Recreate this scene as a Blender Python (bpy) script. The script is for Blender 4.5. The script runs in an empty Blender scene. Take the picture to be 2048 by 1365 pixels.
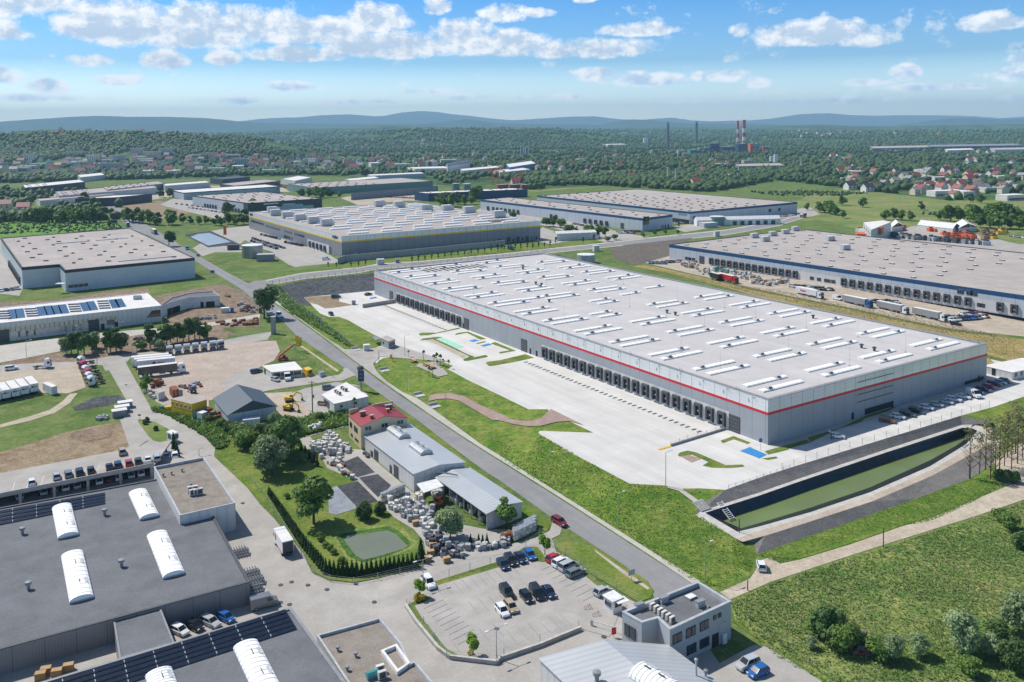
import bpy, bmesh, math, random
import numpy as np
from mathutils import Vector, Matrix, geometry
from mathutils.bvhtree import BVHTree
RND = random.Random(7)
SC = bpy.context.scene
COL = SC.collection
rad = math.radians

# ---------------------------------------------------------------- camera (surveyed from the big hall's corners)
FPX, PITCH, ROLL, SHY = 1733.03, 0.0614941, -0.0093752, -318.44
CAMZ = 90.0
_cp, _sp = math.cos(PITCH), math.sin(PITCH)
FW = Vector((0, _cp, -_sp)); _r = Vector((1, 0, 0)); _u = Vector((0, _sp, _cp))
RT = _r * math.cos(ROLL) + _u * math.sin(ROLL)
UP = _u * math.cos(ROLL) - _r * math.sin(ROLL)
cam_d = bpy.data.cameras.new('camera'); cam = bpy.data.objects.new('camera', cam_d); COL.objects.link(cam)
cam_d.sensor_width = 36; cam_d.lens = FPX * 36 / 2048; cam_d.shift_y = SHY / 2048
cam_d.clip_start = 1; cam_d.clip_end = 90000
M = Matrix.Identity(4)
for i in range(3):
 M[i][0], M[i][1], M[i][2] = RT[i], UP[i], -FW[i]
M[2][3] = CAMZ
cam.matrix_world = M
SC.camera = cam
EYE = Vector((0, 0, CAMZ))

def ray(x, y):
 return FW + RT * ((x - 1024) / FPX) - UP * ((y - 682.5 - SHY) / FPX)

ZONES = {'a': (0, 820, 2.5038), 'b': (500, 820, 2.5038), 'c': (1000, 820, 2.5038), 'd': (1500, 820, 2.5055),
  'e': (0, 520, 3.592), 'f': (500, 520, 3.592), 'g': (1000, 520, 3.592), 'h': (1500, 520, 3.591),
  'i': (0, 220, 3.938), 'j': (500, 220, 3.938), 'k': (1000, 220, 3.938), 'l': (1500, 220, 3.737),
  'm': (740, 500, 5.12), 'q': (0, 560, 6.0235), 'r': (300, 560, 6.0235), 's': (230, 720, 8.192), 't': (690, 700, 5.689), 'w': (480, 380, 6.4), 'p': (0, 0, 1.0)}
BREAKS = [(-200, -3.5), (200, -3.5), (460, 4.0), (30000, 4.0)]
def g(y):
 for (y0, z0), (y1, z1) in zip(BREAKS, BREAKS[1:]):
  if y <= y1:
   return z0 + (z1 - z0) * (y - y0) / (y1 - y0)
 return 4.0
TERR = [None]
def at(x, y, z=None, zone='p'):
 x0, y0, s = ZONES[zone]
 d = ray(x0 + x / s, y0 + y / s)
 if z is None:
  if TERR[0] is not None:
   hit = TERR[0].ray_cast(EYE, d.normalized())
   if hit[0] is not None:
    return hit[0]
  t = (4.0 - CAMZ) / d.z
  for _ in range(40):
   t = (g(d.y * t) - CAMZ) / d.z
  return EYE + d * t
 return EYE + d * ((z - CAMZ) / d.z)
def pts(s, z=None):
 out, zone = [], 'p'
 for w in s.split():
  if w in ZONES:
   zone = w
  else:
   q = w.split(',')
   out.append(at(float(q[0]), float(q[1]), float(q[2]) if len(q) > 2 else z, zone))
 return out
def gz(x, y):
 if TERR[0] is not None:
  h = TERR[0].ray_cast(Vector((x, y, 400)), Vector((0, 0, -1)))
  if h[0] is not None:
   return h[0].z
 return g(y)
def px_of(P):
 d = Vector(P) - EYE; q = d.dot(FW)
 return 1024 + FPX * d.dot(RT) / q, 682.5 + SHY - FPX * d.dot(UP) / q

# ---------------------------------------------------------------- materials
def lin(c):
 if isinstance(c, str):
  c = [int(c[i:i + 2], 16) / 255 for i in (0, 2, 4)]
 return tuple(v / 12.92 if v <= 0.04045 else ((v + 0.055) / 1.055) ** 2.4 for v in c[:3]) + (1,)
class NT:
 def __init__(s, tree):
  s.t = tree; tree.nodes.clear()
 def n(s, typ, ins=(), **kw):
  nd = s.t.nodes.new('ShaderNode' + typ)
  for k, v in kw.items():
   setattr(nd, k, v)
  it = ins.items() if isinstance(ins, dict) else enumerate(ins)
  for k, v in it:
   if v is None:
    continue
   if isinstance(v, bpy.types.NodeSocket):
    s.t.links.new(v, nd.inputs[k])
   else:
    nd.inputs[k].default_value = v
  return nd
 def m(s, op, a, b=None, c=None, clamp=False):
  return s.n('Math', (a, b, c), operation=op, use_clamp=clamp).outputs[0]
 def mix(s, f, a, b, blend='MIX'):
  nd = s.n('Mix', (), data_type='RGBA', blend_type=blend)
  for i, v in ((0, f), (6, a), (7, b)):
   if isinstance(v, bpy.types.NodeSocket):
    s.t.links.new(v, nd.inputs[i])
   else:
    nd.inputs[i].default_value = v
  return nd.outputs[2]
 def ramp(s, f, a, b):
  return s.n('MapRange', (f, a, b, 0.0, 1.0), clamp=True).outputs[0]
 def noise(s, vec, scale, detail=3, rough=.55):
  return s.n('TexNoise', {'Vector': vec, 'Scale': scale, 'Detail': detail, 'Roughness': rough}).outputs[0]
MATS = {}
def newmat(name):
 m = bpy.data.materials.new(name); m.use_nodes = True
 return m, NT(m.node_tree)
def finish(nt, col, rough=.7, metal=0, bump=None, bstr=.3, bdist=.1, spec=.5, coat=0, trans=0, emit=None):
 b = nt.n('BsdfPrincipled', {'Base Color': col, 'Roughness': rough, 'Metallic': metal, 'Specular IOR Level': spec, 'Coat Weight': coat, 'Transmission Weight': trans})
 if bump is not None:
  nt.t.links.new(nt.n('Bump', {'Strength': bstr, 'Distance': bdist, 'Height': bump}).outputs[0], b.inputs['Normal'])
 o = nt.n('OutputMaterial', (b.outputs[0],))
 return b
def flat(name, c, rough=.6, metal=0, var=.12, scale=.8, spec=.5, coat=0):
 if name in MATS:
  return MATS[name]
 m, nt = newmat(name); c = lin(c)
 p = nt.n('NewGeometry').outputs['Position']
 f = nt.noise(p, scale, 4)
 d = tuple(v * (1 - var * 1.6) for v in c[:3]) + (1,); l = tuple(min(1, v * (1 + var)) for v in c[:3]) + (1,)
 finish(nt, nt.mix(nt.ramp(f, .3, .7), d, l), rough, metal, spec=spec, coat=coat)
 MATS[name] = m
 return m
def ground(name, cs, scales=(.02, .15, 1.2), rough=.95, bstr=.4, bdist=.15, w=(.34, .66), fine=.35, spec=.15, streak=0, joint=0, ang=2.13969):
 m, nt = newmat(name); c = [lin(x) for x in cs]
 p = nt.n('NewGeometry').outputs['Position']
 a = nt.ramp(nt.noise(p, scales[0], 5, .6), *w); b = nt.ramp(nt.noise(p, scales[1], 5, .62), *w)
 f = nt.noise(p, scales[2], 4, .65)
 col = nt.mix(nt.m('MULTIPLY', b, .75), nt.mix(a, c[0], c[1]), c[2])
 k = nt.m('ADD', nt.m('MULTIPLY', nt.ramp(f, .25, .75), fine * 2), 1 - fine)
 kk = nt.n('CombineXYZ', (k, k, k)).outputs[0]
 col = nt.mix(1.0, col, kk, 'MULTIPLY')
 if streak or joint:
  r = nt.n('VectorRotate', {'Vector': p, 'Angle': -ang}, rotation_type='Z_AXIS').outputs[0]
  if streak:
   q = nt.ramp(nt.noise(nt.n('VectorMath', (r, (.012, .22, 1)), operation='MULTIPLY').outputs[0], 1.0, 6, .65), .35, .7)
   col = nt.mix(nt.m('MULTIPLY', q, streak), col, tuple(v * .55 for v in c[0][:3]) + (1,))
  if joint:
   x = nt.n('SeparateXYZ', (r,)); js = [nt.m('LESS_THAN', nt.m('FRACT', nt.m('DIVIDE', x.outputs[i], j)), .12 / j) for i, j in enumerate(joint)]
   col = nt.mix(nt.m('MULTIPLY', nt.m('MAXIMUM', *js), .3), col, tuple(v * .5 for v in c[0][:3]) + (1,))
 finish(nt, col, rough, bump=f, bstr=bstr, bdist=bdist, spec=spec)
 MATS[name] = m
 return m
def panel(name, c, joint=6.0, rib=0.0, vrib=0.0, jc=.45, rough=.45, metal=0.0, var=.06, spec=.5, jw=.02):
 m, nt = newmat(name); c = lin(c)
 uv = nt.n('UVMap').outputs[0]
 sx = nt.n('SeparateXYZ', (uv,))
 u, v = sx.outputs[0], sx.outputs[1]
 p = nt.n('NewGeometry').outputs['Position']
 f = nt.ramp(nt.noise(p, .12, 4), .3, .7)
 d = tuple(x * (1 - 2 * var) for x in c[:3]) + (1,)
 col = nt.mix(f, d, c)
 if rib:
  q = nt.ramp(nt.m('FRACT', nt.m('DIVIDE', v, rib)), .0, .25)
  col = nt.mix(nt.m('MULTIPLY', nt.m('SUBTRACT', 1.0, q), .25), col, tuple(x * .6 for x in c[:3]) + (1,))
 if vrib:
  q = nt.ramp(nt.m('FRACT', nt.m('DIVIDE', u, vrib)), .0, .45)
  col = nt.mix(nt.m('MULTIPLY', nt.m('SUBTRACT', 1.0, q), .4), col, tuple(x * .55 for x in c[:3]) + (1,))
 if joint:
  q = nt.m('ABSOLUTE', nt.m('SUBTRACT', nt.m('FRACT', nt.m('ADD', nt.m('DIVIDE', u, joint), .5)), .5))
  q = nt.m('LESS_THAN', q, jw)
  col = nt.mix(q, col, tuple(x * jc for x in c[:3]) + (1,))
 finish(nt, col, rough, metal, spec=spec)
 MATS[name] = m
 return m

G = ground
G('grass', ['45602a', '587332', '7b8450'], (.025, .12, .9))
G('lawn', ['43621f', '5b7927', '86894a'], (.03, .15, 1.2), fine=.3)
G('bank_grass', ['446820', '5f7f2a', '8a8e4a'], (.04, .18, .7), fine=.45, bdist=.3)
G('dry_grass', ['9c8a58', '7f7f45', 'b19a6b'], (.05, .2, .8), fine=.4)
G('meadow_ground', ['47692b', '6d8742', 'a09c62'], (.05, .22, 1.1), fine=.55, bdist=.3)
G('field_grass', ['567432', '6c8444', '968c60'], (.008, .035, .25), fine=.3)
G('bare_soil', ['8c7a62', '75634c', 'a3937c'], (.06, .3, 1.3), fine=.4)
G('dug_soil', ['6f5d4b', '857362', '9a8a78'], (.06, .3, 1.0), fine=.5, bdist=.5)
G('asphalt', ['858588', '929295', '9c9b99'], (.03, .25, 4), fine=.14, bstr=.1, streak=.35)
G('sidewalk', ['b8b4ac', 'aaa59c', 'c4c0b8'], (.05, .4, 2.5), fine=.12, bstr=.1)
G('concrete_yard', ['d6d4d0', 'dedcd8', 'c9c6c1'], (.018, .09, 3), fine=.07, bstr=.05, streak=.42, joint=(5, 5))
G('paving', ['aeaaa4', 'bbb6b0', 'a09c96'], (.03, .2, 3), fine=.15, bstr=.1, streak=.25, ang=.9)
G('lot_paving', ['a9a5a0', 'b5b1ab', '9d9994'], (.04, .25, 3), fine=.13, bstr=.1)
G('gravel_lot', ['b3a898', 'c3b6a6', 'a29584'], (.03, .2, 1.5), fine=.2, bstr=.2)
G('pink_gravel', ['b3a598', 'c2b5a9', 'a4968a'], (.03, .16, 1.2), fine=.2, bstr=.2)
G('brick_path', ['a08a80', 'b09a8e', '94807a'], (.1, .5, 3), fine=.2)
G('dirt_track', ['b9ac9b', 'c8bcab', 'a59884'], (.06, .3, 1.5), fine=.25)
G('rock_slope', ['3a3c3e', '4d5052', '6c6f72'], (.05, .35, .9), fine=.7, bstr=1, bdist=.8)
G('dark_ploughed', ['5e5650', '6b635c', '777066'], (.03, .3, .9), fine=.55, bstr=.8, bdist=.5)
G('paver_slope', ['7d7976', '898581', '716e6b'], (.04, .3, 1.8), fine=.3, bstr=.5)
G('sheeting', ['33353a', '45474c', '585a5e'], (.1, .6, 2.5), fine=.5, bstr=.6)
G('grey_sheeting', ['8d939a', '9fa5ab', '7c8289'], (.1, .5, 2), fine=.3, bstr=.5)
G('roof_bitumen', ['66686c', '6f7175', '7a7b7f'], (.05, .2, 2.5), fine=.15, bstr=.1, rough=.85)
G('roof_gravel', ['8d857c', '7d756c', '9b938a'], (.1, .5, 3.5), fine=.3, bstr=.3)
G('roof_membrane', ['c6c2c1', 'cfcbc9', 'bcb8b6'], (.02, .12, 2), fine=.07, bstr=.03, rough=.7, streak=.24, joint=(40, 2.2))
G('roof_beige', ['b3aaa5', 'bfb7b1', 'a59d98'], (.012, .08, 1.5), fine=.14, bstr=.05, streak=.22, joint=(18, 60))
G('roof_white', ['dddbd8', 'e6e4e2', 'd0cecb'], (.03, .2, 2), fine=.08, bstr=.03)
G('hedge_green', ['36501f', '46682a', '567a34'], (.1, .4, 1.2), fine=.6, bdist=.5)
G('crop_green', ['5d8638', '719a45', '577a32'], (.05, .25, .8), fine=.5, bdist=.5)
G('forest_floor', ['2c4522', '3a5529', '5c7440'], (.003, .012, .08), fine=.6, bdist=2)
G('hill_forest', ['2b4a2c', '37583a', '5d7a45'], (.0012, .006, .03), w=(.42, .62), fine=.6, bdist=10, bstr=.6)
G('mountain_forest', ['27442c', '2f4f34', '3d5c40'], (.0004, .002, .01), fine=.4, bdist=20)
flat('white', 'e4e4e2', .5); flat('offwhite', 'd2cfc8', .6); flat('light_grey', 'b5b8bb', .5); flat('mid_grey', '8b8e92', .55)
flat('dark_grey', '4a4c50', .6); flat('near_black', '1f2023', .6); flat('concrete', 'a9a6a1', .8); flat('steel', '9a9da0', .35, .7)
flat('galv', 'b4b8ba', .4, .5); flat('yellow', 'e0b81e', .5); flat('orange', 'd8652a', .55); flat('red', 'b8202a', .5); flat('navy', '1c3a5a', .5)
flat('wood', '9a7b57', .8); flat('pallet', 'b4936a', .8); flat('rust', '8a4a2f', .85); flat('teal', '3d8f8f', .5); flat('blue', '2a64a8', .5)
flat('rubber', '17181a', .8); flat('marking_white', 'dcdcda', .7); flat('marking_blue', '2f86c4', .7); flat('marking_green', '9fd8bf', .7)
flat('glass', '1b262d', .08, 0, .05, spec=.8); flat('window_glass', '2b3a45', .1, 0, .05, spec=.8); flat('sky_glass', 'f8f8f5', .7, 0, .03, spec=.2)
flat('stucco', 'd9c4a2', .85); flat('brick_red', '9a5a48', .85); flat('roof_red', '8a4044', .55); flat('roof_tile', '96584a', .7); flat('roof_dark', '43464c', .6)
flat('roof_brown', '6e5248', .7); flat('render_white', 'dedbd4', .8); flat('render_cream', 'd6c9b0', .8); flat('liner', '1d1f24', .35, 0, .5, .3)
flat('bark', '57493b', .9); flat('lamp_lens', 'e6e8ea', .3); flat('headlight', 'e9edf0', .15); flat('tail_red', '9a1a1a', .3); flat('stripe_red', 'c8212e', .5)
flat('chimney_grey', '6d6f72', .8); flat('solar', '222c3e', .2, .1); flat('kerb', 'bdbab4', .8)
panel('clad_grey', 'a6abb1', 6.0, 0, .3); panel('clad_white', 'dfe3e6', 6.0, 1.0, 0, .3, .3, .15); panel('clad_blue', '0c4a7a', 6.0, .5)
panel('clad_navy', '14273a', 6.0, .5); panel('clad_light', 'bcc3ca', 6.0, 0, 0, .6); panel('clad_mid', '888c92', 6.0, 0, .3)
panel('clad_left', 'c3ccd4', 0, 0, .35); panel('clad_yellow', 'f2c31c', 0); panel('clad_red', 'c41f2c', 6.0, 0, 0, .7)
panel('plinth', 'd6d4d0', 6.0, 0, 0, .7); panel('seam_roof', 'c3c6c8', 0, 0, 1.3, rough=.4, metal=.2); panel('seam_dark', '47525c', 0, 0, .8, rough=.5)
panel('seam_red', '9a3038', 0, 0, .6, rough=.5); panel('clad_hall', '8d8b8a', 5.0, 0, .5, .6); panel('clad_white_hall', 'd4d3d0', 0, 0, 2.0); panel('clad_deep', '3c444b', 0, 0, .5)
panel('trailer_white', 'e6e7e8', 0, 0, 1.2, rough=.35); panel('trailer_grey', '9b9c9c', 0, 0, 1.0); panel('brick_wall', 'd8c6a4', 0, .3)
panel('curtain_green', '6f8f8c', 4.0, 0, 2.0); panel('clad_deepblue', '0f3f66', 0, .5, 1.0)
def water_mat(name, c, rough=.12, bs=.08):
 m, nt = newmat(name)
 p = nt.n('NewGeometry').outputs['Position']
 f = nt.noise(p, 1.4, 3); h = nt.ramp(nt.noise(p, .08, 3), .3, .7)
 cc = lin(c)
 finish(nt, nt.mix(h, cc, tuple(v * .8 for v in cc[:3]) + (1,)), rough, bump=f, bstr=bs, bdist=.1, spec=.5)
 MATS[name] = m
water_mat('pond_water', '728350', .3); water_mat('garden_water', '7c826a', .15, .05); water_mat('basin_water', '9aabb8', .45)

# ---------------------------------------------------------------- mesh builder
class MB:
 def __init__(s):
  s.v, s.f, s.mi, s.uv, s.ml = [], [], [], [], []
 def idx(s, m):
  m = m if isinstance(m, str) else m.name
  if m not in s.ml:
   s.ml.append(m)
  return s.ml.index(m)
 def face(s, ps, m, uv=None):
  b = len(s.v); s.v += [tuple(p) for p in ps]
  s.f.append(tuple(range(b, b + len(ps)))); s.mi.append(s.idx(m))
  s.uv.append(uv if uv else [(p[0], p[1]) for p in ps])
  return s
 def quad_wall(s, a, b, z0, z1, m, u0=0.0):
  L = math.hypot(b[0] - a[0], b[1] - a[1])
  s.face([(a[0], a[1], z0), (b[0], b[1], z0), (b[0], b[1], z1), (a[0], a[1], z1)], m, [(u0, z0), (u0 + L, z0), (u0 + L, z1), (u0, z1)])
  return u0 + L
 def walls(s, poly, z0, z1, m, zlist=None):
  u = 0
  for a, b in zip(poly, poly[1:] + poly[:1]):
   u = s.quad_wall(a, b, z0, z1, m, u)
  return s
 def prism(s, poly, z0, z1, m, mt=None, bottom=False):
  s.walls(poly, z0, z1, m)
  s.face([(p[0], p[1], z1) for p in poly], mt or m)
  if bottom:
   s.face([(p[0], p[1], z0) for p in reversed(poly)], m)
  return s
 def box(s, c, d, m, rz=0.0, mt=None):
  cs, sn = math.cos(rz), math.sin(rz); x, y = d[0] / 2, d[1] / 2
  poly = [(c[0] + px * cs - py * sn, c[1] + px * sn + py * cs) for px, py in ((-x, -y), (x, -y), (x, y), (-x, y))]
  return s.prism(poly, c[2], c[2] + d[2], m, mt, True)
 def tube(s, a, b, r0, r1, m, n=6, cap=True):
  a, b = Vector(a), Vector(b); d = (b - a).normalized()
  e = d.orthogonal().normalized(); f = d.cross(e)
  A = [a + (e * math.cos(2 * math.pi * i / n) + f * math.sin(2 * math.pi * i / n)) * r0 for i in range(n)]
  B = [b + (e * math.cos(2 * math.pi * i / n) + f * math.sin(2 * math.pi * i / n)) * r1 for i in range(n)]
  for i in range(n):
   j = (i + 1) % n; s.face([A[i], A[j], B[j], B[i]], m)
  if cap:
   s.face(B, m); s.face(A[::-1], m)
  return s
 def lathe(s, c, prof, m, n=16, mt=None):
  for (r0, z0), (r1, z1) in zip(prof, prof[1:]):
   for i in range(n):
    t0, t1 = 2 * math.pi * i / n, 2 * math.pi * (i + 1) / n
    ps = [(c[0] + r * math.cos(t), c[1] + r * math.sin(t), c[2] + z) for r, z, t in ((r0, z0, t0), (r0, z0, t1), (r1, z1, t1), (r1, z1, t0))]
    if r1 < 1e-4: ps = ps[:3]
    if r0 < 1e-4: ps = [ps[0]] + ps[2:]
    s.face(ps, mt if mt and abs(z1 - z0) < 1e-6 else m, [(r0 * t0, z0), (r0 * t1, z0), (r1 * t1, z1), (r1 * t0, z1)][:len(ps)])
  return s
 def bar(s, a, b, w, h, m):
  a, b = Vector(a), Vector(b); d = (b - a).normalized()
  e = d.cross(Vector((0, 0, 1)))
  e = e.normalized() if e.length > 1e-4 else Vector((1, 0, 0)); f = e.cross(d)
  q = [e * sx * w / 2 + f * sy * h / 2 for sx, sy in ((-1, -1), (1, -1), (1, 1), (-1, 1))]
  for i in range(4):
   j = (i + 1) % 4; s.face([a + q[i], a + q[j], b + q[j], b + q[i]], m)
  s.face([b + x for x in q], m); s.face([a + x for x in q[::-1]], m)
  return s
 def gable(s, a, b, c, d, z0, h, rise, mw, mr, over=.3):
  a, b, c, d = [Vector((p[0], p[1], 0)) for p in (a, b, c, d)]
  Z = Vector((0, 0, 1)); e1, e2 = (a + d) / 2, (b + c) / 2
  s.walls([a, b, c, d], z0, z0 + h, mw)
  s.face([d + Z * (z0 + h), a + Z * (z0 + h), e1 + Z * (z0 + h + rise)], mw)
  s.face([b + Z * (z0 + h), c + Z * (z0 + h), e2 + Z * (z0 + h + rise)], mw)
  s.roof2(a, b, c, d, z0 + h, rise, mr, over)
  return s
 def roof2(s, a, b, c, d, z, rise, mr, over=.3, th=.12):
  a, b, c, d = [Vector((p[0], p[1], 0)) for p in (a, b, c, d)]
  Z = Vector((0, 0, 1)); l = (b - a).normalized(); w = (d - a).normalized(); W = (d - a).length; L = (b - a).length + 2 * over
  dz = rise / (W / 2) * over; SL = math.hypot(W / 2 + over, rise + dz)
  e1 = (a + d) / 2 - l * over + Z * (z + rise + th); e2 = (b + c) / 2 + l * over + Z * (z + rise + th)
  A = a - l * over - w * over + Z * (z - dz + th); B = b + l * over - w * over + Z * (z - dz + th)
  D = d - l * over + w * over + Z * (z - dz + th); C_ = c + l * over + w * over + Z * (z - dz + th)
  s.face([A, B, e2, e1], mr, [(0, 0), (L, 0), (L, SL), (0, SL)]); s.face([C_, D, e1, e2], mr, [(L, 0), (0, 0), (0, SL), (L, SL)])
  t = Z * th
  for p, q in ((A, B), (C_, D), (B, e2), (e2, C_), (D, e1), (e1, A)):
   s.face([p - t, q - t, q, p], mr)
  return s
 def data(s, name, smooth=False):
  me = bpy.data.meshes.new(name); me.from_pydata(s.v, [], s.f)
  for m in s.ml:
   me.materials.append(MATS[m])
  me.polygons.foreach_set('material_index', s.mi)
  uvl = me.uv_layers.new(name='UVMap')
  uvl.data.foreach_set('uv', [c for f in s.uv for q in f for c in q])
  if smooth:
   me.polygons.foreach_set('use_smooth', [True] * len(s.f))
  me.update()
  return me
 def build(s, name, parent=None, weld=False):
  me = s.data(name)
  if weld:
   bm = bmesh.new(); bm.from_mesh(me); bmesh.ops.remove_doubles(bm, verts=bm.verts, dist=.001); bm.to_mesh(me); bm.free()
  return obj(name, me, parent)
def obj(name, me, parent=None, loc=(0, 0, 0), rz=0.0, sc=1.0):
 o = bpy.data.objects.new(name, me); COL.objects.link(o)
 o.location = loc; o.rotation_euler = (0, 0, rz)
 if sc != 1.0:
  o.scale = (sc, sc, sc) if isinstance(sc, (int, float)) else sc
 if parent: o.parent = parent
 return o
def tag(o, label=None, cat=None, group=None, kind=None):
 for k, v in (('label', label), ('category', cat), ('group', group), ('kind', kind)):
  if v: o[k] = v
 return o
def thing(name, label, cat, loc=(0, 0, 0), rz=0.0, group=None, me=None, sc=1.0):
 return tag(obj(name, me, None, loc, rz, sc), label, cat, group)
def copy_tree(o, loc, rz=0.0, label=None, group=None, sc=None, mats=None):
 def cp(q, par):
  c = q.copy(); COL.objects.link(c)
  if par: c.parent = par
  for k in KIDS.get(q.name, ()):
   cp(k, c)
  return c
 r = cp(o, None); r.location = loc; r.rotation_euler = (0, 0, rz)
 if sc: r.scale = (sc, sc, sc) if isinstance(sc, (int, float)) else sc
 if label: r['label'] = label
 if group: r['group'] = group
 return r
KIDS = {}
def kids(parent, *ch):
 KIDS.setdefault(parent.name, []).extend(ch)
def ccw(poly):
 a = sum(p[0] * q[1] - q[0] * p[1] for p, q in zip(poly, poly[1:] + poly[:1]))
 return list(poly) if a > 0 else list(poly)[::-1]
def inset(poly, d):
 n = len(poly); out = []
 for i in range(n):
  p0, p1, p2 = [Vector((poly[(i + k) % n][0], poly[(i + k) % n][1])) for k in (-1, 0, 1)]
  d1, d2 = (p1 - p0).normalized(), (p2 - p1).normalized()
  n1, n2 = Vector((-d1.y, d1.x)), Vector((-d2.y, d2.x))
  b = n1 + n2; k = max(1 + n1.dot(n2), .3)
  q = p1 + b * (d / k); out.append((q.x, q.y))
 return out
def inside(x, y, poly):
 c = False
 for (x0, y0), (x1, y1) in zip([p[:2] for p in poly], [p[:2] for p in list(poly)[1:] + list(poly)[:1]]):
  if (y0 > y) != (y1 > y) and x < (x1 - x0) * (y - y0) / (y1 - y0) + x0:
   c = not c
 return c

# ---------------------------------------------------------------- daylight
SUN_EL, SUN_AZ = 51.0, 150.5          # azimuth counted from +X towards +Y
sd = Vector((math.cos(rad(SUN_AZ)) * math.cos(rad(SUN_EL)), math.sin(rad(SUN_AZ)) * math.cos(rad(SUN_EL)), math.sin(rad(SUN_EL))))
sl = bpy.data.lights.new('sun', 'SUN'); sl.energy = 5.0; sl.angle = rad(.5); sl.color = (1, .95, .87)
so = bpy.data.objects.new('sun', sl); COL.objects.link(so); so.rotation_euler = sd.to_track_quat('Z', 'Y').to_euler()
wd = bpy.data.worlds.new('World'); SC.world = wd; wd.use_nodes = True
nt = NT(wd.node_tree)
sky = nt.n('TexSky', (), sky_type='NISHITA', sun_disc=False, sun_elevation=rad(SUN_EL), sun_rotation=rad(90 - SUN_AZ), altitude=200, air_density=1.0, dust_density=.6, ozone_density=2.0)
dirv = nt.n('TexCoord').outputs['Generated']
sx = nt.n('SeparateXYZ', (nt.n('VectorMath', (dirv,), operation='NORMALIZE').outputs[0],))
el = nt.m('ARCSINE', sx.outputs[2]); az = nt.m('ARCTAN2', sx.outputs[0], sx.outputs[1])
# cloud banks as (azimuth, elevation, half width, half height, weight), in radians
CL = [(-0.556,0.1278,0.075,0.0300,1.15), (-0.499,0.1330,0.052,0.0231,1.10), (-0.556,0.0989,0.063,0.0173,0.90), (-0.424,0.1092,0.063,0.0358,1.15), (-0.343,0.1056,0.069,0.0346,1.15), (-0.291,0.1109,0.063,0.0277,1.10), (-0.222,0.1073,0.063,0.0208,1.05), (-0.152,0.1211,0.043,0.0242,1.10), (-0.129,0.0920,0.098,0.0219,1.10), (-0.054,0.1058,0.040,0.0242,1.10), (-0.008,0.0938,0.063,0.0208,1.10), (0.090,0.0871,0.087,0.0162,1.00), (-0.233,0.0826,0.063,0.0127,0.95), (-0.377,0.0742,0.027,0.0150,1.00), (-0.320,0.0777,0.022,0.0127,1.00), (-0.447,0.0737,0.029,0.0081,0.80), (0.142,0.1080,0.046,0.0115,0.95), (-0.008,0.1284,0.032,0.0150,0.95), (-0.083,0.1366,0.017,0.0150,0.80), (0.032,0.1309,0.023,0.0069,0.80), (-0.556,0.0557,0.052,0.0150,0.95), (-0.487,0.0481,0.023,0.0092,0.85), (-0.426,0.0544,0.026,0.0069,0.80), (-0.245,0.0493,0.040,0.0069,0.85), (-0.314,0.0332,0.052,0.0058,0.60), (0.338,0.0963,0.075,0.0196,1.15), (0.390,0.0883,0.035,0.0127,1.00), (0.257,0.1057,0.014,0.0092,0.80), (0.503,0.0988,0.032,0.0150,1.05), (0.096,0.0611,0.035,0.0092,0.95), (0.153,0.0519,0.052,0.0127,1.00), (0.240,0.0568,0.040,0.0081,0.85), (0.275,0.0479,0.017,0.0069,0.80), (0.555,0.0625,0.035,0.0150,1.05), (0.425,0.0551,0.017,0.0092,0.90), (0.523,0.0484,0.035,0.0081,0.70), (0.044,0.0356,0.075,0.0046,0.60), (0.205,0.0272,0.069,0.0046,0.55), (0.355,0.0269,0.069,0.0052,0.60), (0.459,0.0386,0.063,0.0052,0.70), (-0.100,0.0427,0.029,0.0046,0.60), (-0.037,0.0364,0.040,0.0052,0.60), (-0.187,0.0320,0.069,0.0040,0.55), (0.084,0.1443,0.014,0.0046,0.80), (0.586,0.1084,0.017,0.0081,0.60), (0.534,0.0252,0.063,0.0046,0.55), (-0.522,0.0351,0.087,0.0052,0.60), (0.390,0.0456,0.029,0.0052,0.70)]
grp = bpy.data.node_groups.new('cloud_density', 'ShaderNodeTree')
grp.interface.new_socket('az', in_out='INPUT', socket_type='NodeSocketFloat'); grp.interface.new_socket('el', in_out='INPUT', socket_type='NodeSocketFloat')
grp.interface.new_socket('blob', in_out='INPUT', socket_type='NodeSocketFloat'); grp.interface.new_socket('d', in_out='OUTPUT', socket_type='NodeSocketFloat')
gn = NT(grp)
gi = gn.t.nodes.new('NodeGroupInput'); go = gn.t.nodes.new('NodeGroupOutput')
A_, E_, D_ = gi.outputs[0], gi.outputs[1], gi.outputs[2]
vec = gn.n('CombineXYZ', (A_, gn.m('MULTIPLY', E_, 1.25), 0.0)).outputs[0]
n1 = gn.noise(vec, 34, 8, .66); n2 = gn.noise(vec, 12, 2, .5)
dens = gn.m('ADD', gn.m('MULTIPLY', gn.m('SUBTRACT', n1, .5), 3.6), gn.m('MULTIPLY', gn.m('SUBTRACT', n2, .5), 1.6))
dens = gn.m('ADD', dens, gn.m('MULTIPLY_ADD', D_, 1.35, -.46))
gn.t.links.new(dens, go.inputs[0])
pos = nt.n('CombineXYZ', (az, el, 0.0)).outputs[0]
acc = 0.0
for a, e, w, h, k in CL:
 q = nt.n('VectorMath', (pos, (1 / w, 1 / h, 0), (-a / w, -e / h, 0)), operation='MULTIPLY_ADD').outputs[0]
 if h > .011:   # flat bottoms
  q = nt.n('VectorMath', (nt.n('VectorMath', (q,), operation='ABSOLUTE').outputs[0], nt.n('VectorMath', (q, (.2, -1.7, 0)), operation='MULTIPLY').outputs[0]), operation='MAXIMUM').outputs[0]
 r2 = nt.n('VectorMath', (q, q), operation='DOT_PRODUCT').outputs['Value']
 acc = nt.m('MAXIMUM', acc, nt.m('MULTIPLY_ADD', r2, -k, 1.25 * k))
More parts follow.
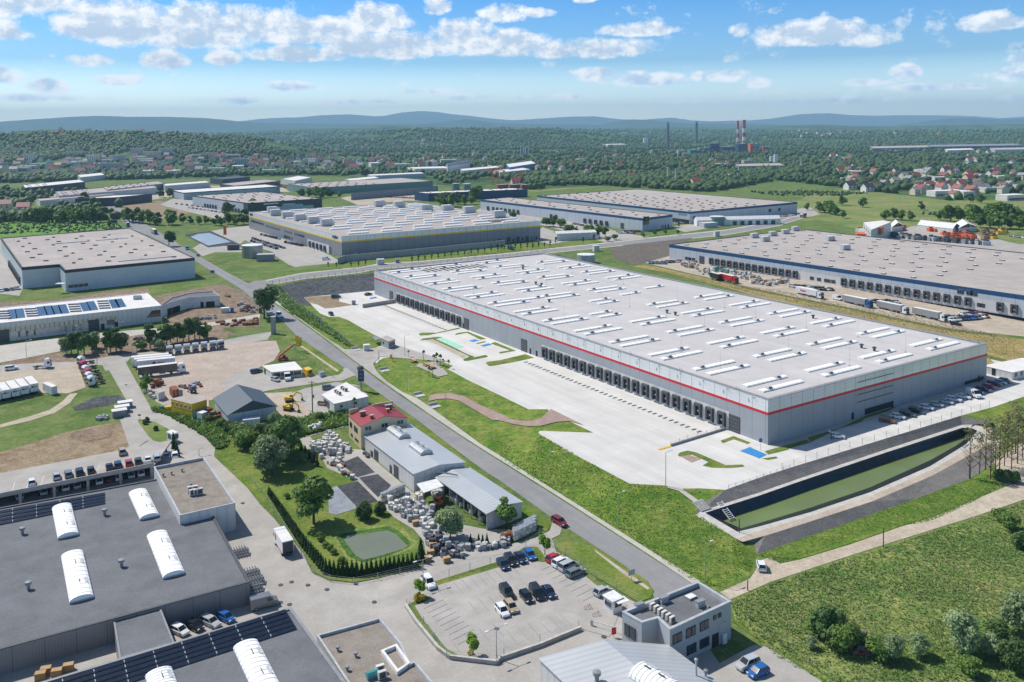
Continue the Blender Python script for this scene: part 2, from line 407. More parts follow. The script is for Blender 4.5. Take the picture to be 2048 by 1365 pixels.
def dcl(a, e):
 nd = nt.n('Group'); nd.node_tree = grp
 nt.t.links.new(a, nd.inputs[0]); nt.t.links.new(e, nd.inputs[1]); nt.t.links.new(acc, nd.inputs[2])
 return nd.outputs[0]
d0 = dcl(az, el)
d1 = dcl(nt.m('SUBTRACT', az, .006), nt.m('ADD', el, .009))
mask = nt.ramp(d0, -.14, .66)
shade = nt.ramp(nt.m('SUBTRACT', d1, nt.m('MULTIPLY', d0, .62)), -.05, .62)
ccol = nt.mix(shade, (1.0, 1.0, 1.0, 1), (.52, .63, .78, 1))
# clear sky: the atmosphere's own colour, deepened away from the horizon
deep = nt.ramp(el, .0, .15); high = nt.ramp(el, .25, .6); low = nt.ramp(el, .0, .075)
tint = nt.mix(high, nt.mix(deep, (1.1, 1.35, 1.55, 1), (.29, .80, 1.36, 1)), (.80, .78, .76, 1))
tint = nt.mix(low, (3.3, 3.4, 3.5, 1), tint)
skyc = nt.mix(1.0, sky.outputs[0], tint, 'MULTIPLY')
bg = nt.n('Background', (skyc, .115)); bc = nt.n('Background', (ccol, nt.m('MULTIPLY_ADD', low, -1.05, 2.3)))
mfade = nt.m('MULTIPLY', mask, nt.ramp(el, .002, .02))
ms = nt.n('MixShader', (mfade, bg.outputs[0], bc.outputs[0]))
band = nt.m('MULTIPLY', nt.m('GREATER_THAN', el, 0.0), nt.m('LESS_THAN', el, .2))
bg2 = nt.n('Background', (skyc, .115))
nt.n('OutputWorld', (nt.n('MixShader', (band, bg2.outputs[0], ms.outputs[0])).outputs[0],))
vs = SC.view_settings
vs.view_transform = 'Standard'; vs.look = 'None'; vs.gamma = 1; vs.use_curve_mapping = False; vs.exposure = 0.0
SC.cycles.max_bounces = 5; SC.cycles.diffuse_bounces = 2; SC.cycles.glossy_bounces = 2; SC.cycles.transmission_bounces = 2
SC.cycles.volume_bounces = 0; SC.cycles.transparent_max_bounces = 6; SC.cycles.use_denoising = True
# ================================================================ terrain
def tri_mesh(name, V, F, mats, mi=None):
 me = bpy.data.meshes.new(name); me.from_pydata([tuple(v) for v in V], [], F)
 for m in (mats if isinstance(mats, list) else [mats]):
  me.materials.append(MATS[m])
 if mi is not None:
  me.polygons.foreach_set('material_index', mi)
 me.update(); return me
def cdt(loops, extra=()):
 V, E_, Zs = [], [], []
 for lp in loops:
  b = len(V)
  for p in lp:
   V.append(Vector((p[0], p[1])))
  E_ += [(b + i, b + (i + 1) % len(lp)) for i in range(len(lp))]
 b = len(V)
 for a, c in extra:
  V += [Vector(a), Vector(c)]; E_.append((len(V) - 2, len(V) - 1))
 r = geometry.delaunay_2d_cdt(V, E_, [], 0, 1e-5, True)
 return r[0], r[2], r[3]
def split_y(poly):
 out = []
 for p, q in zip(poly, poly[1:] + poly[:1]):
  out.append(tuple(p))
  cut = sorted([t for t in ((yb - p[1]) / (q[1] - p[1]) if abs(q[1] - p[1]) > 1e-6 else -1 for yb, _ in BREAKS[1:-1]) if 1e-4 < t < 1 - 1e-4])
  for t in cut:
   out.append((p[0] + (q[0] - p[0]) * t, p[1] + (q[1] - p[1]) * t, g(p[1] + (q[1] - p[1]) * t)))
 return out
# frame of the big hall: u along the lit long wall from the near corner, v towards the back
HB = Vector((71.605, 239.926, 0)); HU = Vector((math.cos(2.13969), math.sin(2.13969), 0)); HV = Vector((math.sin(2.13969), -math.cos(2.13969), 0))
HL, HW, HH = 273.9, 112.84, 13.0
def hall(u, v, z=0.0):
 return HB + HU * u + HV * v + Vector((0, 0, z))
# level yard of the big hall (z = 0) and the edge where its banks meet the sloping ground
Y_IN = pts('608,595 625,612 640,627 657,634 678,634 695,640 723,656 762,677 768,690 745,698 728,707 752,727 765,717 804,713 849,715 888,725 906,732 896,739 935,760 1000,791 1057,819 1096,819 1101,828 1139,843 1187,866 1079,862 1077,867 1131,900 1260,968 1331,971 1342,978 1400,977 1451,980 1520,955 1580,936 1760,881 1921,832 1985,815', 0.0)
Y_IN += pts('2130,765 2100,742 2048,729.5 1975,713.6', 0.0) + [hall(-2, HW + 10), hall(60, HW + 10), hall(140, HW + 10), hall(215, HW + 10), hall(HL + 8, HW + 10), hall(HL + 8, 20)]
PH_Z = {'rim': -1.8, 'wat': -4.2}
POND_HOLE = pts('1520,955,0 1580,936,0 1760,881,0 1921,832,0') + pts('1985,845,-1.0 2003,880,-1.9 1989,926') + pts('1939,958 1830,998 1723,1036 1610,1075 1514,1109 1507,1085,-2.6 1471,1077,-1.8 1391,1031,-1.8 1402,1008,-1.2 1451,980,0')
Y_OUT = pts('545,584 565,612 584,628 639,669 678,698 700,706 722,724 744,730 751,743 767,759 806,784 834,796 855,809 870,821 917,854 962,887 1000,910 1100,973 1200,1036 1300,1099 1398,1160 1442,1178 1500,1150 1514,1109 1610,1075 1723,1036 1830,998 1939,958 1989,926 2040,890 2250,800 2200,735 2048,700 1976,680,3')
Y_OUT = Y_OUT[:-1] + [hall(2, HW + 28), hall(60, HW + 28), hall(140, HW + 28), hall(230, HW + 30), hall(317, HW + 40), hall(317, 60), hall(317, 12), hall(317, -22)] + pts('562,571')
Y_OUT = [Vector((p[0], p[1], g(p[1]))) for p in split_y([tuple(p) for p in Y_OUT])]
# base ground, with the yard cut out of it
R_ = 27000
base = [(-R_, -150), (R_, -150), (R_, R_), (-R_, R_)]
V, F, _ = cdt([base, [tuple(p) for p in Y_OUT]], [((-R_, y), (R_, y)) for y, _z in BREAKS[1:-1]])
F = [f for f in F if not inside(sum(V[i].x for i in f) / 3, sum(V[i].y for i in f) / 3, Y_OUT)]
GV = [(v.x, v.y, g(v.y)) for v in V]
tag(obj('ground', tri_mesh('ground', GV, F, 'grass')), kind='structure')
TV, TF = list(GV), [tuple(f) for f in F]
# banks
loops = [[tuple(p) for p in Y_OUT], [tuple(p) for p in Y_IN], [tuple(p) for p in POND_HOLE]]
src = [p for lp in (Y_OUT, Y_IN, POND_HOLE) for p in lp]
V, F, ids = cdt(loops)
F = [f for f in F for c in [(sum(V[i].x for i in f) / 3, sum(V[i].y for i in f) / 3)] if inside(*c, Y_OUT) and not inside(*c, Y_IN) and not inside(*c, POND_HOLE)]
BV = [(v.x, v.y, src[ids[i][0]].z if ids[i] else g(v.y)) for i, v in enumerate(V)]
def bank_mat(c):
 x, y = px_of((c[0], c[1], 0))
 hu = (Vector((c[0], c[1], 0)) - HB).dot(HU); hv = (Vector((c[0], c[1], 0)) - HB).dot(HV)
 if hu > HL - 4 and x < 1000:
  return 1
 if hv > HW + 6:
  return 1 if hu > 190 else 2
 return 0
mi = [bank_mat([sum(BV[i][k] for i in f) / 3 for k in range(3)]) for f in F]
tag(obj('bank', tri_mesh('bank', BV, F, ['bank_grass', 'rock_slope', 'dry_grass'], mi)), kind='structure')
b = len(TV); TV += BV; TF += [tuple(i + b for i in f) for f in F]
# yard slab
V, F, _ = cdt([[tuple(p) for p in Y_IN]])
F = [f for f in F if inside(sum(V[i].x for i in f) / 3, sum(V[i].y for i in f) / 3, Y_IN)]
tag(obj('yard', tri_mesh('yard', [(v.x, v.y, 0) for v in V], F, 'concrete_yard')), kind='structure')
b = len(TV); TV += [(v.x, v.y, 0) for v in V]; TF += [tuple(i + b for i in f) for f in F]
# retention pond: slopes, rim, liner, water
def strip(A, B):
 return [[A[i], A[i + 1], B[i + 1], B[i]] for i in range(len(A) - 1)]
def patch(name, quads, m, kind='structure', label=None, cat=None):
 mb = MB()
 for q in quads: mb.face(q, m)
 o = mb.build(name); tag(o, label, cat, None, kind)
 global TV, TF
 b = len(TV); TV += mb.v; TF += [tuple(i + b for i in f) for f in mb.f]
 return o
top = pts('1451,980 1520,955 1580,936 1760,881 1921,832 1985,845', 0)
rimA = pts('1403,1022 1520,985 1600,957 1770,900 1924,850 1945,850', -1.8)
rimB = pts('1410,1026 1520,991 1600,963 1770,906 1924,856 1941,856', -1.8)
watA = pts('1440,1042 1520,1016 1600,988 1770,928 1932,872 1940,872', -4.2)
rimC = pts('1410,1026 1475,1064 1520,1053 1620,1025 1740,985 1860,933 1932,889 1955,862 1941,856', -1.8)
rimD = pts('1391,1031 1473,1078 1522,1061 1622,1032 1743,992 1864,940 1942,894 1974,862 1952,850', -1.8)
watB = pts('1440,1042 1482,1057 1520,1046 1620,1016 1740,975 1860,921 1915,890 1936,874 1940,872', -4.2)
pathE = pts('1391,1031 1485,1084 1530,1072 1625,1042 1745,1003 1862,953 1955,902 1985,885 1985,845', -1.8)
foot = pts('1391,1031,-1.8 1507,1085,-2.6 1514,1109 1610,1075 1723,1036 1830,998 1939,958 1989,926 1989,926')
rimA[0] = Vector(rimA[0]); 
patch('paver_slope', strip(top, rimA[:5] + [rimA[5]]) + [[POND_HOLE[-3], POND_HOLE[-2], top[0], rimA[0]]], 'paver_slope')
patch('pond_rim', strip(rimA, rimB) + strip(rimC, rimD) + [[rimA[0], rimB[0], rimD[0]]], 'kerb')
patch('pond_liner', strip(rimB, watA) + strip(rimC, watB), 'liner')
patch('pond_path', strip(rimD, pathE), 'gravel_lot')
patch('pond_embankment', strip(pathE, foot), 'paver_slope')
patch('pond_water', [watA + watB[1:-1][::-1]], 'pond_water')
patch('pond_end', [[rimA[5], top[5], pathE[8], rimD[8]]], 'gravel_lot')
TERR[0] = BVHTree.FromPolygons(TV, TF)
# ---------------------------------------------------------------- sheets laid on the ground
SHEETS = []
def sheet(name, poly, m, layer, z=None, dense=0, kind='structure'):
 P = pts(poly, z) if isinstance(poly, str) else poly
 SHEETS.append((name, [tuple(p)[:2] for p in P]))
 ex = []
 if z is None and not dense:
  ys = [p[1] for p in P]; xs = [p[0] for p in P]
  ex = [((min(xs) - 1, y), (max(xs) + 1, y)) for y, _z in BREAKS[1:-1] if min(ys) < y < max(ys)]
 lp = [tuple(p) for p in P]
 if dense:
  q = []
  for a, b in zip(lp, lp[1:] + lp[:1]):
   n = max(1, int(math.hypot(b[0] - a[0], b[1] - a[1]) / dense)); q += [(a[0] + (b[0] - a[0]) * k / n, a[1] + (b[1] - a[1]) * k / n) for k in range(n)]
  lp = q
 loops = [lp]
 if dense:
  xs = [p[0] for p in lp]; ys = [p[1] for p in lp]
  inn = inset(ccw(lp), .3)
  for i in range(int((max(xs) - min(xs)) / dense) + 1):
   for j in range(int((max(ys) - min(ys)) / dense) + 1):
    x, y = min(xs) + (i + .5) * dense, min(ys) + (j + .5) * dense
    if inside(x, y, inn): ex.append(((x, y), (x + .01, y)))
 V, F, _ = cdt(loops, ex)
 F = [f for f in F if inside(sum(V[i].x for i in f) / 3, sum(V[i].y for i in f) / 3, lp)]
 dz = .02 * layer + .0001 * len(SHEETS) + (.12 if dense else 0)
 ZV = [(v.x, v.y, (z if z is not None else (gz(v.x, v.y) if dense else g(v.y))) + dz) for v in V]
 o = obj(name, tri_mesh(name, ZV, F, m))
 return tag(o, None, None, None, kind)
def ribbon(name, left, right, m, layer):
 L, R = (pts(left) if isinstance(left, str) else left), (pts(right) if isinstance(right, str) else right)
 return sheet(name, L + R[::-1], m, layer)
# ---- main road, pavements and drives
sheet('road', 'p 206,416 236,434 258,456 303,474 365,506 420,541 478,576 511,603 536,626 564,642 608,687 645,712 678,729 734,770 778,801 834,840 898,890 965,940 1000,962 1060,1005 1106,1038 1176,1084 1255,1136 1296,1172 1330,1235 1420,1215 1379,1165 1290,1108 1200,1050 1120,999 1020,936 962,900 917,871 862,834 806,796 750,757 711,726 681,704 639,672 583,631 550,609 520,585 505,572 450,543 385,505 312,461 262,432 240,416 225,408', 'asphalt', 3)
sheet('pavement', 'p 1385,1168 1294,1107 1204,1049 1124,998 1022,934 964,898 919,869 864,832 808,793 752,754 713,724 683,702 641,670 585,629 552,607 540,592 552,588 584,627 639,667 678,697 686,702 700,706 720,722 740,735 754,744 768,760 806,785 834,797 855,811 917,856 962,889 1000,912 1100,975 1200,1038 1300,1101 1400,1163', 'sidewalk', 2)
sheet('gate_drive', 'p 645,672 690,700 742,698 790,690 900,725 760,714 746,729 754,745 800,790 760,760 700,716', 'paving', 1, None, 4)
RF_U = '515,575 530,563 560,557 600,549 680,540 720,537 760,529 840,524.5 880,521 1020,508 1087,500.5 1150,494 1220,486.5 1330,474 1450,462 1560,443 1600,431 1620,425'
RF_L = '540,592 545,568.5 610,557 680,549.5 720,545 760,537 840,531 880,527 1020,513 1087,507 1150,500.5 1220,493.5 1330,482 1450,470 1560,451 1600,437 1640,428'
ribbon('road_far', RF_U, RF_L, 'asphalt', 3)
up_ = lambda t, d: ' '.join('%s,%.1f' % (q.split(',')[0], float(q.split(',')[1]) + d) for q in t.split())
ribbon('road_edge', up_(RF_U, -2), up_(RF_L, 1.2), 'sidewalk', 2)
sheet('road_branch', 'p 385,497 400,488 440,491 490,497 490,505 430,505 405,513', 'paving', 2)
sheet('road_mouth', 'p 496,568 520,600 548,594 546,572 530,561 508,563', 'asphalt', 4)
# ---- forecourt of the grey halls and its loop drive
sheet('forecourt', 'p 252,726 303,819 334,830 380,845 423,872 443,896 452,920 520,1010 548,1038 606,1107 624,1147 660,1163 708,1168 756,1159 847,1133 1020,1105 1076,1076 1100,1062 1106,1040 1125,1052 1120,1070 1104,1078 1112,1104 1192,1171 1272,1206 1300,1230 1420,1300 1500,1420 -60,1420 -60,1120 0,975 298,882 262,905 240,840 242,848 259,812 214,734', 'paving', 4)
sheet('drive', 'p 0,731 83,726 156,724 250,709 328,702 400,690 520,667 545,664 535,680 505,684 455,690 328,706 262,716 252,726 256,740 210,742 205,731 156,733 60,745 0,750', 'paving', 3)
sheet('lorry_lot', 'p -20,745 60,742 156,731 172,776 160,780 135,788 70,786 0,794 -20,797', 'gravel_lot', 5)
sheet('gravel_patch', 'p 145,815 190,795 240,790 250,800 215,812 180,818 150,822', 'rock_slope', 2)
sheet('wheel_track', 'p 0,850 60,833 100,820 125,803 140,788 155,787 140,806 110,826 60,842 0,856', 'dirt_track', 2)
sheet('ploughed_patch', 'p -20,915 0,905 60,888 120,868 190,852 240,845 252,860 262,905 150,935 0,975 -20,975', 'bare_soil', 1)
sheet('dug_patch', 'p 140,868 190,856 225,860 222,875 180,884 145,880', 'dug_soil', 3)
sheet('green_island', 'e 985,1155 1000,1148 1040,1150 1120,1170 1205,1215 1245,1265 1215,1300 1150,1312 1100,1300 1060,1262 1010,1190', 'field_grass', 6)
sheet('parking_deck_ramp', 'p 240,840 262,905 298,880 282,862 275,840', 'paving', 6)
# ---- haulage yard
sheet('haulage_yard', 'p 262,716 330,703 455,690 505,684 552,682 560,703 548,722 520,735 505,745 470,772 400,790 305,790 283,762', 'pink_gravel', 4)
sheet('haulage_road', 'f -200,870 0,770 100,815 160,860 400,820 560,840 640,790 700,780 760,830 660,870 540,880 200,930 90,950 -200,1010', 'paving', 5)
sheet('paved_lot', 'f 300,960 400,925 620,880 760,900 850,930 860,1060 700,1090 480,1110 420,1080', 'lot_paving', 6)
sheet('digger_lot', 'f 90,960 300,950 420,1080 460,1110 330,1160 200,1160', 'gravel_lot', 5)
sheet('store_yard', 'e 1080,880 1200,850 1400,860 1868,870 1868,960 1500,1010 1500,1150 1250,1090 1120,1020', 'pink_gravel', 3)
sheet('weed_bank', 'e 1090,1080 1200,1118 1400,1225 1500,1295 1560,1365 f 0,1240 150,1200 0,1140 e 1640,1180 1560,1140 1230,1075 1110,1050', 'hedge_green', 5)
# ---- recycling yard
sheet('recycling_yard', 'b 300,130 360,100 500,80 e 1868,1365 b 560,200 820,420 980,560 1180,600 1302,600 c 0,640 0,690 190,640 250,660 b 1302,715 870,790 880,720 870,660 820,600 720,540 640,460 530,360 470,330 390,300', 'lot_paving', 5)
sheet('garden', 'b -160,60 130,60 240,150 280,190 380,290 470,330 530,360 640,460 700,520 760,580 830,660 880,720 870,790 640,846 520,866 400,852 315,815 265,715 150,575 100,500 -180,235', 'lawn', 6)
sheet('dark_sheeting', 'b 455,270 540,235 625,315 535,340', 'sheeting', 8); sheet('dark_sheeting', 'b 545,342 640,325 705,380 690,400 640,440 600,400', 'sheeting', 8)
sheet('worn_sheeting', 'b 435,385 540,360 640,460 530,490 480,430', 'sheeting', 7); sheet('pale_sheeting', 'b 390,400 435,385 540,495 430,530 395,520', 'grey_sheeting', 9)
sheet('garden_pond_bank', 'b 418,655 430,615 500,600 690,575 760,595 840,665 830,690 700,740 560,790 480,745', 'meadow_ground', 7)
sheet('garden_pond_shore', 'b 440,655 445,625 510,615 690,585 740,605 805,665 800,690 690,735 560,770 490,735', 'hedge_green', 8)
sheet('garden_pond', 'b 470,655 490,635 560,625 690,608 730,625 790,685 770,700 650,735 570,755 530,735', 'garden_water', 9)
# ---- verges along the road
sheet('verge', 'p 830,850 860,860 930,920 985,965 1060,1020 1100,1050 1095,1063 1075,1064 1035,1045 1000,1020 925,945 860,890', 'lawn', 6)
sheet('verge', 'c 290,665 360,662 470,690 560,745 650,800 740,860 772,910 755,945 690,965 600,910 480,840 330,740 280,690', 'lawn', 6)
sheet('verge_gravel', 'c 470,700 620,805 750,895 740,905 610,820 480,715', 'gravel_lot', 7)
sheet('verge', 'f 180,535 230,528 290,545 400,590 560,700 650,770 675,795 640,828 570,838 470,760 330,650', 'lawn', 6)
sheet('verge_track', 'f 330,590 420,650 640,800 625,808 400,650 320,600', 'dirt_track', 8)
sheet('verge', 'f 745,905 830,920 880,930 960,980 1010,1030 990,1045 850,1030 840,960', 'lawn', 7)
sheet('waste_ground', 'f 200,1190 480,1110 700,1080 710,1190 500,1235 350,1270 150,1230', 'hedge_green', 6)
sheet('verge_strip', 'e 905,745 940,700 960,730 1000,850 1080,1000 1110,1060 1080,1060', 'lawn', 6)
# ---- car park (walled) with bays
sheet('car_park', 'b 805,975 880,935 870,890 1302,760 c 120,700 200,760 260,790 640,980 590,1040 550,1140 400,1100 0,1235 b 1240,1260 1010,1235 960,1180 860,1060', 'lot_paving', 7)
sheet('car_park_verge', 'b 780,985 880,930 905,950 825,985 870,1060 985,1200 1080,1250 1240,1262 c 0,1250 -10,1265 b 1230,1275 1000,1245 940,1200 830,1060', 'lawn', 8)
sheet('car_park_verge', 'b 870,880 1302,745 c 120,690 190,690 240,760 200,765 110,735 0,775 b 1302,775 880,900', 'lawn', 8)
# ---- south side by the pond
sheet('dirt_road', 'p 1440,1185 1500,1158 1512,1140 1520,1122 1540,1115 1560,1128 1600,1120 1700,1090 1800,1055 1880,1030 1950,1000 2010,975 2060,955 2100,975 2048,1000 1960,1030 1880,1055 1800,1080 1700,1112 1600,1145 1540,1165 1460,1200', 'dirt_track', 2)
sheet('copse_floor', 'p 1945,905 1985,885 2010,840 2060,830 2160,860 2120,930 2060,955 2010,972 1990,930', 'dirt_track', 1)
sheet('meadow', 'p 1460,1205 1540,1168 1600,1148 1700,1115 1800,1083 1880,1058 1960,1033 2048,1003 2300,930 2300,1500 1700,1500 1560,1320 1470,1240', 'meadow_ground', 3)
sheet('wet_grass', 'p 1545,1116 1600,1118 1700,1088 1800,1053 1880,1028 1950,998 1990,960 1985,932 1940,962 1830,1002 1723,1040 1610,1079 1520,1112', 'bank_grass', 3)
sheet('side_lot', 'd 0,1190 30,1180 120,1200 360,1365 360,1420 -260,1420 -200,1300', 'lot_paving', 6)
sheet('side_verge', 'c 1160,1060 1200,1060 1302,1150 d 130,1200 380,1365 360,1365 20,1140', 'lawn', 7)
# ---- yard markings and green strips of the big hall (z = 0)
for q in ('m 500,860 540,850 680,850 900,800 925,808 690,855 590,875 510,878', 'm 515,930 540,910 690,892 740,895 680,915 1010,1075 1070,1095 960,1135 955,1120 1020,1095 640,915', 'm 870,865 900,852 1000,838 1190,912 1130,922 990,850 880,872', 'm 1085,958 1170,938 1190,945 1100,965',
  'm 1235,960 1280,945 1495,1035 1330,1062 1320,1050 1430,1030', 'm 955,1125 1180,1078 1210,1090 1195,1100 1000,1138 960,1138', 'm 1185,1160 1205,1148 1340,1130 1590,1070 1680,1105 1500,1145 1250,1190 1215,1190',
  'c 1105,155 1170,132 1255,165 1240,172 1170,148 1115,168', 'c 890,228 900,215 940,205 985,215 1130,278 1215,275 1225,285 1150,292 1060,290 1015,280 1045,262 960,225 900,235', 'h 130,1365 240,1345 f 0,0', 'd 75,210 190,190 195,200 90,225', 'd 60,245 130,235 140,242 90,252'):
 if 'f 0,0' in q: continue
 sheet('green_strip', q, 'lawn', 3, 0.0)
sheet('green_strip', 'd 75,208 285,150 300,165 160,205 90,222', 'lawn', 4, 0.0); sheet('green_strip', 'd 290,140 530,70 560,60 575,45 700,5 770,-40 640,0 540,50 300,165', 'lawn', 4, 0.0)
sheet('gravel_strip', 'm 575,925 640,915 990,1090 950,1110 700,975', 'gravel_lot', 2, 0.0)
sheet('bay_marking', 'm 675,915 750,903 965,992 880,1008', 'marking_green', 3, 0.0)
for q in ('m 1015,932 1070,915 1120,930 1060,945', 'm 1130,980 1215,958 1250,972 1170,993', 'm 0,490 60,482 75,495 0,508', 'c 1203,207 1250,187 1302,210 d 85,225 45,245 c 1302,245'):
 sheet('disabled_bay', q, 'marking_blue', 3, 0.0)
sheet('brick_bay', 'c 900,232 930,222 1010,245 960,265', 'brick_path', 2, 0.0)
sheet('brick_path', 'f 1290,978 1340,966 1440,962 1530,980 1640,1040 1800,1110 1868,1140 g 60,1145 150,1160 230,1160 300,1135 352,1090 365,1075 600,1190 500,1162 400,1170 300,1195 200,1200 100,1185 0,1158 f 1740,1155 1620,1085 1500,1015 1420,1000 1340,1005 1280,1020', 'brick_path', 3, None, 5)
sheet('terrace', 'm 500,1170 680,1150 720,1190 805,1280 700,1305 600,1250 470,1195', 'lot_paving', 3, None, 4)
sheet('gravel_corner', 'f 390,270 590,255 640,265 640,300 740,325 600,345 540,350 480,320 430,310', 'bare_soil', 2, 0.0)
# ---- building site behind the white hall
sheet('building_site', 'e 1090,270 1300,225 1500,190 1600,175 1750,230 1868,330 1868,480 1580,490 1700,540 1440,560 1200,470 1230,400', 'dug_soil', 3)
sheet('site_road', 'e 420,590 700,530 1040,500 1400,470 1868,390 1868,415 1420,495 1050,535 750,575 460,620', 'sidewalk', 5)
sheet('concrete_slab', 'e -100,625 420,565 455,655 200,705 -100,760', 'sidewalk', 5)
sheet('site_bank', 'e 0,750 100,722 440,665 560,690 700,600 1060,500 1420,500 1600,480 1640,560 1190,650 900,680 560,735 300,740 100,760', 'dug_soil', 2)
sheet('site_edge', 'e -100,310 380,290 700,240 1060,200 1090,270 400,345 -100,390', 'dug_soil', 2)
# ---- lots round the other halls
sheet('hall_lot', 'i -60,1060 10,1020 30,1120 120,1260 170,1365 e 160,215 140,260 0,245 -200,250', 'lot_paving', 3)
sheet('car_park_far', 'w -40,505 110,490 560,620 800,720 950,750 1130,830 1260,900 1260,935 1000,960 760,985 700,990 620,960 440,840 430,800 290,760 130,680 0,610', 'paving', 4)
sheet('car_park_far', 'i 1660,955 1800,930 1960,915 2048,930 1980,985 1890,1060 1760,1000', 'paving', 3)
sheet('basin_bank', 'i 1450,985 1560,965 1655,955 1895,1060 1640,1085', 'sheeting', 2)
sheet('basin', 'i 1500,1002 1560,978 1650,970 1820,1040 1640,1070', 'basin_water', 3)
sheet('right_yard', 'p 1290,526 1338,513 1480,531 1700,563 2048,616 2300,655 2300,735 2048,674 1904,659 1795,637 1700,616 1600,597 1500,576 1450,564 1330,536', 'gravel_lot', 4)
sheet('dry_bank', 'p 1262,533 1290,531 1330,538 1450,567 1500,580 1600,601 1700,621 1795,642 1904,664 2048,680 2300,742 2300,800 2048,730 1900,690 1700,642 1500,590 1330,545', 'dry_grass', 5)
sheet('ploughed_patch', 'p 1220,500 1262,486 1340,478 1400,470 1345,495 1345,520 1260,530 1225,515', 'dark_ploughed', 2)
sheet('verge', 'p 640,537 700,530 760,520 1000,498 1100,488 1150,480 1240,472 1220,484 1150,491 1087,498 1020,505 880,518 760,526 720,534 640,543', 'lawn', 2)
sheet('field', 'p 1340,455 1600,400 1640,380 2300,400 2300,520 2048,520 1800,480 1640,440 1500,452', 'field_grass', 1)
sheet('field', 'p 1060,385 1240,370 1500,350 1700,360 2048,400 2300,420 2300,375 2048,360 1600,340 1200,345 1050,372', 'field_grass', 1)
sheet('crop_field', 'p -60,445 0,447 120,440 240,448 255,462 200,470 90,470 -60,478', 'crop_green', 2)
sheet('waste_field', 'p 235,425 245,410 320,402 395,420 350,437 290,440', 'bare_soil', 2)
sheet('far_lot', 'p 320,410 345,398 395,402 470,432 500,438 440,440 380,425', 'lot_paving', 3)
sheet('mid_lot', 'p 945,425 1010,432 1100,455 1210,485 1300,475 1240,465 1150,440 1060,418 980,408', 'paving', 3)
sheet('mid_lot', 'p 1060,480 1085,455 1140,475 1170,478 1100,489', 'paving', 4)
sheet('right_lot', 'p 1340,455 1440,440 1620,415 1640,430 1560,438 1430,455 1370,465', 'paving', 3)
sheet('depot_lot', 'p 1750,470 1830,452 1960,470 2080,500 2048,505 1900,493 1800,482', 'lot_paving', 3)
sheet('plot_road', 'p 2048,512 1940,498 2060,488 2300,500 2300,512', 'paving', 4)
sheet('valley_floor', 'p -260,374 -260,300 700,290 1100,276 2290,265 2290,394 1900,402 1700,378 1560,362 1420,385 1200,372 1060,380 900,372 640,352 200,362', 'forest_floor', 1)
sheet('town_lot', 'p 90,405 110,388 330,372 560,372 580,384 400,388 240,408 140,414', 'gravel_lot', 1)
sheet('town_lot', 'p 680,396 750,386 900,390 900,402 800,402 720,412', 'gravel_lot', 1)
# ================================================================ hills
HILLV, HILLF = [], []
def ridge(name, line, D, m, wn, wf, amp, seed, step=8, base=0.0):
 rr = np.random.RandomState(seed)
 lx = [p[0] for p in line]; ly = [p[1] for p in line]
 xs = np.arange(lx[0], lx[-1] + .1, step)
 cr = np.interp(xs, lx, ly)
 ts = [-1, -.8, -.6, -.42, -.26, -.12, 0, .3, .65, 1]
 V, F = [], []
 ph = rr.rand(6) * 6.28
 for j, t in enumerate(ts):
  dd = D + (wn if t < 0 else wf) * t
  for i, x in enumerate(xs):
   top = at(x, cr[i] if t <= 0 else np.interp(x, lx, ly), None, 'p') if False else None
   d = ray(x, cr[i]); k = D / d.y
   Z = CAMZ + d.z * k
   X = d.x * k * dd / D
   s = .5 + .5 * math.cos(math.pi * t)
   nz = amp * (math.sin(X * 7.0 / D * 3 + dd * .004 + ph[0]) + .6 * math.sin(X * 17.0 / D * 3 - dd * .003 + ph[1]) + .4 * math.sin(X * 41 / D * 3 + dd * .011 + ph[2]) + .5 * (rr.rand() - .5))
   V.append((X, dd + amp * 3 * (rr.rand() - .5), base + (Z - base) * s + nz * (4 * s * (1 - s) * .8)))
 n = len(xs); HB0 = len(HILLV)
 for j in range(len(ts) - 1):
  for i in range(n - 1):
   F.append((j * n + i, j * n + i + 1, (j + 1) * n + i + 1, (j + 1) * n + i))
 HILLV.extend(V); HILLF.extend(tuple(i + HB0 for i in f) for f in F)
 me = tri_mesh(name, V, F, m)
 me.polygons.foreach_set('use_smooth', [True] * len(F))
 return tag(obj(name, me), kind='structure'), V
XL, XR = -260, 2310
ridge('mountain', [(XL, 262), (200, 252), (440, 246), (480, 243), (520, 238), (560, 236), (600, 235), (640, 231), (700, 229), (750, 233), (770, 232), (800, 226), (840, 222), (880, 225), (905, 229), (940, 232), (980, 237), (1020, 241), (1060, 239), (1110, 235.5), (1150, 233.5), (1190, 233), (1230, 238), (1270, 241), (1310, 238), (1345, 235.5), (1380, 241), (1420, 243), (1500, 241), (1540, 238), (1570, 233.5), (1600, 229), (1630, 227.5), (1660, 227), (1700, 230.5), (1750, 232), (1800, 231), (1880, 231), (1950, 233), (2000, 237), (2048, 234), (XR, 228)], 24000, 'mountain_forest', 4000, 1200, 35, 1)
ridge('mountain', [(XL, 250), (0, 244), (30, 241.5), (100, 237), (140, 234), (200, 232), (260, 234), (330, 234), (400, 236), (440, 239), (480, 243.5), (540, 247), (600, 247), (680, 248), (760, 248.5), (860, 248), (900, 243), (930, 238.5), (960, 242), (1000, 247), (1050, 248.5), (1120, 249), (1200, 250), (1230, 243), (1260, 239.5), (1300, 240), (1330, 244), (1380, 247.5), (1450, 248), (1520, 248), (1600, 251), (1780, 251.5), (1830, 246), (1900, 237), (1940, 236), (1990, 239), (2048, 238), (XR, 236)], 14500, 'mountain_forest', 1700, 900, 15, 2)
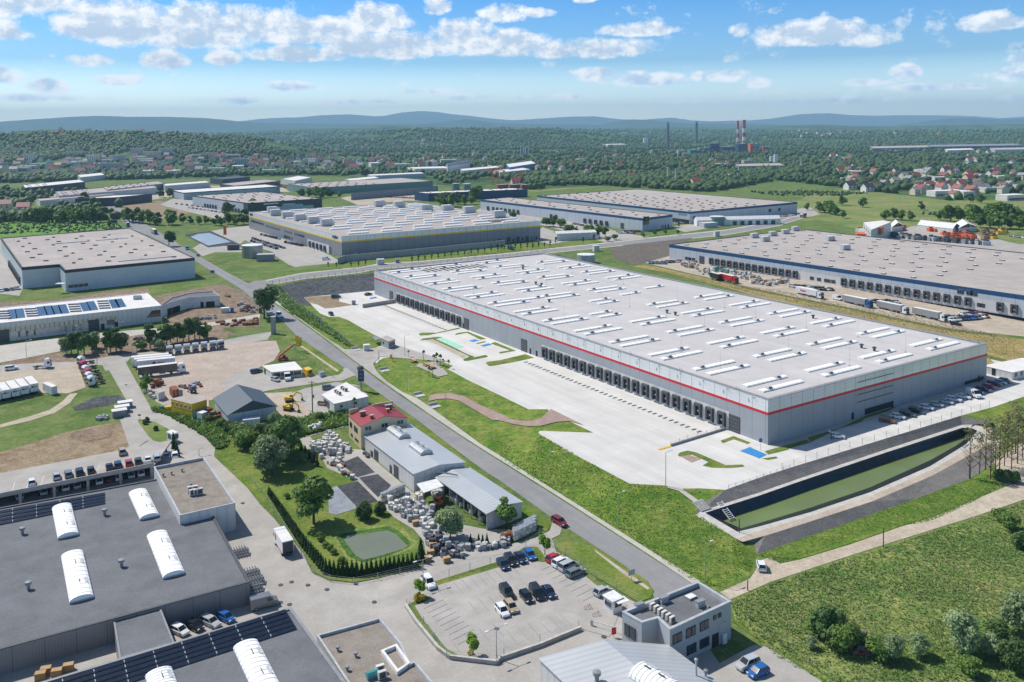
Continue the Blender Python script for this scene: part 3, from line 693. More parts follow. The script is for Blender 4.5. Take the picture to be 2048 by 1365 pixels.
ridge('hills', [(XL, 275), (0, 270), (400, 268), (520, 262), (600, 258), (700, 257), (760, 251), (860, 254), (930, 256), (1000, 254), (1080, 256), (1180, 259), (1290, 257), (1360, 254), (1450, 255), (1560, 253), (1640, 249.5), (1700, 253), (1780, 254), (1900, 250), (2048, 249), (XR, 248)], 7600, 'hill_forest', 1500, 900, 8, 3)
ridge('hills', [(XL, 300), (300, 296), (500, 288), (620, 280), (700, 272), (790, 262), (840, 258), (900, 259), (960, 259), (1010, 263), (1060, 260), (1120, 262), (1200, 268), (1260, 274), (1340, 276), (1420, 277), (1500, 273), (1600, 268), (1700, 267), (1850, 263), (2048, 262), (XR, 262)], 4700, 'hill_forest', 800, 900, 4, 4)
_, NEARHILL = ridge('hills', [(XL, 272), (0, 269), (30, 263.5), (100, 259.5), (150, 261), (210, 263), (250, 258.5), (270, 262), (300, 263), (340, 265), (380, 270), (420, 273), (480, 274), (530, 280), (560, 287), (610, 297), (650, 308), (700, 322), (740, 331), (770, 338)], 2750, 'hill_forest', 420, 900, 3, 5, 6, 3.0)
HILLBVH = BVHTree.FromPolygons(HILLV, HILLF)
def far_at(x, y):
 d = ray(x, y).normalized(); a = TERR[0].ray_cast(EYE, d); b = HILLBVH.ray_cast(EYE, d)
 if b[0] is not None and (a[0] is None or b[3] < a[3]): return b[0]
 return a[0]
# ---- the air
mb = MB(); mb.prism([(-18500, -300), (18500, -300), (18500, 25600), (-18500, 25600)], -6, 760, 'white', bottom=True)
m, hn = newmat('haze_air')
hn.n('OutputMaterial', {1: hn.n('VolumePrincipled', {'Color': (.47, .77, 1.0, 1), 'Density': 7.5e-5, 'Anisotropy': 0.0}).outputs[0]})
MATS['haze_air'] = m; m.cycles.homogeneous_volume = True
mb.ml = ['haze_air']
hz = mb.build('haze', weld=True); tag(hz, 'thin pale blue air over the whole valley', 'haze', None, 'stuff')
# ================================================================ buildings
def root(name, label, cat, c, group=None):
 return thing(name, label, cat, (c[0], c[1], c[2] if len(c) > 2 else 0), 0, group)
def part(mb, name, parent, label=None, weld=False):
 o = mb.build(name, None, weld) if isinstance(mb, MB) else mb
 o.parent = parent; o.matrix_parent_inverse = Matrix.Translation(-parent.location) if parent.parent is None else Matrix.Identity(4)
 if label: o['label'] = label
 kids(parent, o)
 return o
def inst(name, me, parent, loc, rz=0.0, label=None, sc=1.0):
 o = obj(name, me, None, loc, rz, sc); o.parent = parent
 o.matrix_parent_inverse = Matrix.Translation(-parent.location) if parent.parent is None else Matrix.Identity(4)
 if label: o['label'] = label
 kids(parent, o)
 return o
def WQ(a, b, z0, z1, m):
 mb = MB(); mb.quad_wall(a, b, z0, z1, m); return mb
def sub(name, me, par, loc=(0, 0, 0), rz=0.0):
 o = obj(name, me, par, loc, rz); kids(par, o); return o
def para(near, left, right, z):
 n, l, r = at(*near, z), at(*left, z), at(*right, z)
 return [(p.x, p.y) for p in (n, r, l + r - n, l)]
def wall_at(a, b, u, z, out=0.0):
 d = Vector((b[0] - a[0], b[1] - a[1])); L = d.length; d /= L
 return (a[0] + d.x * u + d.y * out, a[1] + d.y * u - d.x * out, z), math.atan2(d.y, d.x)
FONT_M = {}
def lettering(txt, size, m, parent, loc, rz, tilt=90, name='lettering', depth=.06, align='CENTER'):
 cu = bpy.data.curves.new(name, 'FONT'); cu.body = txt; cu.size = size; cu.extrude = depth; cu.align_x = align; cu.align_y = 'CENTER'
 cu.offset = size * .018
 cu.materials.append(MATS[m])
 t = bpy.data.objects.new(name, cu); COL.objects.link(t); bpy.context.view_layer.update()
 me = bpy.data.meshes.new_from_object(t.evaluated_get(bpy.context.evaluated_depsgraph_get())); bpy.data.objects.remove(t)
 o = bpy.data.objects.new(name, me); COL.objects.link(o)
 o.location = loc; o.rotation_euler = (rad(tilt), 0, rz)
 o.parent = parent
 o.matrix_parent_inverse = Matrix.Translation(-parent.location) if parent.parent is None else Matrix.Identity(4)
 kids(parent, o)
 return o
# shared small pieces -------------------------------------------------
def dock_meshes(tag_, m_frame='dark_grey'):
 w, h = 2.9, 3.9
 b = MB()
 b.box((-w / 2 + .35, -.45, 1.0), (.7, .9, h), m_frame); b.box((w / 2 - .35, -.45, 1.0), (.7, .9, h), m_frame); b.box((0, -.45, 1.0 + h - .75), (w - 1.4, .9, .75), m_frame)
 d = MB(); d.box((0, -.06, 1.15), (w - 1.45, .1, h - 1.0), 'window_glass'); d.box((0, -.13, 2.2), (1.1, .05, .5), 'sky_glass')
 l = MB(); l.box((0, -.35, .75), (2.2, .7, .35), 'mid_grey'); l.box((-1.25, -.18, .5), (.28, .3, .7), 'rubber'); l.box((1.25, -.18, .5), (.28, .3, .7), 'rubber')
 return b.data('dock_shelter' + tag_), d.data('dock_door' + tag_), l.data('dock_leveller' + tag_)
DOCK = dock_meshes('')
def docks(par, a, b, us, z):
 for u in us:
  p, rz = wall_at(a, b, u, z, .05)
  s = inst('dock_shelter', DOCK[0], par, p, rz); sub('dock_door', DOCK[1], s); sub('dock_leveller', DOCK[2], s)
def box_me(name, d, m, mt=None):
 return MB().box((0, 0, 0), d, m, 0, mt).data(name)
def gate_me(w, h, m='dark_grey'):
 b = MB(); b.box((0, -.05, 0), (w, .18, h), m)
 for k in range(4): b.box((0, -.16, h * (.12 + .22 * k)), (w * .94, .06, .05), 'mid_grey')
 return b.data('gate')
GATE = gate_me(4.2, 5.0); DOOR = box_me('door', (1.1, .16, 2.2), 'near_black')
def win_me(w, h, frame='offwhite', n=2):
 b = MB(); b.box((0, -.05, 0), (w, .14, h), frame)
 for k in range(n):
  b.box((-w / 2 + w * (k + .5) / n, -.1, .1), (w / n - .14, .12, h - .2), 'window_glass')
 return b.data('window')
def windows(par, a, b, spec, me, z, name='window'):
 for u in spec:
  p, rz = wall_at(a, b, u, z, .02); inst(name, me, par, p, rz)
def barrel_me(L, W, R, n=7, m='sky_glass', curb='offwhite', ribs=0):
 b = MB(); c_ = .22 if R < .4 else .35; b.box((0, 0, 0), (L, W, c_), curb)
 prof = [(-W / 2 * math.cos(math.pi * k / n), c_ + R * math.sin(math.pi * k / n)) for k in range(n + 1)]
 for (y0, z0), (y1, z1) in zip(prof, prof[1:]):
  b.face([(-L / 2, y0, z0), (-L / 2, y1, z1), (L / 2, y1, z1), (L / 2, y0, z0)][::-1], m)
 for s in (-1, 1):
  f = [(s * L / 2, y, z) for y, z in prof]
  b.face(f if s < 0 else f[::-1], m)
 for k in range(ribs):
  x = -L / 2 + L * (k + .5) / ribs
  for (y0, z0), (y1, z1) in zip(prof, prof[1:]):
   b.face([(x - .06, y0 * 1.01, z0 + .03), (x - .06, y1 * 1.01, z1 + .03), (x + .06, y1 * 1.01, z1 + .03), (x + .06, y0 * 1.01, z0 + .03)][::-1], 'light_grey')
 return b.data('skylight')
FOOT = []
def warehouse(name, label, poly, z0, bands, roof, cat='warehouse', cap='light_grey', par_h=.45, group=None, capw=.5, roofpart='roof'):
 poly = ccw(poly); FOOT.append(poly); c = (sum(p[0] for p in poly) / len(poly), sum(p[1] for p in poly) / len(poly), z0)
 r = root(name, label, cat, c, group)
 z = z0 - .6
 for pn, h, m, out in bands:
  zz = z0 + h
  part(MB().walls(inset(poly, -out) if out else poly, z, zz, m), pn, r)
  if out:
   pb = MB(); o_, i_ = inset(poly, -out), poly
   for zq in (z, zz):
    for k in range(len(poly)):
     k2 = (k + 1) % len(poly); pb.face([(*o_[k], zq), (*o_[k2], zq), (*i_[k2], zq), (*i_[k], zq)], m)
   part(pb, 'band_edge', r)
  z = zz
 top = z
 inn = inset(poly, capw); n = len(poly); pb = MB(); ou = inset(poly, -.06)
 for k in range(n):
  k2 = (k + 1) % n
  pb.face([(*ou[k], top + .02), (*ou[k2], top + .02), (*inn[k2], top + .02), (*inn[k], top + .02)], cap)
  pb.face([(*inn[k], top + .02), (*inn[k2], top + .02), (*inn[k2], top - par_h - .1), (*inn[k], top - par_h - .1)], cap)
  pb.face([(*ou[k], top - .15), (*ou[k2], top - .15), (*ou[k2], top + .02), (*ou[k], top + .02)], cap)
 part(pb, 'parapet', r)
 part(MB().face([(p[0], p[1], top - par_h) for p in inset(poly, capw * .8)], roof), roofpart, r)
 return r, poly, top
MH = [('hall', None)]
MATS['clad_main'] = MATS['clad_grey']
panel('clad_main', 'a3a8ae', 4.89, 0, .35, .5, jw=.014); panel('clad_main_top', 'e8ebed', 4.89, 1.3, 0, .3, .25, .25, jw=.014); panel('clad_stripe', 'd01f2c', 4.89, 0, 0, .7, jw=.014)
# ---- the big grey hall with the red stripe
P4 = [hall(0, 0), hall(0, HW), hall(HL, HW), hall(HL, 0)]
P4 = [(p.x, p.y) for p in P4]
MAINH, P4c, _t = warehouse('warehouse', 'huge grey distribution hall with a red stripe beside the long pond', P4, 0,
 [('wall', 8.55, 'clad_main', 0), ('stripe', 9.3, 'clad_stripe', .05), ('upper_wall', 13.0, 'clad_main_top', 0)], 'roof_membrane', cap='mid_grey', par_h=.5, capw=1.2)
fa, fb = tuple(hall(HL, 0)[:2]), tuple(hall(0, 0)[:2])          # lit long wall, from the far corner to the near one
def fu(u): return HL - u
us1 = [178.4 + 64.0 * k / 12 for k in range(13)]; us2 = [17.2 + 92.6 * k / 19 for k in range(20)]
docks(MAINH, fa, fb, [fu(u) for u in us1 + us2], 0.0)
for u0, u1, nm in ((175.5, 245.5, 'plinth'), (14.6, 112.4, 'plinth')):
 a, b = wall_at(fa, fb, fu(u1), 0, .05)[0], wall_at(fa, fb, fu(u0), 0, .05)[0]
 mb = MB(); mb.quad_wall(a, b, -.3, 5.6, 'plinth'); part(mb, 'dock_wall', MAINH)
for u in (252, 172, 125, 12.5):
 p, rz = wall_at(fa, fb, fu(u), 0, .02); inst('gate', GATE, MAINH, p, rz)
for u in (247, 174.8, 120.5, 116):
 p, rz = wall_at(fa, fb, fu(u), 0, .02); inst('door', DOOR, MAINH, p, rz)
SK = [barrel_me(18, 2.5, .36, 6, ribs=9), barrel_me(11.5, 2.5, .36, 6, ribs=6)]
FLAP = MB().box((0, 0, 0), (2.2, 1.5, .06), 'light_grey').box((0, -.72, .05), (1.4, .05, .45), 'dark_grey').data('smoke_flap')
def rooflight(par, me, u, v, L, zt, flapv):
 p = hall(u, v + L / 2, zt); rz = math.atan2(HV.y, HV.x)
 s = inst('skylight', me, par, p, rz); sub('smoke_flap', FLAP, s, (flapv, 0, .62))
zt = 12.5
for k in range(13):
 for v in (5.2, 33.0, 60.6, 88.8):
  if k == 12 and v > 80: continue
  if k in (6,) and v > 30: continue
  if v == 33.0 and k in (5,):
   continue
  if v == 88.8 and k == 7: continue
  for j, du in enumerate((7.4, 13.6)):
   if k == 12 and j == 0: pass
   rooflight(MAINH, SK[0], du + 21.2 * k, v, 18, zt, (-5.5, 5.5)[(k + j) % 2])
for u, v in ((118.8, 28.4), (112.6, 28.4), (140.5, 45.2), (134, 44.8), (161, 22.4), (144, 66), (150, 86), (3, 20), (19, 94.3 - 88)):
 if (u, v) in ((3, 20), (19, 94.3 - 88)): continue
 rooflight(MAINH, SK[1], u, v, 11.5, zt, 3.0)
VENT = MB().lathe((0, 0, 0), [(.45, 0), (.45, 1.0), (.75, 1.05), (.75, 1.4), (0, 1.5)], 'dark_grey', 8).data('roof_vent')
for u, v in ((22, 73), (17, 73), (103, 57), (98, 57), (190, 50), (185, 50), (150, 30), (62, 98), (232, 70)):
 inst('roof_vent', VENT, MAINH, hall(u, v, zt))
MAST = MB().tube((0, 0, 0), (0, 0, 7.0), .05, .02, 'galv', 5).box((0, 0, 0), (.9, .3, .12), 'concrete').box((0, 0, 0), (.3, .9, .1), 'concrete').data('lightning_rod')
for u in range(10, 274, 22):
 for v in (15, 51, 83):
  if RND.random() < .72: inst('lightning_rod', MAST, MAINH, hall(u + RND.uniform(-2, 2), v + RND.uniform(-3, 3), zt))
OVER = MB().tube((0, -.35, 0), (0, -.35, .9), .05, .05, 'mid_grey', 5).tube((.9, -.35, 0), (.9, -.35, .9), .05, .05, 'mid_grey', 5).data('overflow_pipe')
for u in range(12, 270, 24):
 inst('overflow_pipe', OVER, MAINH, *((lambda q: (q[0], q[1]))(wall_at(fa, fb, fu(u), 13.0, -.7))))
BRK = MB().box((0, -.25, 0), (.25, .5, .12), 'dark_grey').data('wall_lamp')
for u in range(5, 272, 10):
 p, rz = wall_at(fa, fb, fu(u), 12.3, 0); inst('wall_lamp', BRK, MAINH, p, rz)
SPOUT = MB().bar((0, -.05, .5), (.35, -.1, -.4), .12, .12, 'mid_grey').data('overflow_spout')
for k in range(0, 56, 2):
 p, rz = wall_at(fa, fb, k * 4.89 + 2.6, 11.0, 0); inst('overflow_spout', SPOUT, MAINH, p, rz)
ba, bb = tuple(hall(0, 0)[:2]), tuple(hall(0, HW)[:2])            # shaded end wall
for u in (38, 58, 108):
 p, rz = wall_at(ba, bb, u, 0, .02); inst('door', DOOR, MAINH, p, rz); mb = MB()
for u0, u1, h in ((44, 58, 2.2), (99, 111, 1.6)):
 a, b = wall_at(ba, bb, u0, 0, .06)[0], wall_at(ba, bb, u1, 0, .06)[0]
 part(WQ(a, b, .4, h, 'near_black'), 'glazing', MAINH)
for z in (11.2, 7.3, 5.0):
 a, b = wall_at(ba, bb, 40, z, .12)[0], wall_at(ba, bb, 58, z, .12)[0]
 part(MB().bar(a, b, .12, .14, 'dark_grey'), 'sign_rail', MAINH)
PL = MB(); 
a, b = wall_at(ba, bb, 2, 0, 1.6)[0], wall_at(ba, bb, HW - 3, 0, 1.6)[0]
sheet('end_walk', [tuple(wall_at(ba, bb, 0, 0, .1)[0]), tuple(wall_at(ba, bb, HW, 0, .1)[0]), tuple(wall_at(ba, bb, HW, 0, 3.2)[0]), tuple(wall_at(ba, bb, 0, 0, 3.2)[0])], 'sidewalk', 2, 0.0)
# solar rows on the main roof
SOL = MB().face([(-7, -.8, .25), (7, -.8, .25), (7, .8, .75), (-7, .8, .75)], 'solar').box((0, 0, 0), (14, .1, .25), 'mid_grey').data('solar_row')
for k in range(11):
 inst('solar_row', SOL, MAINH, hall(262 - 1.5 * (k % 2) - .5 * k, 24 + 3.4 * k, zt), math.atan2(HU.y, HU.x))
# ---- hall with the yellow stripe
ZS = 18.6
PS = para((683.4, 473), (497.5, 424.3), (1080.5, 442), ZS)
STH, PS, _t = warehouse('warehouse', 'grey hall with a yellow stripe and dark letters on its corners', PS, 4, [('wall', 10.2, 'clad_mid', 0), ('stripe', 11.2, 'clad_yellow', .05), ('upper_wall', 14.6, 'clad_white', 0)], 'roof_beige', cap='light_grey', capw=.8)
sn, sr, sb, sL = PS
wl = math.hypot(sn[0] - sL[0], sn[1] - sL[1]); wr = math.hypot(sr[0] - sn[0], sr[1] - sn[1])
docks(STH, sL, sn, [wl * (.715 + .035 * k) for k in range(5)], 4)
p, rz = wall_at(sL, sn, wl * .90, 4, .02); inst('gate', GATE, STH, p, rz)
a, b = wall_at(sL, sn, wl * .69, 4, .05)[0], wall_at(sL, sn, wl * .89, 4, .05)[0]
part(WQ(a, b, 3.8, 10, 'plinth'), 'dock_wall', STH)
for f0, f1, z, h in ((.03, .20, 10.6, 1.6), (.22, .40, 10.2, 1.3), (.44, .53, 10.2, 1.3), (.55, .66, 10.2, 1.6), (.44, .54, 5.5, 2.5)):
 n = max(2, int((f1 - f0) * wl / 6))
 me = win_me((f1 - f0) * wl / n - .8, h, 'dark_grey', 2)
 for k in range(n):
  p, rz = wall_at(sL, sn, wl * (f0 + (f1 - f0) * (k + .5) / n), z, .02); inst('window', me, STH, p, rz)
for q in range(12):
 p, rz = wall_at(sn, sr, wr * (.69 + .026 * q), 4 + (q % 3) * .3, .02); inst('door', GATE if q in (3, 5, 7, 9) else DOOR, STH, p, rz, None, .7 if q in (3, 5, 7, 9) else 1)
p, rz = wall_at(sL, sn, wl * .945, 17.0, .1); lettering('stryker', 3.4, 'near_black', STH, p, rz)
p, rz = wall_at(sL, sn, wl * .035, 17.0, .1); lettering('stryker', 3.4, 'near_black', STH, p, rz)
def on(poly, fu_, fv, z):
 n, r, b, l = [Vector(q) for q in poly]
 q = n + (r - n) * fu_ + (l - n) * fv
 return (q.x, q.y, z)
SKS = barrel_me(15, 3.0, .9, 6, ribs=6)
rz = math.atan2(sr[1] - sn[1], sr[0] - sn[0])
for i in range(6):
 for j in range(13):
  inst('skylight', SKS, STH, on(PS, .10 + .155 * i + .05 * (j % 2), .05 + .075 * j, 18.1), rz)
AHU = MB().box((0, 0, .4), (9, 5, 5.5), 'light_grey', 0, 'white').box((5.6, 0, .4), (2.4, 3, 4.2), 'galv').data('air_handler')
for i, (u, v) in enumerate(((.22, .93), (.18, .80), (.19, .68), (.20, .56), (.21, .44), (.22, .33))):
 inst('air_handler', AHU, STH, on(PS, u - .12, v, 18.1), rz, None, .9)
for u, v in ((.72, .92), (.78, .82), (.80, .60), (.88, .53), (.93, .42), (.93, .2)):
 inst('air_handler', AHU, STH, on(PS, u, v, 18.1), rz)
for q in range(8): inst('solar_row', SOL, STH, on(PS, .80 + .012 * q, .10 + .0 * q, 18.1), rz + 1.2)
# its retaining wall
mb = MB(); A = [at(676, 529, 4), at(690, 524, 4), at(880, 506, 4), at(1010, 492, 4)]
for p, q in zip(A, A[1:]):
 mb.bar((p.x, p.y, 6), (q.x, q.y, 6), .5, 4.5, 'concrete')
tag(mb.build('retaining_wall'), 'grey concrete retaining wall below the hall with the yellow stripe', 'retaining wall')
# ---- halls with navy bands
def navy_hall(label, poly, z0, h, roof, wallm='clad_light', bandm='clad_blue', bh=1.6, dots=0, seed=1, dotm='dark_grey', lat=None):
 r, p, t = warehouse('warehouse', label, poly, z0, [('wall', h - bh, wallm, 0), ('band', h, bandm, .05)], roof, cap='dark_grey', capw=.6)
 rr = random.Random(seed)
 me = MB().box((0, 0, 0), (2.6, 1.5, .55), 'dark_grey', 0, dotm).data('roof_hatch')
 xs = [q[0] for q in p]; ys = [q[1] for q in p]; inn = inset(p, 5); n = 0
 p0 = Vector(lat[0] if lat else p[0]); lu = Vector(lat[1] if lat else p[1]) - p0; lv = Vector(lat[2] if lat else p[-1]) - p0; rz = math.atan2(lu.y, lu.x)
 nu = max(2, int(lu.length / 15)); nv = max(2, int(lv.length / 15)); k = 0
 for i in range(nu):
  for j in range(nv):
   if k >= dots: break
   q = p0 + lu * ((i + .5 + .3 * (j % 2)) / nu) + lv * ((j + .5 + rr.uniform(-.15, .15)) / nv)
   if inside(q.x, q.y, inn):
    inst('roof_hatch', me, r, (q.x, q.y, t - .45), rz + rr.choice((0, 0, 1.57))); k += 1
 return r, p, t
zt = 16.0
LW = [at(*q, zt, 'p') for q in ((129.8, 540.5), (389.2, 515.9), (259.5, 456.2), (2, 476.5), (43.7, 535), (118.5, 528.8))]
LW = [(p.x, p.y) for p in LW]
lh, _p, _t = navy_hall('pale blue-grey warehouse with a dark navy roof edge and a notched corner', LW, 4, 12.0, 'roof_beige', 'clad_left', 'clad_navy', 1.7, 98, 3, 'dark_grey', (LW[4], LW[1], LW[3]))
a, b = LW[3], LW[4]; Lw = math.hypot(b[0] - a[0], b[1] - a[1])
docks(lh, a, b, [Lw * (.45 + .042 * k) for k in range(12)], 4)
a, b = LW[0], LW[1]
windows(lh, a, b, [2.5, 5, 7.5, 10], win_me(2.2, 1.6, 'dark_grey', 2), 6)
for x0, y0, x1, y1 in ((540, 235, 870, 210), (930, 205, 1250, 180), (1145, 410, 1690, 360)):
 p, q = at(x0 / 4.876, 440 + y0 / 4.876, 15.6), at(x1 / 4.876, 440 + y1 / 4.876, 15.6)
 part(MB().bar((p.x, p.y, 15.9), (q.x, q.y, 15.9), .8, .5, 'white'), 'roof_duct', lh)
mb = MB(); q = at(121, 568, 9); mb.box((q.x, q.y, q.z), (4.5, 3, .3), 'white'); part(mb, 'canopy', lh)
RWp = para((1338.5, 489), (1338.5, 489), (2048, 591.6), 13.5)
n_, r_, l_ = at(1338.5, 489, 13.5), at(2048, 591.6, 13.5), at(1598, 458, 13.5)
r_ = n_ + (r_ - n_) * 1.35
RWp = [(n_.x, n_.y), (r_.x, r_.y), ((l_ + r_ - n_).x, (l_ + r_ - n_).y), (l_.x, l_.y)]
rh, RWp, _t = navy_hall('very long pale warehouse with a blue roof edge beyond the dry grass bank', RWp, 4, 9.5, 'roof_beige', 'clad_light', 'clad_blue', 2.0, 99, 5, 'white')
rl = math.hypot(RWp[1][0] - RWp[0][0], RWp[1][1] - RWp[0][1])
def r_u(px, py, z=6):
 p = at(px, py, z); return (Vector((p.x, p.y)) - Vector(RWp[0])).dot(Vector((RWp[1][0] - RWp[0][0], RWp[1][1] - RWp[0][1]))) / rl
d1, d2 = r_u(1404, 528), r_u(1580, 554); docks(rh, RWp[0], RWp[1], [d1 + (d2 - d1) * k / 13 for k in range(14)], 4)
d1, d2 = r_u(1675, 570), r_u(1925, 610); docks(rh, RWp[0], RWp[1], [d1 + (d2 - d1) * k / 13 for k in range(14)], 4)
d1, d2 = r_u(1983, 622), r_u(2010, 627); docks(rh, RWp[0], RWp[1], [d1, d2, d2 + 14, d2 + 22], 4)
p, rz = wall_at(RWp[0], RWp[1], r_u(1391, 524), 4, .02); inst('gate', GATE, rh, p, rz)
a, b = wall_at(RWp[0], RWp[1], r_u(1387, 524), 4, .05)[0], wall_at(RWp[0], RWp[1], r_u(2020, 625), 4, .05)[0]
part(WQ(a, b, 3.8, 9.2, 'plinth'), 'dock_wall', rh)
for px in (1345, 1352, 1360, 1610, 1625, 1640, 1645, 1655, 1960, 1965): windows(rh, RWp[0], RWp[1], [r_u(px, 520 + (px - 1338) * .146)], win_me(2.6, 1.8, 'dark_grey', 2), 5.2)
windows(rh, RWp[0], RWp[1], [r_u(1941, 600), r_u(1958, 603), r_u(1968, 604)], win_me(3.2, 2.2, 'mid_grey', 3), 10.0, 'louvre')
for px, py in ((1508, 476), (1545, 472), (1570, 468), (1660, 482), (1590, 462), (1530, 483), (1690, 500)):
 p = at(px, py, 13.1); inst('air_handler', AHU, rh, (p.x, p.y, 13.05), 0.4, None, .55)
mh, MWp, _t = navy_hall('long narrow pale warehouse with a blue roof edge and a dark billboard on its corner', para((1285, 437), (961, 399.5), (1345, 429.6), 15), 4, 11, 'roof_beige', 'clad_light', 'clad_blue', 2.0, 40, 7)
a, b = MWp[3], MWp[0]; ml = math.hypot(b[0] - a[0], b[1] - a[1])
docks(mh, a, b, [ml * f for f in (.06, .10, .13, .16, .19, .22, .25, .28, .50, .53, .70, .73, .76, .79, .82)], 4)
p, rz = wall_at(a, b, ml * .9, 4, .02); inst('gate', GATE, mh, p, rz)
p, rz = wall_at(MWp[0], MWp[1], 4.5, 9.5, .2)
bb_ = MB(); bb_.box((0, -.2, 0), (7, .3, 6.6), 'near_black'); bb_.box((.2, -.4, 3.4), (3, .1, 2.2), 'hedge_green')
for k in range(3): bb_.box((0, -.4, .5 + .8 * k), (6.2, .1, .25), 'yellow')
inst('billboard', bb_.data('billboard'), mh, p, rz)
for u in (27, 31, 35, 50): p, rz = wall_at(MWp[0], MWp[1], u, 4, .02); inst('door', DOOR, mh, p, rz, None, 1.4)
bh_, BWp, _t = navy_hall('wide pale warehouse with a blue roof edge behind the steel water tank', para((1379.5, 424), (1074, 391.5), (1594.5, 404.5), 15.2), 4, 11.2, 'roof_beige', 'clad_light', 'clad_blue', 1.9, 99, 9)
p, rz = wall_at(BWp[3], BWp[0], math.hypot(BWp[3][0] - BWp[0][0], BWp[3][1] - BWp[0][1]) - 9, 11.5, .1)
inst('sign_panel', MB().box((0, 0, 0), (11, .15, 1.6), 'mid_grey').data('sign_panel'), bh_, p, rz)
a, b = wall_at(BWp[3], BWp[0], math.hypot(BWp[3][0] - BWp[0][0], BWp[3][1] - BWp[0][1]) - 28, 0, .06)[0], wall_at(BWp[3], BWp[0], math.hypot(BWp[3][0] - BWp[0][0], BWp[3][1] - BWp[0][1]) - .5, 0, .06)[0]
part(WQ(a, b, 4, 8, 'window_glass'), 'glazing', bh_)
windows(bh_, BWp[0], BWp[1], [6, 110, 124], win_me(4, 3, 'dark_grey', 2), 8)
n1, N1p, _t = navy_hall('dark navy warehouse with a tan roof and pale wall panels behind the lorry yard', para((495.6, 406.5), (385, 391.5), (644, 397), 16), 4, 12, 'roof_beige', 'clad_deep', 'clad_navy', 1.0, 60, 11)
a, b = N1p[0], N1p[1]; L_ = math.hypot(b[0] - a[0], b[1] - a[1])
for f0, f1, z1 in ((.28, .45, 10), (.45, .62, 13), (.62, .73, 11.5), (.73, .88, 9.5)):
 p, q = wall_at(a, b, L_ * f0, 0, .08)[0], wall_at(a, b, L_ * f1, 0, .08)[0]; part(WQ(p, q, 4, z1, 'clad_light'), 'wall_panel', n1)
p, rz = wall_at(a, b, L_ * .30, 13.2, .15); inst('sign_panel', MB().box((0, 0, 0), (16, .15, 1.3), 'white').data('sign_panel'), n1, p, rz)
a, b = N1p[3], N1p[0]; L_ = math.hypot(b[0] - a[0], b[1] - a[1]); p, q = wall_at(a, b, 0, 0, .07)[0], wall_at(a, b, L_ * .93, 0, .07)[0]
part(WQ(p, q, 4, 14.8, 'clad_light'), 'wall_panel', n1)
docks(n1, a, b, [L_ * f for f in (.25, .3, .35, .4, .45, .7, .75, .8, .85)], 4)
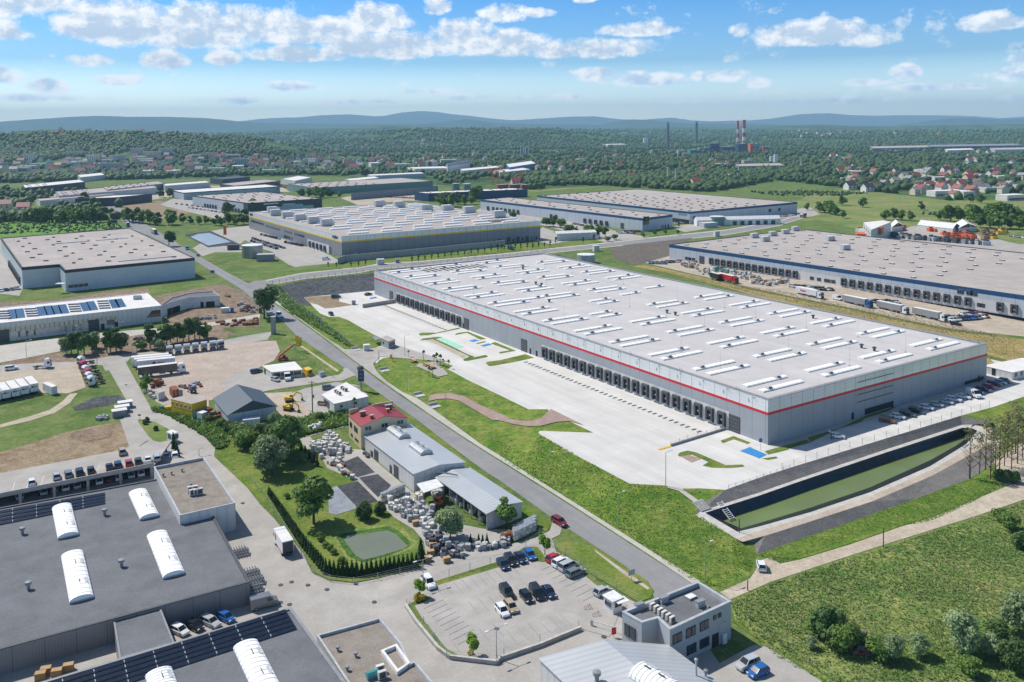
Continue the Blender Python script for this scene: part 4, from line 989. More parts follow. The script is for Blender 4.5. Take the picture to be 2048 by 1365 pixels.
# further halls, down to the town: near, left and right roof corners, roof height, wall, band, roof
FAR = [((330, 372), (325, 368), (420, 365), 13, 8, 'clad_light', 'clad_light', 'roof_white', 'pale shed with a white roof beyond the long low factories', 0),
 ((215, 380), (205, 374), (330, 367), 14, 9, 'clad_mid', 'clad_mid', 'roof_beige', 'grey factory with many roof units behind the long low factory', 24),
 ((590, 362), (562, 358), (624, 355), 13, 8, 'offwhite', 'offwhite', 'roof_white', 'white-roofed tent-like hall beside the green-grey striped warehouse', 0),
 ((470, 372), (440, 368), (560, 362), 12, 7, 'clad_deep', 'clad_deep', 'roof_beige', 'dark low hall between the white-roofed halls', 0),
 ((700, 362), (690, 358), (760, 356), 12, 7, 'clad_light', 'clad_light', 'roof_white', 'small pale shed behind the green-grey striped warehouse', 0),
 ((629.5, 376), (576, 368), (866, 362), 14, 9.8, 'curtain_green', 'curtain_green', 'roof_beige', 'green-grey striped warehouse with a wide pale roof behind the navy one', 45),
 ((857, 387), (829, 384.5), (1055, 378.5), 14, 10, 'clad_deepblue', 'clad_deepblue', 'roof_white', 'deep blue factory hall with a pale roof beside the yellow cranes', 30),
 ((768, 381), (702, 386), (876, 372), 13, 8, 'clad_mid', 'clad_mid', 'roof_beige', 'low mid-grey hall in front of the green-grey striped warehouse', 0),
 ((367, 386), (343, 381), (560, 373), 13, 9, 'clad_light', 'clad_blue', 'roof_white', 'pale hall with a bright white roof left of the navy warehouse', 0),
 ((118, 392), (111, 383), (318, 375.5), 13, 8, 'clad_light', 'clad_light', 'roof_beige', 'long low pale factory with a beige roof near the town', 16),
 ((50, 376), (45, 370), (170, 364), 15, 10, 'clad_deep', 'clad_deep', 'roof_white', 'dark glass-fronted factory block with a white roof', 12),
 ((232, 395), (150, 398), (304, 388), 14, 9.5, 'clad_deep', 'clad_deep', 'roof_white', 'dark office hall beside the two long pale factories', 0),
 ((80, 402), (72, 398), (230, 388), 11, 6.5, 'offwhite', 'offwhite', 'roof_beige', 'low off-white hall with a plain flat roof behind the trees', 0),
 ((445, 359), (420, 356.5), (500, 354), 13, 7, 'clad_deep', 'clad_deep', 'roof_dark', 'small dark green-grey hall with a broad roof near the church', 0),
 ((160, 355), (155, 350), (210, 350), 13, 8, 'clad_white_hall', 'clad_white_hall', 'roof_white', 'small white-roofed hall at the edge of the old town', 0),
 ((740, 352), (735, 349), (850, 347), 12, 7, 'clad_light', 'clad_light', 'roof_white', 'white-roofed low shed in front of the tree line', 0),
 ((830, 338), (815, 334.5), (905, 336), 13, 8, 'white', 'white', 'roof_white', 'long white workshop under the white office tower', 0),
 ((895, 332), (893, 326.5), (940, 323.5), 22, 17, 'clad_white_hall', 'clad_deep', 'roof_dark', 'pale factory block with a dark top beside the white office tower', 0),
 ((925, 342), (920, 338), (1000, 335), 13, 8, 'clad_light', 'clad_light', 'roof_white', 'pale flat-roofed works in front of the blue-roofed hall', 0),
 ((1018, 335), (1012, 328.5), (1072, 327), 16, 11, 'blue', 'blue', 'roof_white', 'blue hall with a white roof beyond the construction cranes', 0),
 ((1000, 345), (985, 341), (1062, 339), 12, 7, 'clad_light', 'clad_light', 'roof_white', 'low white works below the blue hall', 0),
 ((1745, 297), (1740, 293), (1900, 294), 15, 11, 'clad_mid', 'clad_blue', 'roof_beige', 'far long pale factory on the plain with a blue edge', 0),
 ((1895, 301), (1890, 298), (1950, 299.5), 14, 9, 'offwhite', 'offwhite', 'roof_white', 'far cream shed in front of the long factories', 0),
 ((1860, 294), (1855, 290), (2048, 291), 18, 13, 'clad_deepblue', 'clad_deepblue', 'mid_grey', 'far dark blue factory front on the plain', 0),
 ((1990, 300), (1980, 296), (2110, 298), 14, 9, 'clad_light', 'clad_light', 'roof_beige', 'far pale shed at the end of the factory row', 0),
 ((1475, 333), (1470, 328), (1570, 331), 13, 7, 'clad_mid', 'clad_mid', 'roof_beige', 'long low grey works at the foot of the two white silos', 0),
 ((1215, 290), (1205, 288.5), (1255, 289), 14, 9, 'white', 'white', 'roof_white', 'tiny white works in the woods left of the storage tank', 0)]
for near, left, right, zt_, h, wm, bm, rf, lb, dots in FAR:
 poly = para(near, left, right, zt_)
 navy_hall(lb, poly, zt_ - h - 2 if False else 4, zt_ - 4, rf, wm, bm, 1.2, dots, int(near[0]))
# ---------------------------------------------------------------- smaller and nearer buildings
def A2(zone, x, y, z):
 p = at(x, y, z, zone); return (p.x, p.y)
def poly_px(s, z): return [(p.x, p.y) for p in pts(s, z)]
FAN = MB().lathe((0, 0, 0), [(.32, 0), (.32, .9), (.62, 1.0), (.62, 1.5), (0, 1.6)], 'mid_grey', 8).data('roof_fan')
COND = MB().box((0, 0, .15), (1.0, .45, .9), 'offwhite').box((0, -.24, .25), (.7, .04, .7), 'dark_grey').data('air_conditioner')
def vault(par, zone, x0, y0, x1, y1, z, W, R, ribs=11, m='sky_glass'):
 p, q = at(x0, y0, z, zone), at(x1, y1, z, zone); L = (q - p).length
 s = inst('skylight', barrel_me(L, W, R, 8, m, 'light_grey', ribs), par, ((p.x + q.x) / 2, (p.y + q.y) / 2, z), math.atan2(q.y - p.y, q.x - p.x))
 for f in (-.22, .2): sub('smoke_flap', FLAP, s, (L * f, W * .2, R * .95 + .2))
def solar_rows(par, z, rows, w=.5, name='solar_row', m='solar'):
 for r0, r1 in rows:
  p, q = r0, r1; L = math.hypot(q[0] - p[0], q[1] - p[1]); b = MB(); n = max(2, int(L / 4.2))
  for k in range(n):
   x0, x1 = -L / 2 + L * k / n + .09, -L / 2 + L * (k + 1) / n - .09
   b.face([(x0, -w, .15), (x1, -w, .15), (x1, w, .35), (x0, w, .35)], m)
   b.box((x0 - .09, 0, .0), (.12, w * 1.6, .32), 'galv')
  inst(name, b.data(name), par, ((p[0] + q[0]) / 2, (p[1] + q[1]) / 2, z), math.atan2(q[1] - p[1], q[0] - p[0]))
def lerp2(p, q, t): return (p[0] + (q[0] - p[0]) * t, p[1] + (q[1] - p[1]) * t)
# dark-roofed hall, near left
HZ = 1.2
H1 = poly_px('p 500,1164 380,946 -90,1032 -90,1323', HZ)
h1, H1, _t = warehouse('factory_hall', 'grey factory hall with a wide dark felt roof and four white barrel rooflights', H1, -3.5, [('wall', HZ + 3.5, 'clad_hall', 0)], 'roof_bitumen', 'factory hall', cap='dark_grey', par_h=.25)
for q in (('a', 310, 492, 343, 640), ('a', 690, 418, 750, 545), ('a', 362, 730, 410, 958), ('a', 786, 630, 872, 836)):
 vault(h1, *q, HZ - .2, 4.2, .85)
for x, y in ((113, 622), (525, 528), (609, 785), (143, 898)):
 p = at(x, y, HZ - .2, 'a'); inst('roof_fan', FAN, h1, p)
r0 = [(A2('a', -60, 522 + 20 * k, HZ), A2('a', 528, 420 + 14.5 * k, HZ)) for k in range(4)]
solar_rows(h1, HZ - .2, r0)
for f, z in ((.5, -1.0),):
 a, b = H1[3], H1[0]
p = at(925, 1000, -.6, 'a'); a_ = at(800, 1010, 0, 'a')
# lower link building
lk = poly_px('a 800,985 567,1045 600,1245 872,1165', .7)
l1, lk, _t = warehouse('link_building', 'lower grey link between the two dark-roofed halls with patched felt', lk, -3.5, [('wall', 4.2, 'clad_hall', 0)], 'roof_bitumen', 'building', cap='mid_grey', par_h=.15, capw=.25)
# second dark-roofed hall, along the bottom edge
H2 = poly_px('p 582,1215 -80,1413 60,1600 735,1425', HZ)
h2, H2, _t = warehouse('factory_hall', 'second dark-roofed factory hall with five long rows of solar panels', H2, -3.5, [('wall', HZ + 3.5, 'clad_hall', 0)], 'roof_bitumen', 'factory hall', cap='mid_grey', par_h=.25)
r0 = [(A2('p', 60, 1382 + 11 * k, HZ), A2('p', 573 + 5 * k, 1222 + 8.2 * k, HZ)) for k in range(5)]
solar_rows(h2, HZ - .2, r0, .4)
vault(h2, 'a', 1230, 1185, 1345, 1420, HZ - .2, 4.2, .85); vault(h2, 'a', 795, 1325, 850, 1480, HZ - .2, 4.2, .85)
# office block with the gravel roof, on the corner of the first hall
OZ = 3.2
OT = poly_px('a 770,285 1020,237 1178,466 900,528', OZ)
o1, OT, _t = warehouse('office_block', 'white-rimmed office block with a brown gravel roof on the dark hall\'s corner', OT, -3.5, [('wall', OZ + 3.5, 'clad_white_hall', 0)], 'roof_gravel', 'office building', cap='light_grey', par_h=.7, capw=.32)
for x, y in ((955, 415), (965, 430), (975, 412), (985, 428), (1000, 425)):
 p = at(x, y, OZ - .7, 'a'); inst('air_conditioner', COND, o1, p, .6, None, 1.5)
for x, y in ((818, 335), (860, 325), (912, 310), (957, 385)): p = at(x, y, OZ - .7, 'a'); inst('roof_fan', FAN, o1, p, 0, None, .6)
k = [i for i in range(4)]
def side_facing(poly, dirn):
 best = max(range(len(poly)), key=lambda i: Vector((poly[(i + 1) % len(poly)][1] - poly[i][1], poly[i][0] - poly[(i + 1) % len(poly)][0])).normalized().dot(Vector(dirn)))
 return poly[best], poly[(best + 1) % len(poly)]
a, b = side_facing(OT, (1, -.1)); Lw = math.hypot(b[0] - a[0], b[1] - a[1])
windows(o1, a, b, [Lw * f for f in (.1, .3, .5, .7)], win_me(2.6, 1.6, 'dark_grey', 2), -.8)
windows(o1, a, b, [Lw * f for f in (.1, .3, .5, .7)], win_me(2.6, 1.6, 'dark_grey', 2), -3.0)
# gravel-roofed office along the bottom edge
GZ = .8
OG = poly_px('b 335,1128 650,1042 757,1168 800,1270 826,1258 985,1450 560,1470', GZ)
OG = ccw(OG)
o2, OG, _t = warehouse('office_wing', 'single-storey office wing with a gravel roof and a stepped white parapet', OG, -3.5, [('wall', GZ + 3.5, 'clad_white_hall', 0)], 'roof_gravel', 'office building', cap='light_grey', par_h=.5, capw=.3)
bx = ccw(poly_px('b 655,1205 735,1172 802,1268 737,1314', GZ + .1)); mb = MB(); ib = inset(bx, .45)
for i in range(4):
 j = (i + 1) % 4
 mb.face([(*bx[i], GZ - .6), (*bx[j], GZ - .6), (*bx[j], GZ + .15), (*bx[i], GZ + .15)], 'white'); mb.face([(*bx[i], GZ + .15), (*bx[j], GZ + .15), (*ib[j], GZ + .15), (*ib[i], GZ + .15)], 'white'); mb.face([(*ib[j], GZ - .5), (*ib[i], GZ - .5), (*ib[i], GZ + .15), (*ib[j], GZ + .15)], 'white')
part(mb, 'lightwell_parapet', o2)
p = at(615, 1345, GZ - .6, 'b'); inst('roof_plant', MB().tube((-1, 0, .7), (1, 0, .7), .65, .65, 'teal', 10).box((0, 0, 0), (1.6, 1.0, .3), 'mid_grey').data('roof_plant'), o2, p, .5)
for x, y in ((652, 1320), (662, 1350)): inst('air_conditioner', COND, o2, at(x, y, GZ - .6, 'b'), .5, None, 1.4)
for x, y in ((440, 1210), (530, 1240), (488, 1310)): inst('roof_fan', FAN, o2, at(x, y, GZ - .6, 'b'), 0, None, .6)
# two-level parking deck
DZ = .6
DK = poly_px('a 772,277 862,150 600,203 -380,390 -380,508', DZ); DK = ccw(DK)
dk = root('parking_deck', 'two-level concrete parking deck with cars on top and dark bays below', 'parking deck', (sum(p[0] for p in DK) / 5, sum(p[1] for p in DK) / 5, -2.6))
part(MB().prism(DK, DZ - .45, DZ, 'concrete', 'paving', True), 'deck_slab', dk)
f0, f1 = A2('a', 772, 277, DZ), A2('a', -380, 508, DZ)
mb = MB(); mb.bar((f0[0], f0[1], DZ + .25), (f1[0], f1[1], DZ + .25), .25, .95, 'concrete'); part(mb, 'deck_parapet', dk)
COLM = box_me('column', (.55, .55, 2.9), 'concrete')
for x, y in ((757, 281), (600, 312), (437, 345), (268, 379), (97, 413), (-75, 447), (-250, 482)):
 p = at(x, y, DZ, 'a'); inst('column', COLM, dk, (p.x, p.y + .3, -2.75))
bk0, bk1 = A2('a', 862, 150, DZ), A2('a', -380, 390, DZ)
mb = MB(); mb.bar((bk0[0] - 1, bk0[1] - 1.5, -1.2), (bk1[0], bk1[1] - 1.5, -1.2), .3, 2.7, 'concrete'); part(mb, 'back_wall', dk)
part(MB().prism([(p[0], p[1]) for p in DK], -2.8, -2.42, 'dark_grey', 'asphalt'), 'lower_floor', dk)
for k in range(14):
 q = lerp2(bk0, bk1, .05 + .06 * k); q2 = lerp2(f0, f1, .05 + .06 * k); a, b = lerp2(q, q2, .52), lerp2(q, q2, .97)
 part(MB().bar((a[0], a[1], DZ + .012), (b[0], b[1], DZ + .012), .12, .02, 'marking_white'), 'bay_line', dk)
# two-storey office, foreground right
QZ = 3.6
panel('clad_office', 'aeb2b6', 0, .3, 0, .6)
QP = poly_px('c 612,1010 992,858 1158,958 850,1100 790,1042 710,1065', QZ)
o3, QP, _t = warehouse('office_building', 'two-storey grey brick office building with small windows and a parapet roof', QP, -3.5, [('wall', QZ + 3.5, 'clad_office', 0)], 'roof_bitumen', 'office building', cap='light_grey', par_h=.8, capw=.5)
vq_ = lambda x, y: min(QP, key=lambda q: (Vector(q) - Vector(A2('c', x, y, QZ))).length)
a, b = vq_(850, 1100), vq_(1158, 958); Lw = math.hypot(b[0] - a[0], b[1] - a[1])
wm_ = win_me(1.1, 1.7, 'dark_grey', 1)
for f in (.08, .15, .29, .37, .51, .58): windows(o3, a, b, [Lw * f], wm_, .6)
for f in (.72, .80): windows(o3, a, b, [Lw * f], win_me(.8, .8, 'dark_grey', 1), 1.6)
for f in (.30, .38, .51, .59): windows(o3, a, b, [Lw * f], wm_, -2.6)
p, rz = wall_at(a, b, Lw * .73, -3.4, .02); inst('door', MB().box((0, -.05, 0), (1.6, .14, 2.3), 'near_black').data('door'), o3, p, rz)
p, rz = wall_at(a, b, Lw * .86, -3.4, .35); inst('meter_cabinet', MB().box((0, 0, 0), (1.0, .5, 1.8), 'white').data('meter_cabinet'), o3, p, rz)
p, rz = wall_at(a, b, Lw * .86, -.6, .05); inst('notice_board', MB().box((0, 0, 0), (1.5, .1, .9), 'light_grey').data('notice_board'), o3, p, rz)
a, a2 = vq_(612, 1010), vq_(710, 1065)
windows(o3, a, a2, [1.2, 2.6], win_me(1.2, 2.2, 'dark_grey', 1), -.4)
CH = MB().box((0, 0, 0), (1.6, .8, 1.1), 'light_grey').box((0, 0, 1.1), (1.9, 1.0, .12), 'mid_grey').data('chimney')
for x, y in ((697, 1000), (820, 965), (1003, 985)): inst('chimney', CH, o3, at(x, y, QZ - .8, 'c'), .5)
for k in range(6): inst('air_conditioner', COND, o3, at(762 + 20 * k, 1000 + 13.5 * k, QZ - .8, 'c'), .66, None, 1.15)
inst('roof_light', MB().box((0, 0, 0), (1.8, 1.4, .4), 'mid_grey', 0, 'white').data('roof_light'), o3, at(955, 942, QZ - .8, 'c'), .6)
inst('flue', MB().tube((0, 0, 0), (0, 0, 1.1), .2, .2, 'galv', 8).data('flue'), o3, at(1040, 1010, QZ - .8, 'c'))
# metal-roofed building at the bottom edge
er = at(840, 1180, .6, 'c'); ap = at(525, 1156, 2.6, 'c'); el_ = Vector((2 * ap.x - er.x, 2 * ap.y - er.y, 0)); ed = at(1085, 1365, .6, 'c'); dv = (ed - er); dv.z = 0; dv *= 1.5
c3 = root('metal_roofed_hall', 'low hall with a ribbed pale metal roof in front of the grey office building', 'hall', (ap.x + dv.x / 2, ap.y + dv.y / 2, -3.5))
ra, rb = (el_.x, el_.y), (el_.x + dv.x, el_.y + dv.y); rd, rc = (er.x, er.y), (er.x + dv.x, er.y + dv.y)
mb = MB(); mb.walls([ra, rb, rc, rd][::-1] if False else ccw([ra, rb, rc, rd]), -3.7, .45, 'clad_white_hall'); part(mb, 'wall', c3)
mb = MB(); mb.roof2(ra, rb, rc, rd, .5, 2.0, 'seam_roof', .3); part(mb, 'roof', c3)
vault(c3, 'c', 690, 1318, 860, 1420, 2.0, 4.5, 1.3, 8)
inst('flue', MB().tube((0, 0, 0), (0, 0, 2.6), .18, .18, 'galv', 8).lathe((0, 0, 2.5), [(.3, 0), (.3, .3), (0, .4)], 'galv', 8).data('flue'), c3, at(982, 1330, 1.0, 'c'))
inst('roof_fan', FAN, c3, at(485, 1360, 1.4, 'c'), 0, None, 1.1); inst('roof_fan', FAN, c3, at(1030, 1330, .9, 'c'), 0, None, .6)
# gatehouse of the walled car park
def cabin(name, label, cat, s, zt, z0, wall='white', roofm='white', over=.25, cap=None, glz=None, winspec=None, group=None):
 P = ccw(poly_px(s, zt)); c = (sum(p[0] for p in P) / len(P), sum(p[1] for p in P) / len(P), z0)
 r = root(name, label, cat, c, group)
 part(MB().walls(P, z0 - .5, zt - .18, wall), 'wall', r)
 part(MB().prism(inset(P, -over), zt - .2, zt, cap or roofm, roofm, True), 'roof', r)
 return r, P
gh, P = cabin('gatehouse', 'small white gatehouse with wide windows beside the car park barrier', 'gatehouse', 'c 520,927 568,906 612,937 566,957', -.6, -3.3)
for a, b in ((P[0], P[1]), (P[1], P[2]), (P[2], P[3]), (P[3], P[0])):
 L_ = math.hypot(b[0] - a[0], b[1] - a[1]); windows(gh, a, b, [L_ / 2], win_me(L_ * .7, 1.1, 'offwhite', 2), -2.2)
q = at(597, 946, -.95, 'c'); part(MB().box((q.x + .3, q.y - .6, q.z), (2.6, 1.9, .1), 'white', .5), 'canopy', gh)
# ---- recycling yard buildings
RZ = 2.0
a, b, c, d = [A2('b', x, y, RZ) for x, y in ((557, 118), (820, 320), (1075, 262), (800, 72))]
m1 = root('recycling_hall', 'grey hall with a ribbed metal roof and two barrel rooflights beside the bag piles', 'hall', ((a[0] + c[0]) / 2, (a[1] + c[1]) / 2, -2.6))
mb = MB(); P = [a, b, c, d]; mb.walls(ccw(P), -3.2, RZ, 'clad_white_hall'); part(mb, 'wall', m1)
part(MB().roof2(a, b, c, d, RZ - .1, .9, 'seam_roof', .25), 'roof', m1)
mb = MB(); e1, e2 = ((b[0] + c[0]) / 2, (b[1] + c[1]) / 2), ((a[0] + d[0]) / 2, (a[1] + d[1]) / 2)
mb.face([(*b, RZ), (*c, RZ), (*e1, RZ + .9)], 'clad_white_hall'); part(mb, 'gable', m1)
vault(m1, 'b', 712, 100, 775, 145, RZ + .75, 3.6, 1.0, 0, 'galv'); vault(m1, 'b', 825, 180, 885, 225, RZ + .75, 3.6, 1.0, 0, 'galv')
w0, w1 = a, b
Lw = math.hypot(b[0] - a[0], b[1] - a[1])
for f, w, h in ((.31, 2.6, 3.4), (.22, 1.1, 2.2), (.69, 2.6, 3.4), (.59, 1.1, 2.4)):
 p, rz = wall_at(a, b, Lw * f, -2.9, .03); inst('gate', MB().box((0, -.05, 0), (w, .15, h), 'dark_grey').data('gate'), m1, p, rz)
# canopy and open store
cs = [A2('b', x, y, .9) for x, y in ((835, 370), (870, 415), (970, 381), (935, 345))]
cn = root('canopy', 'small white canopy between the recycling hall and the open store', 'canopy', ((cs[0][0] + cs[2][0]) / 2, (cs[0][1] + cs[2][1]) / 2, -3))
part(MB().prism(ccw(cs), .75, .9, 'white', 'white', True), 'roof', cn)
for q in cs[1:3]: inst('post', MB().tube((0, 0, 0), (0, 0, 3.8), .09, .09, 'steel', 6).data('post'), cn, (q[0], q[1], -3.1))
SZ = .5
a, b, d = [A2('b', x, y, SZ) for x, y in ((932, 340), (1185, 520), (1098, 292))]; c = (b[0] + d[0] - a[0], b[1] + d[1] - a[1])
st = root('open_store', 'long open-fronted store under a two-tone metal roof beside the road', 'shed', ((a[0] + c[0]) / 2, (a[1] + c[1]) / 2, -3.2))
part(MB().roof2(a, b, c, d, SZ, .7, 'seam_roof', .3), 'roof', st)
mb = MB(); mb.quad_wall(b, c, -3.6, SZ, 'clad_white_hall'); mb.quad_wall(c, d, -3.6, SZ, 'clad_white_hall'); mb.quad_wall(d, a, -3.6, SZ, 'clad_white_hall')
e1 = ((b[0] + c[0]) / 2, (b[1] + c[1]) / 2); mb.face([(*b, SZ), (*c, SZ), (*e1, SZ + .75)], 'clad_white_hall'); part(mb, 'wall', st)
for k in range(8): q = lerp2(a, b, k / 7); inst('post', MB().box((0, 0, 0), (.25, .25, 4.0), 'offwhite').data('post'), st, (q[0], q[1], -3.5))
p = MB(); p.bar((a[0], a[1], SZ - .35), (b[0], b[1], SZ - .35), .15, .6, 'dark_grey'); part(p, 'fascia', st)
cr = root('jib', 'thin steel jib lying over the roof of the open store', 'jib', at(1040, 328, 1.6, 'b'))
p, q = at(925, 308, 1.9, 'b'), at(1040, 328, 1.6, 'b'); part(MB().bar(p, q, .18, .3, 'steel').bar(p + Vector((0, 0, .3)), q + Vector((0, 0, .1)), .08, .1, 'steel'), 'boom', cr)
# red-roofed house
EZ = 4.6
a, b, c = A2('f', 708, 1116, EZ), A2('f', 796, 1199, EZ), A2('f', 1130, 1136, EZ); d = (a[0] + c[0] - b[0], a[1] + c[1] - b[1])
rr_ = root('red_roofed_house', 'cream two-storey house with a red metal roof and stepped parapets', 'house', ((a[0] + c[0]) / 2, (a[1] + c[1]) / 2, -1.9))
mb = MB(); mb.walls(ccw([a, b, c, d]), -2.6, EZ, 'brick_wall'); e1 = ((b[0] + c[0]) / 2, (b[1] + c[1]) / 2); e2 = ((a[0] + d[0]) / 2, (a[1] + d[1]) / 2)
mb.face([(*b, EZ), (*c, EZ), (*e1, EZ + 1.8)], 'brick_wall'); mb.face([(*d, EZ), (*a, EZ), (*e2, EZ + 1.8)], 'brick_wall'); part(mb, 'wall', rr_)
part(MB().roof2(a, b, c, d, EZ, 1.75, 'seam_red', .15), 'roof', rr_)
for p, q, h in ((a, e2, 1.6), (e2, d, 1.9)):
 p2, q2 = lerp2(p, q, .03), lerp2(p, q, .42 if p is a else .97); part(MB().bar((p2[0], p2[1], EZ + h / 2 + .1), (q2[0], q2[1], EZ + h / 2 + .1), .35, h, 'brick_wall'), 'parapet', rr_)
for x, y, w in ((810, 1118, 1.6), (875, 1145, .9), (990, 1100, .9), (995, 1070, 2.0)):
 p = at(x, y, EZ + .9, 'f'); inst('chimney', MB().box((0, 0, -.6), (w, .7, 1.8), 'brick_red').box((0, 0, 1.2), (w + .2, .9, .12), 'light_grey').data('chimney'), rr_, p, math.atan2(c[1] - b[1], c[0] - b[0]))
Lw = math.hypot(b[0] - a[0], b[1] - a[1])
windows(rr_, a, b, [Lw * f for f in (.15, .25, .5, .6, .7)], win_me(.7, 1.6, 'dark_grey', 1), 1.6); windows(rr_, a, b, [Lw * f for f in (.2, .3, .55, .65, .75)], win_me(.6, .8, 'dark_grey', 1), -1.0)
Lw = math.hypot(c[0] - b[0], c[1] - b[1]); windows(rr_, b, c, [Lw * f for f in (.15, .5, .84)], win_me(2.0, 1.3, 'offwhite', 2), EZ - 1.5)
# dark gabled hall
EZ = 2.3
a, b, c = A2('e', 1541, 995, EZ), A2('e', 1640, 1113, EZ), A2('f', 188, 1052, EZ); d = (a[0] + c[0] - b[0], a[1] + c[1] - b[1])
gh_ = root('gabled_hall', 'grey hall with a steep dark slate-coloured metal roof beside the yellow containers', 'hall', ((a[0] + c[0]) / 2, (a[1] + c[1]) / 2, -1.7))
mb = MB(); mb.walls(ccw([a, b, c, d]), -2.5, EZ, 'clad_light'); e1 = ((b[0] + c[0]) / 2, (b[1] + c[1]) / 2); mb.face([(*b, EZ), (*c, EZ), (*e1, EZ + 3.2)], 'seam_dark'); part(mb, 'wall', gh_)
part(MB().roof2(a, b, c, d, EZ, 3.2, 'seam_dark', .5), 'roof', gh_)
p, q = at(1665, 1190, .6, 'e'), at(1745, 1170, .6, 'e')
part(MB().bar(p, q, 1.6, .1, 'white'), 'lean_to', gh_)
sc_ = root('site_container', 'long white site container against the gable of the dark hall', 'container', at(1800, 1190, None, 'e'))
p, q = at(1745, 1200, None, 'e'), at(1868, 1185, None, 'e'); part(MB().bar((p.x, p.y, p.z + 1.2), (q.x, q.y, q.z + 1.2), 2.4, 2.5, 'trailer_white'), 'body', sc_)
mbd = MB().box((0, -1.28, .1), (.06, .06, 2.2), 'galv'); part(MB().bar((p.x - .05, p.y - 1.2, p.z + 1.2), (p.x - .15, p.y + 1.2, p.z + 1.2), .1, 2.3, 'galv'), 'door', sc_)
# white flat building and the white office with a yellow rim
wb, P = cabin('office_pavilion', 'low white flat-roofed pavilion with roof condensers beside the road', 'building', 'f 518,968 690,880 850,980 605,1033', 2.1, -1.2, 'clad_white_hall', 'roof_white', .15)
for x, y in ((615, 955), (630, 965), (645, 972), (660, 930), (675, 940), (690, 945)): inst('air_conditioner', COND, wb, at(x, y, 2.1, 'f'), .5, None, 1.1)
a, b = side_facing(P, (-.9, -.3)); Lw = math.hypot(b[0] - a[0], b[1] - a[1]); windows(wb, a, b, [Lw * .25, Lw * .5], win_me(2.2, 2.2, 'dark_grey', 2), -.9)
a, b = side_facing(P, (.4, -.9)); Lw = math.hypot(b[0] - a[0], b[1] - a[1]); windows(wb, a, b, [Lw * .2, Lw * .62], win_me(.9, .7, 'dark_grey', 1), .4)
wo, P = cabin('site_office', 'long white site office with a yellow roof rim and a row of windows', 'office cabin', 'f 92,762 320,732 375,788 157,806', 2.5, -.3, 'clad_white_hall', 'roof_white', .2, 'yellow')
a, b = side_facing(P, (.3, -.9)); Lw = math.hypot(b[0] - a[0], b[1] - a[1]); windows(wo, a, b, [Lw * f for f in (.1, .22, .36, .5, .64, .78, .9)], win_me(1.2, 1.2, 'dark_grey', 2), .7)
a, b = side_facing(P, (-1, 0)); windows(wo, a, b, [2.5], win_me(1.1, 2.0, 'dark_grey', 1), -.1)
yk, P = cabin('kiosk', 'small bright yellow kiosk beside the white site office', 'kiosk', 'f 383,778 420,768 445,785 408,795', 2.2, -.2, 'yellow', 'yellow', .1)
a, b = side_facing(P, (.4, -.9)); windows(yk, a, b, [1.6], win_me(1.4, 1.2, 'dark_grey', 2), .7)
sk, P = cabin('skip', 'grey metal skip standing beside the yellow kiosk', 'skip', 'f 487,803 520,795 538,805 505,815', 1.4, .0, 'light_grey', 'mid_grey', .05)
# yellow stacked cabins
yc = root('stacked_cabins', 'two storeys of bright yellow site cabins with small windows', 'cabins', at(1378, 1140, None, 'e'))
P = ccw(poly_px('e 1228,998 1360,968 1485,1003 1378,1036', 3.6)); part(MB().walls(P, -1.9, 1.0, 'yellow'), 'lower_cabin', yc); part(MB().walls(P, 1.06, 3.5, 'yellow'), 'upper_cabin', yc)
part(MB().prism(inset(P, -.08), 3.45, 3.6, 'yellow', 'roof_beige', True), 'roof', yc); part(MB().walls(inset(P, -.05), .95, 1.1, 'dark_grey'), 'joint_rail', yc)
a, b = side_facing(P, (-.8, -.6)); Lw = math.hypot(b[0] - a[0], b[1] - a[1]); windows(yc, a, b, [Lw * f for f in (.1, .3, .5, .7, .9)], win_me(.9, 1.1, 'offwhite', 1), 1.7)
def container(label, zone, corners, h, m, roofm=None, group=None, cat='container', name='container'):
 b0 = at(*corners[0], None, zone); z0 = b0.z
 n, l, r = [at(*q, z0 + h, zone) for q in corners]
 P = ccw([(n.x, n.y), (r.x, r.y), (l.x + r.x - n.x, l.y + r.y - n.y), (l.x, l.y)])
 o = root(name, label, cat, (n.x, n.y, z0), group)
 mb = MB(); mb.walls(P, z0, z0 + h, m); mb.face([(*p, z0 + h) for p in P], roofm or m); part(mb, 'body', o)
 a, b = side_facing(P, (.3, -1)); mb = MB(); L_ = math.hypot(b[0] - a[0], b[1] - a[1])
 for f in (.06, .48, .52, .94):
  q, rz = wall_at(a, b, L_ * f, z0 + .1, .04); mb.box(q, (.09, .09, h - .2), 'galv', rz)
 part(mb, 'door_bar', o)
 return o
container('beige container behind the weedy bank, beside scrap heaps', 's', ((712, 545), (655, 480), (815, 515)), 2.6, 'offwhite', 'roof_beige')
container('rust-red container in the middle of the store yard', 's', ((940, 500), (890, 440), (1050, 480)), 2.6, 'rust', 'rust')
container('grey container hard against the rust-red one', 's', ((1050, 500), (1020, 480), (1110, 495)), 2.2, 'mid_grey')
container('pale blue container under the end of the yellow cabins', 's', ((1265, 845), (1340, 800), (1575, 780)), 2.6, 'blue', 'navy') if False else None
container('blue-grey container in front of the yellow cabins', 's', ((1345, 850), (1268, 842), (1575, 770)), 2.5, 'curtain_green', 'mid_grey')
container('small pale green container in front of the blue-grey one', 's', ((1425, 880), (1340, 860), (1515, 845)), 2.5, 'render_white', 'white')
